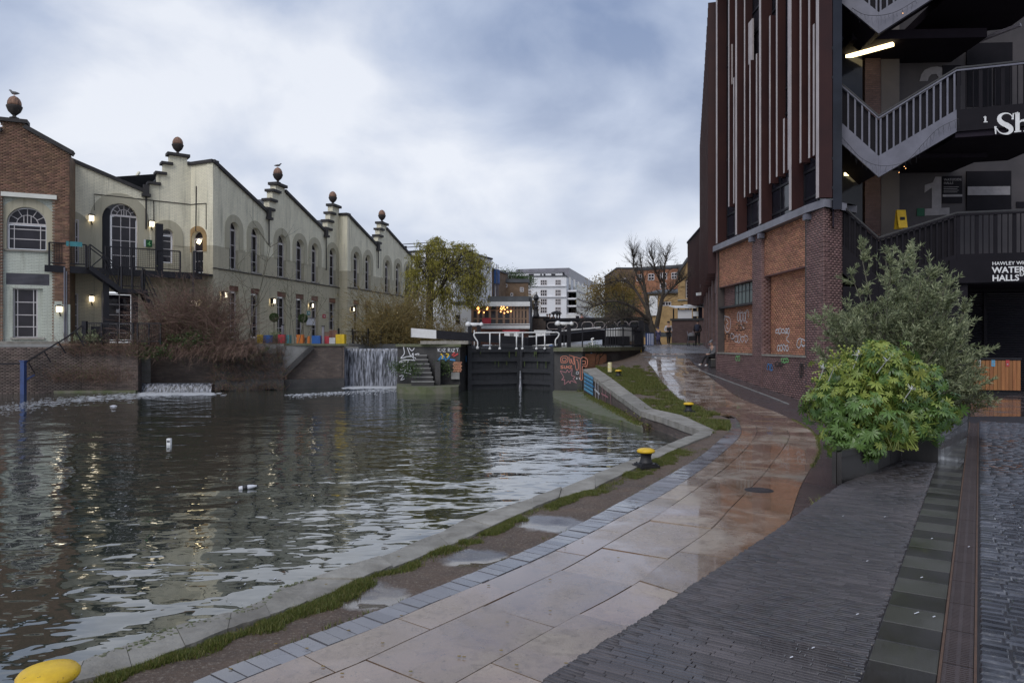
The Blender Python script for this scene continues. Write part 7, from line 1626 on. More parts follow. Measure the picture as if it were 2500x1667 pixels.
# stalls and low wall at the head of the towpath
lw_ = thing('low_brick_wall', 'low dark brick wall with stone coping at the head of the towpath', 'wall', P(1680, 838, 58)); fr = Fr(P(1640, 838, 58.5), P(1722, 838, 57)); q = MB(); q.fbox(fr, 0, fr.L, GZ - .3, EYE + 56 * 57.5 / F, -.4, 0); q.build('brickwork', m['bw_purple'], lw_); q = MB(); q.fbox(fr, -.1, fr.L, EYE + 56 * 57.5 / F, EYE + 61 * 57.5 / F, -.5, .1); q.build('coping', m['stonedark'], lw_)
q = MB(); q.fbox(fr, .3, fr.L, GZ + .02, GZ + .12, 0.02, 1.6); q.build('ledge', m['mossy'], lw_)
for (x0, x1, y0, y1, lb, mt) in ((1655, 1689, 751, 780, 'cream canvas market stall screen above the low brick wall', 'stucco'), (1692, 1714, 748, 772, 'white canopied market stall next to the cream screen', 'white')):
    o = thing('market_stall', lb, 'market stall', P((x0 + x1) / 2, 838, 62), 'stalls above the low wall'); fr = Fr(P(x0, 838, 62), P(x1, 838, 62)); zz = lambda y: EYE + (HY - y) / F * 62
    q = MB()
    for a in (.06, fr.L - .06): q.fbox(fr, a - .05, a + .05, GZ, zz(y0), -.1, 0); q.fbox(fr, a - .05, a + .05, GZ, zz(y0), -2, -1.9)
    q.build('post', m['black'], o); q = MB(); vs = [fr.pt(-.3, zz(y0), .3), fr.pt(fr.L + .3, zz(y0), .3), fr.pt(fr.L + .3, zz(y0 - 8), -2.2), fr.pt(-.3, zz(y0 - 8), -2.2)]; q.add(vs + [v - Vector((0, 0, .06)) for v in vs], [(0, 1, 2, 3), (7, 6, 5, 4), (0, 4, 5, 1), (3, 2, 6, 7), (0, 3, 7, 4), (1, 5, 6, 2)]); q.build('canopy', m[mt], o)
    q = MB(); q.fbox(fr, 0, fr.L, zz(y1), zz(y0 + 5) if mt == 'stucco' else zz(y1 - 12), -.05, .02); q.build('screen', m[mt], o)
# boats above the lock
def boat(x0, x1, y0, y1, D, label, stripe):
    o = thing('narrowboat', label, 'boat', P((x0 + x1) / 2, 838, D)); a, b = P(x0, 838, D), P(x1, 838, D - .6); fr = Fr(a, b); zz = lambda y: EYE + (HY - y) / F * D
    q = MB(); L = fr.L; vs = []
    for w, (e0, e1) in ((0, (0, L)), (-1.9, (0, L))):
        for u, z in ((.35, 2.0), (L - .35, 2.0), (L, zz(y1 - 6)), (0, zz(y1 - 6))): vs.append(fr.pt(u, z, w))
    q.add(vs, [(0, 1, 2, 3), (7, 6, 5, 4), (3, 2, 6, 7), (0, 3, 7, 4), (1, 5, 6, 2)]); q.build('hull', m['black'] if stripe else m['white'], o)
    q = MB(); q.fbox(fr, .5, L - .8, zz(y1 - 6), zz(y0 + 3), -1.6, -.2); q.build('cabin', m['white'], o); q = MB(); q.fbox(fr, .4, L - .7, zz(y0 + 3), zz(y0), -1.7, -.1); q.build('cabin_roof', m['bin_red'] if stripe else m['white'], o)
    for k in range(4): q = MB(); u = .9 + k * (L - 2) / 4; q.fbox(fr, u, u + (L - 2) / 7, zz(y1 - 8), zz(y0 + 6), -.21, -.18); q.build('window', m['glass'], o)
boat(1212, 1292, 806, 830, 49, 'white canal boat with red cabin roof moored above the gates', True); boat(1290, 1356, 806, 826, 52, 'plain white canal boat moored behind the gate handrail', False)
q = thing('tarpaulin', 'crumpled blue tarpaulin on the lockside behind the gates', 'tarpaulin', P(1345, 847, 40)); b_ = MB(); n = 9; vs = [P(1336 + 18 * i / n, 848 - (6 * math.sin(math.pi * i / n)) * (1 if j else .0) - random.uniform(0, 1), 40 + .5 * j) for j in range(3) for i in range(n + 1)]; b_.add(vs, [(j * (n + 1) + i, j * (n + 1) + i + 1, (j + 1) * (n + 1) + i + 1, (j + 1) * (n + 1) + i) for j in range(2) for i in range(n)]); b_.build('sheet', m['bluetarp'], q)
# ------------------------------------------------------------------ vegetation
def grow(mb, p, d, L, r, depth, tips, bend=.25, up=.1, spread=.7, nk=(2, 4), shrink=.68, seg=4, n=5, start=.35, allp=None, rs=.62):
    pts, rad = [p.copy()], [r]; d = d.normalized()
    for k in range(seg):
        d = (d + Vector((random.gauss(0, bend), random.gauss(0, bend), random.gauss(0, bend) + up)) * .5).normalized(); p = p + d * (L / seg); pts.append(p.copy()); rad.append(max(.0025, r * (1 - .55 * (k + 1) / seg)))
    mb.tube(pts, rad, n, cap=False)
    if allp is not None and depth <= 1: allp += [(q, d) for q in pts[1:]]
    if depth == 0: tips.append((p, d)); return
    for _ in range(random.randint(*nk)):
        t = random.uniform(start, 1); i = min(seg - 1, int(t * seg)); q = pts[i].lerp(pts[i + 1], t * seg - i)
        ax = Vector((random.gauss(0, 1), random.gauss(0, 1), random.gauss(0, 1))).normalized(); nd = (d + ax * spread).normalized()
        grow(mb, q, nd, L * shrink * random.uniform(.75, 1.2), rad[i] * rs, depth - 1, tips, bend, up, spread, nk, shrink, seg, max(3, n - 1), start, allp, rs)
    grow(mb, p, d, L * shrink, rad[-1], depth - 1, tips, bend, up, spread, nk, shrink, seg, max(3, n - 1), start, allp, rs)
def leaves(name, pos, dirs, L, Wd, mat, parent, kind='stuff', jit=.6):
    n = len(pos); pos = np.asarray(pos); d = np.asarray(dirs) + np.random.normal(0, jit, (n, 3)); d /= np.linalg.norm(d, axis=1)[:, None] + 1e-9
    a = np.random.normal(0, 1, (n, 3)); s = np.cross(d, a); s /= np.linalg.norm(s, axis=1)[:, None] + 1e-9; nn = np.cross(d, s)
    l = (L * np.random.uniform(.6, 1.3, n))[:, None]; w = (Wd * np.random.uniform(.7, 1.3, n))[:, None]
    V = np.stack([pos, pos + d * l * .45 + s * w * .5 + nn * w * .15, pos + d * l - nn * l * .12, pos + d * l * .45 - s * w * .5 + nn * w * .15], 1)
    return fastmesh(name, V.reshape(-1, 3), np.arange(4 * n).reshape(-1, 4), mat, parent, kind=kind)
def around(pts, n, sd): i = np.random.randint(0, len(pts), n); P_ = np.array([p[0] for p in pts])[i]; D_ = np.array([p[1] for p in pts])[i]; return P_ + np.random.normal(0, sd, (n, 3)), D_
# ---- willow
wlw = thing('weeping_willow', 'yellow-green weeping willow with hanging strands behind the cream hall', 'tree', P(1052, 838, 52)); wb_ = MB(); tips, alp = [], []
b0 = P(1046, 838, 52); b0.z = GZ - .3
def limb(mb, pts, r): mb.tube(spline([Vector(p) for p in pts], 5), list(np.interp(np.linspace(0, 1, (len(pts) - 1) * 5 + 1), np.linspace(0, 1, len(r)), r)), 7)
limb(wb_, [b0, P(1049, 745, 52), P(1052, 700, 52), P(1046, 650, 52.3), P(1040, 610, 52)], [.32, .26, .2, .12, .05]); limb(wb_, [P(1050, 735, 52), P(1078, 700, 51.5), P(1098, 650, 51), P(1110, 610, 51)], [.2, .16, .1, .04]); limb(wb_, [P(1098, 655, 51), P(1130, 620, 51), P(1160, 612, 51)], [.1, .06, .03]); limb(wb_, [P(1052, 700, 52), P(1075, 640, 53), P(1085, 595, 53)], [.14, .09, .04]); limb(wb_, [P(1050, 690, 52), P(1025, 650, 51), P(1010, 625, 50.5)], [.1, .07, .03]); limb(wb_, [P(1098, 670, 51), P(1135, 660, 50.5), P(1160, 650, 50.5)], [.09, .06, .03])
crown = []
WCL = [(1018, 628), (1042, 604), (1062, 590), (1090, 606), (1128, 602), (1150, 620), (1172, 640), (1008, 664), (1112, 655), (1142, 684), (1034, 694), (1086, 712), (1165, 672), (1060, 640)]
for _ in range(360):
    x, y = random.choice(WCL); x += random.gauss(0, 10); y += random.gauss(0, 6); dd = 51.8 + random.uniform(-2.6, 2.6); crown.append((x, y, dd))
wp, wd_ = [], []
for (x, y, dd) in crown:
    p = P(x, y, dd); L = random.choice((random.uniform(1.2, 2.6), random.uniform(2.2, 4.6))) * random.choice((.7, 1.1)); L = min(L, max(.5, (750 - y) / 33.6)) if x > 1118 else L; q = [p, p + Vector((random.gauss(0, .25), random.gauss(0, .2), -.15)), p + Vector((random.gauss(0, .3), random.gauss(0, .3), -L * .5)), p + Vector((random.gauss(0, .35), random.gauss(0, .3), -L))]; s_ = spline(q, 4); wb_.tube(s_, .012, 3, cap=False)
    for k in range(int(26 * L)): t = random.random(); i = min(len(s_) - 2, int(t * (len(s_) - 1))); wp.append(s_[i].lerp(s_[i + 1], random.random()) + Vector((random.gauss(0, .10), random.gauss(0, .10), random.gauss(0, .08)))); wd_.append((0, 0, -1))
for _ in range(110):
    x, y, dd = random.choice(crown); a = P(x, y, dd); b = P(random.choice((1048, 1098, 1075)), random.uniform(640, 690), 51.8); wb_.tube(spline([b, b.lerp(a, .5) + Vector((0, 0, .5)), a], 4), [.035, .03, .03, .025, .02, .02, .015, .012, .01], 3, cap=False)
wb_.build('trunk', m['bark'], wlw); leaves('crown', wp, wd_, .17, .05, m['willow'], wlw, jit=.45)
# ---- bare tree at the bridge end
bt = thing('bare_tree', 'bare multi-stemmed tree with fine twigs rising at the bridge end', 'tree', P(1605, 838, 55)); q = MB(); tips, alp = [], []
base = P(1608, 838, 55); base.z = GZ - .2
lim = [([base, P(1585, 780, 55), P(1578, 735, 55.2), P(1572, 690, 55.4), P(1565, 645, 55.4)], [.30, .22, .15, .09, .04]), ([P(1602, 800, 55), P(1612, 750, 54.6), P(1620, 705, 54.4), P(1622, 655, 54.4), P(1628, 625, 54.4)], [.2, .16, .11, .07, .03]), ([P(1588, 785, 55), P(1545, 750, 54), P(1500, 735, 53.6), P(1455, 745, 53.4), P(1430, 760, 53.2)], [.15, .11, .08, .05, .02]), ([P(1582, 760, 55), P(1545, 700, 55.5), P(1515, 685, 56), P(1490, 690, 56)], [.12, .09, .05, .03]), ([P(1616, 730, 54.5), P(1645, 700, 54), P(1665, 685, 54)], [.09, .06, .03]), ([P(1575, 715, 55.3), P(1550, 660, 56), P(1545, 620, 56)], [.09, .06, .03]), ([P(1590, 790, 55), P(1530, 775, 53.5), P(1480, 790, 53)], [.10, .06, .03]), ([P(1620, 705, 54.4), P(1600, 660, 54), P(1590, 620, 54)], [.08, .05, .02])]
for pts, r in lim:
    limb(q, pts, r); s_ = spline(pts, 5)
    for k in range(40):
        t = random.uniform(.25, 1); i = min(len(s_) - 2, int(t * (len(s_) - 1))); d = (s_[i + 1] - s_[i]).normalized(); nd = (d + Vector((random.gauss(0, .6), random.gauss(0, .6), random.gauss(.25, .5)))).normalized()
        grow(q, s_[i], nd, random.uniform(.4, .95), .03, 2, tips, .3, .12, .75, (2, 3), .7, 3, 4, .3, alp)
    p = s_[-1]; grow(q, p, (s_[-1] - s_[-2]).normalized(), .5, .03, 3, tips, .3, .15, .7, (2, 4), .7, 3, 4, .2, alp)
q.build('trunk', m['bark'], bt)
# ---- ochre-leaved round tree and roof greenery
def blobtree(name, label, c, rx, ry, rz, mat, n, L, trunk_h, seed, parent_mat='bark', rough=.25, gap=.35):
    random.seed(seed); np.random.seed(seed); o = thing(name, label, 'tree', (c.x, c.y, c.z - rz - trunk_h)); q = MB(); b = Vector((c.x, c.y, c.z - rz - trunk_h)); tips = []; hubs = []
    q.tube([b, c.lerp(b, .5), c], [rx * .09, rx * .07, rx * .03], 6)
    for _ in range(60):
        a, u = random.uniform(0, 2 * math.pi), random.uniform(-.8, 1); r = math.sqrt(1 - u * u) if abs(u) < 1 else 0; k = random.uniform(.55, 1.05); h = c + Vector((rx * r * math.cos(a), ry * r * math.sin(a), rz * u)) * k; hubs.append(h)
        q.tube([c + Vector((0, 0, -rz * .4)), c.lerp(h, .6) + Vector((0, 0, random.uniform(-.1, .1) * rz)), h], [rx * .03, rx * .015, .01], 4, cap=False)
    H = np.array([list(h) for h in hubs]); i = np.random.randint(0, len(H), n); P_ = H[i] + np.random.normal(0, 1, (n, 3)) * np.array([rx, ry, rz]) * rough; dd = P_ - np.array(c); q.build('trunk', m[parent_mat], o); leaves('crown', P_, dd, L, L * .5, m[mat], o, jit=1.0); return o
blobtree('ochre_tree', 'rounded tree in ochre winter leaf beside the white flats', P(1496, 735, 66), 2.3, 2.0, 2.2, 'ochre', 9000, .16, 1.0, 11, rough=.2)
blobtree('thorn_tree', 'low tangled grey-brown tree crown in front of the ochre tree', P(1520, 760, 60), 2.4, 1.6, 1.5, 'shrubleaf', 2600, .10, .8, 12, rough=.26)
blobtree('roof_shrub', 'dark evergreen shrub growing above the brown brick house', P(1240, 680, 92), 1.9, 1.5, 1.1, 'ivy', 3000, .2, .3, 13); blobtree('roof_shrub', 'smaller dark shrub on the roof nearer the white flats', P(1275, 690, 92), 1.3, 1.0, .8, 'ivy', 2000, .2, .3, 14)
blobtree('street_tree', 'thin ochre tree in front of the white flats', P(1303, 745, 80), .8, .8, 1.3, 'ochre', 900, .14, .8, 15)
random.seed(21); np.random.seed(21)
# ---- brambles over the first weir
def bramble(name, label, roots, n, H, spread, mat, nseg=7, r0=.012, leafn=0, leafm='shrubleaf', ll=.06, lean=Vector((0, -.3, 0)), cat='shrub', fork=2, rootmass=None, lw=.6):
    o = thing(name, label, cat, sum(roots, Vector()) / len(roots)); q = MB(); pts_ = []
    for _ in range(n):
        a = random.choice(roots); p = a + Vector((random.gauss(0, spread), random.gauss(0, spread * .4), random.gauss(0, spread * .3))); d = Vector((random.gauss(0, .45), random.gauss(0, .35), 1)).normalized(); L = H * random.uniform(.35, 1.1); pts = [p]; g_ = random.uniform(.02, .16)
        for k in range(nseg): d = (d + Vector((random.gauss(0, .16), random.gauss(0, .16), random.gauss(-g_, .1))) + lean * .1).normalized(); p = p + d * L / nseg; pts.append(p)
        q.tube(pts, [r0 * (1 - .75 * k / nseg) for k in range(nseg + 1)], 3, cap=False); pts_ += [(x, d) for x in pts[2:]]
        for _ in range(fork):
            i = random.randint(2, nseg - 1); e = (d + Vector((random.gauss(0, .8), random.gauss(0, .8), random.gauss(.1, .5)))).normalized(); p2 = pts[i]; k2 = [p2]
            for k in range(3): e = (e + Vector((random.gauss(0, .3), random.gauss(0, .3), random.gauss(-.05, .2)))).normalized(); p2 = p2 + e * L * .11; k2.append(p2)
            q.tube(k2, [r0 * .5, r0 * .4, r0 * .3, r0 * .2], 3, cap=False); pts_ += [(x, e) for x in k2]
    q.build('stem', m[mat], o)['kind'] = 'stuff'
    if leafn: P_, D_ = around(pts_, leafn, .05); leaves('foliage', P_, D_, ll, ll * lw, m[leafm], o, jit=.9)
    return o
def ground_pts(x0, x1, y, D0, D1, k=12): return [P(x0 + (x1 - x0) * i / (k - 1), y, D0 + (D1 - D0) * random.random()) for i in range(k)]
bramble('bramble_bush', 'big tangle of bare red-brown bramble stems over the low weir', ground_pts(370, 560, 850, 35.9, 37.2) + ground_pts(400, 540, 800, 36.2, 37.2), 1500, 2.9, .42, 'twig', leafn=3200, leafm='shrubleaf', ll=.07)
bramble('hanging_brambles', 'curtain of red-brown stems hanging down to the low weir', ground_pts(345, 610, 858, 35.6, 36.4, 20), 1000, 1.5, .3, 'twig', lean=Vector((0, -2.2, -2.4)), leafn=1200, leafm='shrubleaf', ll=.06)
bramble('ivy_clump', 'dark ivy clump where the stems meet the brick wall beside the weir', ground_pts(335, 395, 868, 35.3, 35.7) + ground_pts(420, 500, 838, 35.6, 36.0), 160, .8, .3, 'twig', lean=Vector((0, -1, -1)), leafn=2600, leafm='ivy', ll=.10)
bramble('wall_scrub', 'straggling brown scrub growing down the brick canal wall', ground_pts(165, 330, 862, 34.9, 35.2, 16) + ground_pts(120, 300, 930, 34.7, 35.0, 12), 620, 1.2, .3, 'twig', leafn=1500, leafm='shrubleaf', ll=.06, r0=.009)
bramble('ledge_weeds', 'yellow-green weeds sprouting beside the ground railing', ground_pts(195, 235, 836, 34.9, 35.2, 5), 90, .7, .1, 'sapling', leafn=600, leafm='olive_leaf', ll=.09)
bramble('slope_scrub', 'brown dead growth on the slope between the wing walls', SLP, 1500, .8, .12, 'twig', leafn=2600, leafm='shrubleaf', ll=.06, r0=.008, lean=Vector((-.2, -.8, -.3)))
bramble('withy_shrub', 'olive-brown arching withy shrub between the weir and the willow', [P(x, 838, d) for x, d in ((930, 46), (955, 47), (985, 47.5), (1010, 48), (965, 46))], 520, 4.0, .35, 'twig_o', r0=.02, leafn=4200, leafm='ochre', ll=.10, nseg=8, fork=4)
bramble('withy_shrub', 'low olive-brown growth behind the white-ended balance beam', [P(x, 840, d) for x, d in ((900, 44), (1010, 45.5), (1050, 47), (1085, 48), (1120, 49))], 420, 1.9, .4, 'twig_o', r0=.015, leafn=2600, leafm='ochre', ll=.09, fork=3)
for c, n, lb in ((P(1006, 900, 34.9), 500, 'green weed tuft on the steps of the lock island'), (P(972, 895, 36.3), 500, 'dark green weed tuft on the left corner of the island'), (P(1082, 890, 35.6), 260, 'small green plant growing from the island wall'), (P(1090, 905, 35.6), 120, 'tiny green sprig below the small plant on the island'), (P(722, 942, 38.3), 400, 'bright green tuft at the waterline of the wing wall'), (P(1448, 852, 35.4), 260, 'small green plant hanging from the coping of the right lock wall'), (P(1424, 960, 33.8), 260, 'green weeds at the foot of the quay wall corner')):
    o = thing('weed_tuft', lb, 'plant', c); P_ = np.array(c) + np.random.normal(0, 1, (n, 3)) * np.array([.22, .12, .16]) * (.6 + n / 1000); leaves('foliage', P_, P_ - np.array(c) + np.array([0, -.1, .1]), .09, .05, m['grass' if 'bright' in lb or 'weeds' in lb else 'ivy'], o, jit=.6)
cpt = [(1570, 1040), (1590, 1035), (1602, 1050), (1560, 1030)]
bramble('corner_weeds', 'brown and green weeds drooping from the quay wall near the inner corner', [gp(x, y - 18, -.25) + Vector((-.15, -.1, -.2)) for x, y in cpt], 120, .55, .12, 'twig', lean=Vector((-1, -1, -1.6)), leafn=500, leafm='grass', ll=.07, r0=.007)
moss = MB(); X_, Y_ = [], []
for k in range(9000):
    t = random.random() ** 1.2; p = G(1430 + 130 * t + random.gauss(0, 4), 962 + 75 * t + random.gauss(0, 4) * (1 - t * .5) + random.choice((0, 0, -14)), .12); X_.append(p.x); Y_.append(p.y)
blades('moss', np.array(X_), np.array(Y_), np.full(len(X_), .12), .02, .07, m['grass'], .012)
# ---- saplings against the hall
SPG = 'bare saplings in front of the cream hall'
for k, (x0, y0, x1, y1, D_, r, lb) in enumerate(((604, 862, 662, 592, 37.4, .045, 'tallest leaning bare sapling with forked top beside the hall corner'), (622, 842, 577, 640, 37.8, .028, 'slender bare sapling leaning left before the second arched window'), (706, 842, 714, 655, 38.6, .026, 'upright bare sapling left of the topiary balls'), (720, 842, 700, 670, 38.7, .024, 'bare sapling leaning left beside the upright one'), (728, 842, 755, 690, 38.8, .028, 'bare sapling leaning right past the second topiary ball'), (742, 842, 798, 728, 38.9, .022, 'low bare sapling leaning far right over the tubs'))):
    o = thing('sapling', lb, 'sapling', P(x0, y0, D_), SPG); q = MB(); a, b = P(x0, y0, D_), P(x1, y1, D_); tips = []; s_ = spline([a, a.lerp(b, .33) + Vector((random.gauss(0, .06), 0, 0)), a.lerp(b, .68) + Vector((random.gauss(0, .08), 0, 0)), b], 5); q.tube(s_, list(np.linspace(r, r * .25, len(s_))), 6)
    for j in range(14 if k == 0 else 9): i = random.randint(5, len(s_) - 2); grow(q, s_[i], Vector((random.choice((-1, 1)) * random.uniform(.4, 1.1), random.gauss(0, .4), random.uniform(.4, 1.1))), random.uniform(.4, 1.1) * (1.4 if k == 0 else 1), r * .4, 1, tips, .25, .1, .6, (1, 3), .6, 3, 4)
    q.build('stem', m['sapling'], o)
    if tips: P_, D_2 = around(tips, 60, .06); leaves('foliage', P_, D_2, .06, .03, m['shrubleaf'], o)
# ---- topiary balls
for x, y, D_, lb in ((669, 775, 40.9, 'dark topiary ball on a stem before the third ground door'), (740, 777, 41.3, 'dark topiary ball beside the white menu board')):
    o = thing('topiary_tree', lb, 'topiary', P(x, 838, D_), 'topiary balls on the hall terrace'); c = P(x, y, D_); q = MB(); b = P(x, 838, D_); q.tube([b, c], [.03, .02], 5); q.lathe([(.18, -.0), (.22, .3), (.2, .32)], 10, b + Vector((0, 0, -.0))); q.build('trunk', m['bark'], o)
    n = 1500; v = np.random.normal(0, 1, (n, 3)); v /= np.linalg.norm(v, axis=1)[:, None]; v *= (np.random.uniform(.6, 1, n) ** .4)[:, None] * .24; leaves('crown', np.array(c) + v, v * 4, .06, .035, m['ivy'], o)
o = thing('potted_shrub', 'grey-green shrub in a pot between the blue and red tubs', 'potted plant', P(672, 838, 40.2)); c = P(672, 822, 40.2); q = MB(); q.lathe([(.16, 0), (.2, .25), (.22, .26)], 10, P(672, 838, 40.2)); q.build('pot', m['iron'], o); n = 900; leaves('foliage', np.array(c) + np.random.normal(0, .17, (n, 3)), np.random.normal(0, 1, (n, 3)), .08, .04, m['olive_leaf'], o)
# ---- planter shrubs
random.seed(33); np.random.seed(33)
ol = thing('olive_shrub', 'tall grey-green narrow-leaved shrub at the back of the planter', 'shrub', P(2185, 1040, 10.9)); q = MB(); tips, alp = [], []
rb_ = P(2185, 838, 10.9); rb_.z = 1.05
for k in range(84):
    x = random.uniform(1998, 2392); yy = 1000 - 395 * math.sqrt(max(0, 1 - ((x - 2185) / 215) ** 2)) * random.uniform(.35, 1.0) + random.gauss(0, 14) - 0
    if random.random() < .25: yy = random.uniform(820, 980)
    e = P(x, min(yy, 990), 10.7 + random.uniform(-.75, .75)); s0 = rb_ + Vector((random.gauss(0, .25), random.gauss(0, .15), 0)); md = s0.lerp(e, .5) + Vector((random.gauss(0, .06), random.gauss(0, .06), .12)); s_ = spline([s0, md, e], 5); q.tube(s_, list(np.linspace(.016, .005, len(s_))), 5, cap=False)
    for j in range(26):
        i = random.randint(3, len(s_) - 1); d = (s_[i] - s_[max(0, i - 2)]).normalized(); nd = (d + Vector((random.gauss(0, .75), random.gauss(0, .75), random.gauss(.15, .5)))).normalized(); L = random.uniform(.10, .34)
        p0 = s_[i]; tw = [p0]; dd = nd
        for t in range(4): dd = (dd + Vector((random.gauss(0, .15), random.gauss(0, .15), random.gauss(.06, .12)))).normalized(); p0 = p0 + dd * L / 4; tw.append(p0)
        q.tube(tw, [.004, .0035, .003, .0025, .002], 3, cap=False); alp += [(tw[t].lerp(tw[t + 1], random.random()), dd) for t in range(4) for _ in range(9)]
q.build('stem', m['sapling'], ol)['kind'] = 'stuff'
P_ = np.array([list(a[0]) for a in alp]); D_ = np.array([list(a[1]) for a in alp]); print('olive leaves', len(P_))
leaves('foliage', P_, D_, .078, .0155, m['olive_leaf'], ol, jit=.55)
fs_ = thing('fern_leaf_shrub', 'mid-green feathery shrub at the right end of the planter', 'shrub', P(2340, 1000, 11.6)); q = MB(); tips, alp = [], []
for k in range(30): grow(q, P(2340 + random.uniform(-45, 40), 1015, 11.6 + random.uniform(-.3, .3)), Vector((random.gauss(.1, .5), random.gauss(0, .5), 1)), random.uniform(.28, .5), .006, 1, tips, .2, .0, .7, (2, 4), .7, 3, 3, .3, alp)
q.build('stem', m['sapling'], fs_)['kind'] = 'stuff'; P_, D_ = around(alp, 6500, .035); leaves('foliage', P_, D_, .05, .012, m['shrubleaf'], fs_, jit=.6)
# fatsia: palmate leaves, each a part
ft = thing('fatsia_shrub', 'glossy palmate-leaved shrub with pale flower heads at the front of the planter', 'shrub', P(2120, 1110, 8.9))
def palm_mesh(name, mat, nl=8):
    vs = [(0, 0, 0)]; fs = []
    for k in range(nl * 2 + 1):
        a = math.radians(-130 + 260 * k / (nl * 2)); tip = k % 2 == 1; r = (1.0 - .25 * abs(k - nl) / nl) if tip else .42; vs.append((r * math.sin(a) * .95, r * math.cos(a) * .95 + .05, (-.16 if tip else .02) * r))
    wv = []
    for k in range(1, len(vs) - 1): fs.append((0, k + 1, k))
    me = bpy.data.meshes.new(name); 
    # widen each lobe: insert shoulder points
    V2, F2 = [(0, 0, 0.03)], []
    for k in range(nl):
        a = math.radians(-125 + 250 * k / (nl - 1)); R = 1.0 - .28 * abs(k - (nl - 1) / 2) / (nl / 2); h = math.radians(13)
        b = len(V2); V2 += [(.38 * math.sin(a - h * 1.15), .38 * math.cos(a - h * 1.15), .03), (.72 * R * math.sin(a - h * .8), .72 * R * math.cos(a - h * .8), -.03), (R * math.sin(a), R * math.cos(a), -.18), (.72 * R * math.sin(a + h * .8), .72 * R * math.cos(a + h * .8), -.03), (.38 * math.sin(a + h * 1.15), .38 * math.cos(a + h * 1.15), .03), (.6 * R * math.sin(a), .6 * R * math.cos(a), .035)]
        F2 += [(0, b, b + 5), (b, b + 1, b + 5), (b + 1, b + 2, b + 5), (b + 5, b + 2, b + 3), (b + 5, b + 3, b + 4), (0, b + 5, b + 4)]
    me.from_pydata(V2, [], F2); me.materials.append(mat); me.polygons.foreach_set('use_smooth', [True] * len(F2)); return me
pm = [palm_mesh('leaf', m['fatsia']), palm_mesh('leaf', m['fatsia_y'])]
FB_ = [(2075, 925, .42), (2155, 902, .40), (2225, 945, .40), (2030, 985, .34), (2110, 1005, .5), (2200, 1015, .48), (2275, 1005, .30), (2085, 1075, .34), (2140, 870, .22)]; fc = P(2138, 985, 9.2); LV = []; stems = MB()
for k in range(2300):
    u = random.uniform(-.8, 1); a = random.uniform(0, 2 * math.pi); r = math.sqrt(1 - u * u); n_ = Vector((r * math.cos(a), r * math.sin(a), u)); k_ = random.uniform(.62, 1.08)
    lump = 1 + .34 * mnoise.noise(n_ * 1.9 + Vector((3, 1, 0))); bx, by, br_ = random.choice(FB_); p = P(bx, by, 9.1 + .25 * math.sin(bx)) + Vector((n_.x, n_.y * .9, n_.z * .85)) * br_ * k_ * lump
    if p.z < 1.0 and p.y > 9.0: continue
    nrm = (n_ + Vector((random.gauss(0, .5), random.gauss(0, .5), .35 + random.gauss(0, .35)))).normalized(); fwd = Vector((n_.x, n_.y, -.75 + random.gauss(0, .4))); fwd = (fwd - nrm * fwd.dot(nrm)).normalized(); sx = fwd.cross(nrm); R = Matrix((sx, fwd, nrm)).transposed()
    yl = 1 if (p.z > fc.z + .12 and p.x < fc.x + .45 and random.random() < .5) or random.random() < .07 else 0
    LV.append((p, R, random.uniform(.05, .13), yl))
LV.sort(key=lambda t: (t[0] - Vector((0, 0, EYE))).length); off = wl(ft)
for i, (p, R, s_, yl) in enumerate(LV):
    if i < 300:
        o = bpy.data.objects.new('leaf', pm[yl]); COL.objects.link(o); o.parent = ft; o.matrix_local = Matrix.Translation(p - off) @ R.to_4x4() @ Matrix.Scale(s_, 4)
for yl in (0, 1):
    rest = [t for t in LV[300:] if t[3] == yl]; me = pm[yl]; bv = np.array([v.co[:] for v in me.vertices]); bf = np.array([list(p.vertices) for p in me.polygons]); V, Fq = [], []
    for k, (p, R, s_, _) in enumerate(rest): V.append((bv * s_) @ np.array(R).T + np.array(p)); Fq.append(bf + k * len(bv))
    if rest: fastmesh('inner_leaves', np.concatenate(V), np.concatenate(Fq), m['fatsia_y' if yl else 'fatsia'], ft, True, kind='stuff')
for p, R, s_, _ in LV[::2]: b = fc + Vector((random.gauss(0, .18), random.gauss(0, .15), -.55)); stems.tube([b, b.lerp(p, .6) + Vector((0, 0, .08)), p], [.009, .006, .004], 4, cap=False)
stems.build('stem', m['fatsia_y'], ft)['kind'] = 'stuff'
for k, (x, y) in enumerate([(2010, 900), (2040, 872), (2065, 862), (2095, 868), (2120, 850), (2150, 860), (2165, 880), (2200, 870), (2220, 895), (2035, 900), (2080, 890), (2240, 960), (2225, 950), (2090, 1040), (2000, 930), (2180, 905), (2060, 905), (2270, 905)]):
    q = MB(); hd = MB(); c = P(x, y, 8.75 + random.uniform(-.2, .35)); b = c + Vector((random.gauss(0, .05), .12, -.16)); q.tube([b, c], [.006, .004], 4); n = 11
    for j in range(n):
        a = random.uniform(0, 6.28); e = c + Vector((math.cos(a) * random.uniform(.02, .10), math.sin(a) * .06, random.uniform(-.02, .09))); q.tube([c, e], .003, 3); hd.lathe([(.004, -.016), (.015, -.006), (.015, .006), (.004, .016)], 6, e)
    o = q.build('flower_stalk', m['bin_white'] if k % 3 == 0 else m['fatsia_y'], ft); tag(hd.build('flower_head', m['fatsia_y'], o, True), kind='stuff')
tf_ = thing('grass_tuft', 'bright yellow-green grass tuft at the foot of the planter corner', 'plant', gp(2035, 1155)); n = 500; c = Vector((3.78, 8.5, .40)); blades('blades', c.x + np.random.normal(0, .09, n), c.y + np.random.normal(0, .09, n), np.full(n, .39), .08, .2, m['fatsia_y'], .004, .7, parent=tf_)
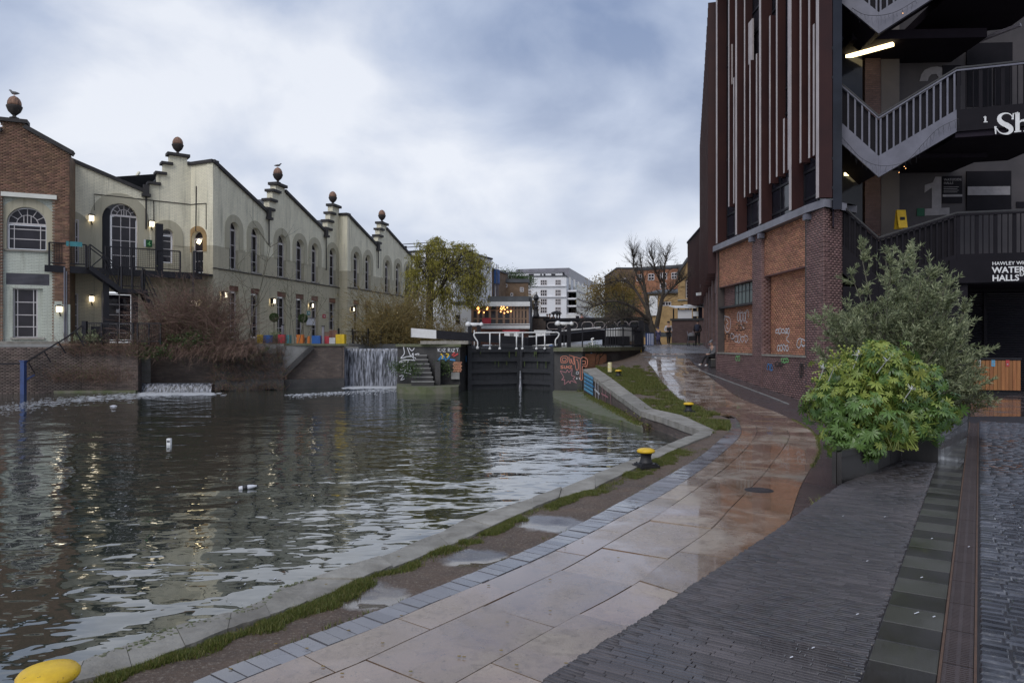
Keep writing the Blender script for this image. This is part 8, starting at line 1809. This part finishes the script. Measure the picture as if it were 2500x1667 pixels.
n = 1500; e_ = [at(W4, random.uniform(.55, .74)) for _ in range(n)]; blades('moss', np.array([p.x for p in e_]) + np.random.normal(0, .02, n), np.array([p.y for p in e_]) + np.random.normal(0, .03, n), np.array([zg(p.y) for p in e_]), .01, .03, m['grass'], .005)
# ------------------------------------------------------------------ bollards, terrace furniture, litter, people
def bollard(c, rz=0, s=1.0, label='', copy_of=None):
    if copy_of: return copy_thing(copy_of, c, rz, label, s)
    o = thing('mooring_bollard', label, 'mooring bollard', (0, 0, 0), 'yellow-capped mooring bollards along the quay')
    q = MB(); q.box((0, 0, .02), (.34, .30, .04)); q.box((0, 0, .05), (.29, .25, .03)); q.build('base_plate', m['iron'], o)
    q = MB(); q.lathe([(.115, .06), (.10, .09), (.085, .14), (.083, .18), (.10, .225), (.115, .235)], 24); q.build('stem', m['iron'], o, True)
    q = MB(); q.lathe([(.10, .232), (.137, .238), (.146, .252), (.146, .268), (.130, .288), (.09, .303), (.04, .309), (.002, .31)], 28); q.build('cap', m['yellow'], o, True)
    for a in range(4): q = MB(); q.lathe([(.014, .065), (.014, .08), (.005, .083)], 6, ((-1, 1)[a % 2] * .115, (-1, 1)[a // 2] * .1, 0)); q.build('bolt', m['iron'], o)
    o.location = c; o.rotation_euler = (0, 0, rz); return o
bl1 = bollard(gp(1577, 1140), .35, 1.0, 'yellow-capped iron bollard on the grass edge of the near quay')
bollard(gp(1681, 1008), .3, 1.0, 'yellow-capped iron bollard on the grass by the quay bend', bl1); bollard(gp(1510, 920), .2, 1.0, 'farthest yellow-capped bollard, beside the striped post', bl1)
c = gp(118, 1790); c = Vector((P(118, 1790, 3.72).x, 3.72, .42)); bollard(c, .5, 1.0, 'closest yellow bollard, only its cap showing in the bottom corner', bl1)
q = MB(); c0 = c + Vector((0, 0, .286)); 
o = thing('marker_post', 'short round post of worn yellow and white paint on the grass', 'marker post', gp(1489, 912)); b = gp(1489, 912); q = MB(); q.lathe([(.10, 0), (.10, .08)], 10, b); q.build('foot', m['iron'], o); q = MB(); q.lathe([(.095, .08), (.095, .48), (.08, .5)], 12, b); q.build('post', M('worn_yellow_white', (.72, .70, .58), (.66, .52, .06), 9, .7), o)
for (xa, ya) in ((1470, 922), (1540, 940)):
    pass
# man-hole and litter on the path
o = thing('drain_cover', 'small wet iron drain cover set in the brown paving slabs', 'drain cover', gp(1853, 1197)); q = MB(); p = gp(1853, 1197); q.lathe([(.19, -.01), (.19, .006), (.15, .008)], 20, p); q.build('cover', m['iron'], o)
q = MB()
for k in range(5): q.box(p + Vector((-.1 + .05 * k, 0, .010)), (.02, .2, .005))
tag(q.build('rib', m['grate'], o), kind='stuff')
lit = MB(); r_ = random.Random(9)
for (x, y) in ((2117, 1370), (2093, 1500), (2250, 1410), (2058, 1260), (2160, 1262), (2275, 1315), (2235, 1498), (2280, 1506), (2240, 1496), (1985, 1582), (1932, 1605), (2365, 1335), (2400, 1180), (2360, 1085), (2490, 1288)):
    p = G(x, y, .803); lit.add([(p.x + a * .008, p.y + b * .009, .805 + (.006 if a > 0 else 0)) for a, b in ((-1, -.5), (.9, -.7), (1, .5), (-.8, .6))], [(0, 1, 2, 3)])
tag(lit.build('paper_scraps', m['g_white']), kind='stuff')
lit = MB()
for k in range(60):
    p = gp(r_.uniform(500, 1750), r_.uniform(1080, 1650)); 
    if p.x / p.y < .1: pass
    lit.add([(p.x + a * .012, p.y + b * .014, zg(p.y) + .012) for a, b in ((-1, -.5), (.9, -.7), (1, .5), (-.8, .6))], [(0, 1, 2, 3)])
tag(lit.build('fallen_leaves', m['ochre']), kind='stuff')
# floating litter
def bottle(x, y, L, rz, label, cap, body):
    o = thing('floating_bottle', label, 'bottle', G(x, y, .02)); p = G(x, y, .02); R = Matrix.Rotation(rz, 3, 'Z') @ Matrix.Rotation(math.pi / 2 - .1, 3, 'Y'); q = MB(); q.lathe([(.03, 0), (.036, .02), (.036, L * .55), (.03, L * .72), (.014, L * .88), (.013, L * .95)], 12); q.v = [tuple(p + R @ Vector(v)) for v in q.v]; q.build('bottle', body, o, True)
    q = MB(); q.lathe([(.037, L * .2), (.0372, L * .45)], 12); q.lathe([(.016, L * .94), (.016, L)], 10); q.v = [tuple(p + R @ Vector(v)) for v in q.v]; q.build('cap', cap, o, True)
bottle(583, 1192, .30, .3, 'clear plastic bottle with dark cap floating in mid canal', m['iron'], m['g_white']); bottle(-6, 1206, .26, 2.9, 'plastic bottle with red end floating at the left edge', m['bin_red'], m['g_white'])
o = thing('floating_carton', 'small white carton floating upright in the canal', 'carton', G(413, 1086, 0)); p = G(413, 1086, 0); q = MB(); q.box(p + Vector((0, 0, .07)), (.09, .08, .17)); q.build('carton', m['white'], o); q = MB(); q.box(p + Vector((0, -.041, .09)), (.07, .004, .05)); q.build('print', m['greycloth'], o)
o = thing('floating_scrap', 'pale rag of litter floating near the low weir', 'litter', G(277, 991, 0)); p = G(277, 991, 0); q = MB(); q.lathe([(.14, .0), (.10, .015), (.05, .03), (.01, .035)], 7, p); q.build('rag', m['g_white'], o)
# blue mooring post, handrail down to the water, ground railing
o = thing('mooring_post', 'blue steel pile standing in the water by the brick wall', 'mooring post', G(57, 962, 0)); p = G(57, 962, 0); D_ = p.y; zt = EYE - (882 - HY) / F * D_; q = MB(); q.bar(p + Vector((0, 0, -.4)), Vector((p.x, p.y, zt)), .19, .19); q.build('pile', m['blue'], o); q = MB(); q.box(Vector((p.x, p.y, zt + .02)), (.26, .24, .05)); q.build('cap', m['blue'], o)
o = thing('bank_handrail', 'black handrail sloping down the canal wall to the blue pile', 'handrail', P(130, 838, 34.4)); q = MB(); q.tube([P(-20, 889, 34.0), P(50, 888, 34.2), P(62, 885, 34.2), P(165, 822, 34.6), P(200, 795, 34.8)], .035, 6); q.build('rail', m['black'], o)
for a, b in (((70, 886), (85, 912)), ((108, 858), (124, 884)), ((142, 834), (160, 862)), ((185, 808), (205, 845))): q = MB(); q.tube([P(*a, 34.3), P(*b, 34.5)], .03, 5); q.build('strut', m['black'], o)
q = MB(); q.tube([P(60, 930, 34.2), P(85, 915, 34.5)], .04, 5); q.build('brace', m['blue'], o)
gr = thing('terrace_railing', 'black mesh-panelled railing along the terrace edge under the fire escape', 'railings', P(300, 838, 35)); RF = Fr(P(165, 838, 34.95), P(420, 838, 35.3))
for x0, x1 in ((212, 248), (249, 325), (336, 392)): rail(RF, RF.ux(x0), RF.ux(x1), ZTER, h=1.0, parent=gr, posts=3 if x1 - x0 > 40 else 2, lab='panel')
q = MB(); q.fbox(RF, RF.ux(207) - .1, RF.ux(207) + .1, ZTER, ZTER + 1.1, -.1, .1); q.build('end_post', m['black'], gr)
q = MB(); q.fbox(RF, RF.ux(214), RF.ux(245), ZTER, ZTER + .85, -.5, -.3); q.build('dark_screen', m['black'], gr)
# tubs, boards, benches, posts on the hall terrace
TG = 'painted tubs along the terrace edge'
for x0, x1, mt, d_, lb, h in ((630, 643, 'bin_yellow', 38.9, 'yellow square tub left of the blue tub', .48), (644.5, 663, 'bin_blue', 39.1, 'blue square tub beside the leftmost yellow tub', .46), (681, 697, 'bin_red', 39.4, 'crimson tub beside the grey post', .5), (698, 710, 'bin_teal', 39.6, 'teal tub right of the crimson tub', .48), (726, 741, 'bin_orange', 39.9, 'orange tub among the bare saplings', .5), (751, 757, 'bin_orange', 40.0, 'narrow orange tub left of the broad blue tub', .42), (764, 784, 'bin_blue', 40.0, 'broad blue tub near the wing wall', .45), (785.5, 789, 'bin_orange', 40.1, 'sliver of orange tub behind the second grey post', .45), (793, 805, 'bin_red', 40.4, 'crimson tub in front of the brown bench', .42), (805.5, 820, 'bin_white', 40.2, 'white low tub between the crimson and yellow tubs', .34), (822, 843, 'bin_yellow', 40.2, 'broad yellow tub at the right end of the row', .52)):
    c = P((x0 + x1) / 2, 838, d_); w = (x1 - x0) / F * d_; o = thing('painted_tub', lb, 'tub', (c.x, c.y, ZTER), TG); q = MB(); t = .03
    for sx, sy, dx, dy in ((0, -1, w, t), (0, 1, w, t), (-1, 0, t, w - 2 * t), (1, 0, t, w - 2 * t)): q.box((c.x + sx * (w / 2 - t / 2), c.y + sy * (w / 2 - t / 2), ZTER + h / 2), (dx, dy, h))
    q.build('side', m[mt], o); q = MB(); q.box((c.x, c.y, ZTER + h - .06), (w - .06, w - .06, .04)); q.build('soil', m['bark_chip'], o)
for x, y0, lb in ((690, 794, 'square grey post between the crimson tub and the door'), (789, 797, 'square grey post beside the broad blue tub')):
    d_ = 39.3; o = thing('terrace_post', lb, 'post', P(x, 838, d_), 'grey posts on the terrace'); c = P(x, 838, d_); zt = EYE + (HY - y0) / F * d_; q = MB(); q.box((c.x, c.y, (ZTER + zt) / 2), (.11, .11, zt - ZTER)); q.build('shaft', m['copingmetal'], o); q = MB(); q.box((c.x, c.y, zt + .02), (.15, .15, .05)); q.build('cap', m['black'], o)
for x0, x1, y0, d_, lb in ((792, 806, 810, 42.5, 'red-brown slatted bench behind the crimson tub'), (804, 823, 806, 42.2, 'taller red-brown slatted bench back behind the white tub')):
    o = thing('slatted_bench', lb, 'bench', P((x0 + x1) / 2, 838, d_), 'benches on the terrace'); fr = Fr(P(x0, 838, d_), P(x1, 838, d_)); zt = EYE + (HY - y0) / F * d_
    for k in range(5): q = MB(); z = ZTER + .42 + (zt - ZTER - .42) * k / 5; q.fbox(fr, 0, fr.L, z, z + (zt - ZTER - .42) / 5 - .015, -.03, 0); q.build('back_slat', m['woodbrown'], o)
    for k in range(3): q = MB(); q.fbox(fr, 0, fr.L, ZTER + .38, ZTER + .41, .03 + k * .12, .13 + k * .12); q.build('seat_slat', m['woodbrown'], o)
    for a in (.03, fr.L - .03):
        for w in (.0, .36): q = MB(); q.fbox(fr, a - .03, a + .03, ZTER, ZTER + .38, w - .03, w + .03); q.build('leg', m['woodbrown'], o)
for x, d_, lb in ((862, 43.0, 'black round cafe table with two stacked chairs under the lantern'), (895, 44.0, 'dark cafe table half behind the withy shrub')):
    o = thing('cafe_table', lb, 'table', P(x, 838, d_), 'dark cafe tables on the terrace'); c = P(x, 838, d_); c.z = ZTER; q = MB(); q.lathe([(.45, .72), (.45, .75)], 16, c); q.build('top', m['black'], o); q = MB(); q.tube([c, c + Vector((0, 0, .72))], .04, 6); q.lathe([(.25, 0), (.25, .03)], 10, c); q.build('leg', m['black'], o)
    for s_ in (-1, 1):
        h = thing('cafe_chair', ('left' if s_ < 0 else 'right') + '-hand black chair at the ' + ('round table under the lantern' if x < 880 else 'table behind the withy shrub'), 'chair', c + Vector((s_ * .7, .1, 0)), 'black chairs at the cafe tables'); k = c + Vector((s_ * .7, .1, 0)); q = MB(); q.box(k + Vector((0, 0, .45)), (.4, .4, .04)); q.build('seat', m['black'], h); q = MB(); q.box(k + Vector((s_ * .19, 0, .72)), (.03, .38, .4)); q.build('back', m['black'], h)
        for a in (-.17, .17):
            for b in (-.17, .17): q = MB(); q.bar(k + Vector((a, b, 0)), k + Vector((a, b, .43)), .03); q.build('leg', m['black'], h)
fr = FD1.off(.06); a, z = fr.uz(758, 785); o = thing('menu_board', 'white menu board on the hall wall beside the topiary ball', 'notice board', fr.pt(a, z, 0)); q = MB(); q.fbox(fr, a - .55, a + .55, z - .25, z + .22, 0, .04); q.build('board', m['g_white'], o); q = MB(); q.fbox(fr, a - .6, a + .6, z + .22, z + .27, 0, .06); q.build('frame', m['copingmetal'], o)
for x, y, fr0, mt, lb in ((753, 764, FD1, 'bin_teal', 'small green exit plate above the menu board'), (791, 772, FD1, 'bin_red', 'small red fire plate on the cream wall'), (886, 780, FD2, 'bin_teal', 'small green plate between two far doors')):
    a, z = fr0.uz(x, y); o = thing('wall_plate', lb, 'sign', fr0.pt(a, z, .02)); q = MB(); q.fbox(fr0, a - .22, a + .22, z - .14, z + .14, .0, .03); q.build('plate', m[mt], o); q = MB(); q.fbox(fr0, a - .1, a + .1, z - .04, z + .04, .03, .034); q.build('pictogram', m['g_white'], o)
# striped bin screen at the end of the fence
o = thing('striped_bin', 'blue and white striped litter bin beside the fence end', 'bin', P(1586, 842, 49)); c = P(1586, 843, 49); q = MB(); q.box(c + Vector((0, 0, .42)), (.5, .4, .84)); q.build('bin', m['blue'], o)
for k in range(4): q = MB(); q.box(c + Vector((-.18 + .12 * k, -.203, .42)), (.035, .006, .78)); q.build('stripe', m['g_white'], o)
q = MB(); q.box(c + Vector((0, 0, .87)), (.54, .44, .06)); q.build('lid', m['black'], o)
# ---- people
def skin(name, V, Ed, Rr, mat, parent, sub=1):
    me = bpy.data.meshes.new(name); me.from_pydata([tuple(v) for v in V], Ed, []); o = bpy.data.objects.new(name, me); COL.objects.link(o); md = o.modifiers.new('s', 'SKIN'); md.use_smooth_shade = True
    for i, r in enumerate(Rr): sv = me.skin_vertices[0].data[i]; sv.radius = (r, r) if not hasattr(r, '__len__') else r; sv.use_root = (i == 0)
    if sub: s2 = o.modifiers.new('b', 'SUBSURF'); s2.levels = sub; s2.render_levels = sub
    dg = bpy.context.evaluated_depsgraph_get(); dg.update(); m2 = bpy.data.meshes.new_from_object(o.evaluated_get(dg)); bpy.data.objects.remove(o)
    m2.materials.clear(); m2.materials.append(mat); o = bpy.data.objects.new(name, m2); COL.objects.link(o); o.parent = parent; return o
def person(c, rz, label, J, cloth, H=1.74, hat=None, extra=None, group=None, long_coat=False):
    """J: joint positions for a 1.0-tall figure facing -y; cloth: (top, legs, shoes)"""
    o = thing('person', label, 'person', (0, 0, 0), group); s = H
    def v(k): return Vector(J[k]) * s
    B = ['pelvis', 'waist', 'chest', 'neck', 'head', 'crown', 'shl', 'ell', 'wrl', 'hal', 'shr', 'elr', 'wrr', 'har', 'hil', 'knl', 'anl', 'tol', 'hir', 'knr', 'anr', 'tor']; ix = {k: i for i, k in enumerate(B)}
    E_ = [('pelvis', 'waist'), ('waist', 'chest'), ('chest', 'neck'), ('neck', 'head'), ('head', 'crown'), ('chest', 'shl'), ('shl', 'ell'), ('ell', 'wrl'), ('wrl', 'hal'), ('chest', 'shr'), ('shr', 'elr'), ('elr', 'wrr'), ('wrr', 'har'), ('pelvis', 'hil'), ('hil', 'knl'), ('knl', 'anl'), ('anl', 'tol'), ('pelvis', 'hir'), ('hir', 'knr'), ('knr', 'anr'), ('anr', 'tor')]
    rad = dict(pelvis=(.085, .065), waist=(.075, .055), chest=(.09, .062), neck=.03, head=(.046, .055), crown=(.04, .046), shl=.036, ell=.026, wrl=.018, hal=.020, shr=.036, elr=.026, wrr=.018, har=.020, hil=.052, knl=.036, anl=.024, tol=.022, hir=.052, knr=.036, anr=.024, tor=.022)
    sc = lambda r, k=1.0: tuple(q * s * k for q in r) if hasattr(r, '__len__') else r * s * k
    body = skin('body', [v(k) for k in B], [(ix[a], ix[b]) for a, b in E_], [sc(rad[k], .92) for k in B], m['skin'], o)
    T = ['chest', 'waist', 'pelvis', 'shl', 'ell', 'wrl', 'shr', 'elr', 'wrr']; it_ = {k: i for i, k in enumerate(T)}; skin('jacket', [v(k) for k in T], [(it_[a], it_[b]) for a, b in (('chest', 'waist'), ('waist', 'pelvis'), ('chest', 'shl'), ('shl', 'ell'), ('ell', 'wrl'), ('chest', 'shr'), ('shr', 'elr'), ('elr', 'wrr'))], [sc(rad[k], 1.13) for k in T], m[cloth[0]], o)
    L_ = ['pelvis', 'hil', 'knl', 'anl', 'hir', 'knr', 'anr']; il = {k: i for i, k in enumerate(L_)}; skin('trousers', [v(k) for k in L_], [(il[a], il[b]) for a, b in (('pelvis', 'hil'), ('hil', 'knl'), ('knl', 'anl'), ('pelvis', 'hir'), ('hir', 'knr'), ('knr', 'anr'))], [sc(rad[k], 1.12) for k in L_], m[cloth[1]], o)
    for a, b in (('anl', 'tol'), ('anr', 'tor')): skin('shoe', [v(a) - Vector((0, 0, .012 * s)), v(b)], [(0, 1)], [.030 * s, .027 * s], m[cloth[2]], o)
    hd, cr = v('head'), v('crown'); up = (cr - hd).normalized(); fw = (v('face') - hd).normalized(); rt = fw.cross(up)
    q = MB(); hc = hd + up * .028 * s - fw * .008 * s; pr = [(.056, -.01), (.06, .012), (.056, .035), (.036, .055), (.004, .062)]
    for r, z in pr: pass
    R = Matrix((rt, fw, up)).transposed(); q.lathe([(r * s, z * s) for r, z in pr], 14); q.v = [tuple(hc + R @ Vector(p)) for p in q.v]; q.build('hat' if hat else 'hair', m[hat or 'hair'], o, True)
    if hat == 'hatbrim': pass
    q = MB(); q.box(hd + fw * .058 * s + up * .0 * s, (.014 * s, .016 * s, .02 * s), R); q.build('nose', m['skin'], o)
    for sg in (-1, 1):
        q = MB(); q.box(hd + fw * .05 * s + rt * sg * .02 * s + up * .014 * s, (.012 * s, .008 * s, .006 * s), R); q.build('eye', m['hair'], o); q = MB(); q.box(hd + rt * sg * .05 * s, (.012 * s, .02 * s, .03 * s), R); q.build('ear', m['skin'], o)
    q = MB(); q.box(hd + fw * .05 * s - up * .03 * s, (.024 * s, .008 * s, .006 * s), R); q.build('mouth', m['bin_red'], o)
    for w, h in (('wrl', 'hal'), ('wrr', 'har')):
        d = (v(h) - v(w)).normalized(); x = d.orthogonal().normalized(); q = MB()
        for k in range(5): a = v(h) + x * (.012 * s) * (k - 2) * .7; l = (.030, .040, .044, .040, .030)[k] * s; q.tube([a, a + d * l * .6, a + d * l + x * .004], [.006 * s, .005 * s, .004 * s], 5)
        q.build('finger', m['skin'], o)
    if extra: extra(o, v, s)
    o.location = c; o.rotation_euler = (0, 0, rz); return o
STAND = dict(pelvis=(0, 0, .52), waist=(0, 0, .61), chest=(0, 0, .73), neck=(0, 0, .84), head=(0, -.01, .915), crown=(0, -.005, .955), face=(0, -.1, .915), shl=(-.105, 0, .79), ell=(-.14, .02, .62), wrl=(-.13, -.05, .49), hal=(-.125, -.07, .455), shr=(.105, 0, .79), elr=(.14, .02, .62), wrr=(.13, -.05, .49), har=(.125, -.07, .455), hil=(-.05, 0, .49), knl=(-.055, -.01, .28), anl=(-.06, .01, .045), tol=(-.065, -.075, .02), hir=(.05, 0, .49), knr=(.055, -.01, .28), anr=(.06, .01, .045), tor=(.065, -.075, .02))
def J(**k): d = dict(STAND); d.update(k); return d
WALK = J(knl=(-.055, -.09, .30), anl=(-.06, -.10, .06), tol=(-.062, -.175, .035), knr=(.055, .02, .28), anr=(.06, .12, .07), tor=(.062, .05, .02), ell=(-.155, .03, .63), wrl=(-.10, -.10, .58), hal=(-.07, -.13, .575), elr=(.155, .03, .63), wrr=(.10, -.10, .58), har=(.07, -.13, .575))
def G3(x, y, D): p = P(x, y, D); p.z = zg(D); return p
def pack(o, v, s):
    q = MB(); c = v('chest') + Vector((0, .11 * s, -.03 * s)); q.lathe([(.02 * s, -.15 * s), (.085 * s, -.13 * s), (.095 * s, -.02 * s), (.085 * s, .1 * s), (.05 * s, .14 * s), (.01 * s, .15 * s)], 10, c, 1, .7); q.build('backpack', m['navy'], o, True)
def apron(o, v, s):
    q = MB(); q.box(v('waist') + Vector((0, -.07 * s, -.0)), (.17 * s, .03 * s, .26 * s)); q.build('waistcoat', m['blackcloth'], o); q = MB(); q.box(v('pelvis') + Vector((0, -.075 * s, -.06 * s)), (.17 * s, .02 * s, .2 * s)); q.build('apron', m['blackcloth'], o)
person(G3(1632, 842, 50.5), .05, 'man in pale shirt, dark cap and black apron walking down the towpath', WALK, ('shirt', 'blackcloth', 'greycloth'), 1.72, 'blackcloth', apron)
COAT = J(hal=(-.10, -.02, .45), har=(.10, -.02, .45))
def coat(o, v, s): q = MB(); q.lathe([(.115 * s, .26 * s), (.12 * s, .4 * s), (.105 * s, .52 * s), (.10 * s, .6 * s)], 12, (0, 0, 0), 1, .8); q.build('coat_skirt', m['indigo'], o, True)
person(G3(1607, 842, 50.8), math.pi, 'smaller person in indigo coat standing by the striped bin', COAT, ('indigo', 'indigo', 'blackcloth'), 1.28, 'indigo', coat)
person(G3(1703, 842, 50.0), math.pi - .3, 'person in black with navy backpack seen from behind by the brick wall', J(wrl=(-.10, -.16, .56), hal=(-.09, -.19, .55), wrr=(.10, -.16, .56), har=(.09, -.19, .55)), ('blackcloth', 'blackcloth', 'blackcloth'), 1.78, 'blackcloth', pack)
pr_ = thing('pushchair', 'dark pushchair with pale bags standing before the person with backpack', 'pushchair', G3(1688, 842, 49.7)); c = G3(1688, 842, 49.7)
q = MB(); q.box(c + Vector((0, 0, .52)), (.42, .5, .3)); q.build('seat', m['blackcloth'], pr_); q = MB(); q.lathe([(.24, .62), (.26, .72), (.2, .86), (.08, .92)], 12, c, 1, 1); q.build('hood', m['greycloth'], pr_, True)
for a in (-.22, .22):
    q = MB(); q.tube([c + Vector((a, .25, .1)), c + Vector((a, -.1, .5)), c + Vector((a * .9, .42, 1.02))], .018, 6); q.build('frame', m['copingmetal'], pr_)
    for b in (-.25, .27): q = MB(); k = c + Vector((a, b, .1)); q.tube([k + Vector((0, .1 * math.cos(t), .1 * math.sin(t))) for t in np.linspace(0, 6.28, 14)], .018, 5); q.build('wheel', m['blackcloth'], pr_)
SIT = J(pelvis=(0, 0, .27), waist=(0, .01, .36), chest=(0, -.02, .48), neck=(0, -.06, .58), head=(0, -.10, .64), crown=(0, -.09, .68), face=(0, -.2, .60), shl=(-.1, -.03, .54), ell=(-.13, -.05, .38), wrl=(-.06, -.18, .34), hal=(-.03, -.21, .34), shr=(.1, -.03, .54), elr=(.13, -.05, .38), wrr=(.06, -.18, .34), har=(.03, -.21, .34), hil=(-.05, -.02, .26), knl=(-.06, -.25, .27), anl=(-.06, -.36, .06), tol=(-.065, -.44, .05), hir=(.05, -.02, .26), knr=(.06, -.23, .29), anr=(.05, -.24, .05), tor=(.05, -.32, .03))
pc = R2.pt(R2.ux(1735, .2), 0, .12); d_ = P(1736, 838, 34.2); sc_ = Vector((d_.x + .12, 34.2, zg(34.2) + .02)); ps = person(sc_, -math.pi / 2 + .35, 'seated person in grey hoodie and black trousers against the brick pier', SIT, ('greycloth', 'blackcloth', 'bin_white'), 1.75, 'greycloth')
sb_ = thing('stone_block', 'low stone block the hooded person sits on', 'seat', sc_); q = MB(); q.box(sc_ + Vector((.05, 0, .17)), (.45, .5, .36)); q.build('block', m['stonedark'], sb_); q = MB(); q.box(sc_ + Vector((.05, 0, .36)), (.47, .52, .03)); q.build('slab', m['stone'], sb_)
# walkers on the bridge
PB = 'people crossing the iron bridge'
base = None
for k, (x, cl, lb) in enumerate(((1336, 'navy', 'leftmost walker on the bridge in a navy coat'), (1342, 'greycloth', 'walker on the bridge in a grey coat next to the navy one'), (1351, 'blackcloth', 'walker in black beside the umbrella on the bridge'), (1360, 'blackcloth', 'walker under the open black umbrella on the bridge'), (1366, 'indigo', 'walker in indigo right of the umbrella on the bridge'), (1420, 'bin_red', 'lone walker in a red coat before the ochre tree on the bridge'))):
    p = P(x, 838, 64); p.z = 3.36; person(p, .4 * k, lb, STAND, (cl, 'blackcloth', 'blackcloth'), 1.66 + .03 * (k % 3), None, None, PB)
um = thing('umbrella', 'open black umbrella carried over the bridge', 'umbrella', P(1358, 768, 63.8)); c = P(1358, 775, 63.8); c.z = 5.0; q = MB(); q.lathe([(.5, 0), (.47, .1), (.33, .2), (.12, .27), (.01, .29)], 8, c); q.build('canopy', m['blackcloth'], um); q = MB(); q.tube([c + Vector((0, 0, -.55)), c + Vector((0, 0, .33))], .012, 5); q.build('shaft', m['iron'], um)
vn_ = thing('white_van', 'roof of a white van passing over the bridge', 'van', P(1397, 772, 67)); fr = Fr(P(1382, 838, 67), P(1416, 838, 66.6)); q = MB(); q.fbox(fr, 0, fr.L, 3.6, 5.1, -1.8, 0); q.build('body', m['white'], vn_); q = MB(); q.fbox(fr, fr.L * .7, fr.L * .95, 4.4, 4.95, .0, .02); q.build('window', m['glass'], vn_)
for a in (.25, .8): q = MB(); k = fr.pt(fr.L * a, 3.62, .02); q.tube([k + Vector((.27 * math.cos(t), 0, .27 * math.sin(t))) for t in np.linspace(0, 6.28, 14)], .09, 6); q.build('wheel', m['blackcloth'], vn_)
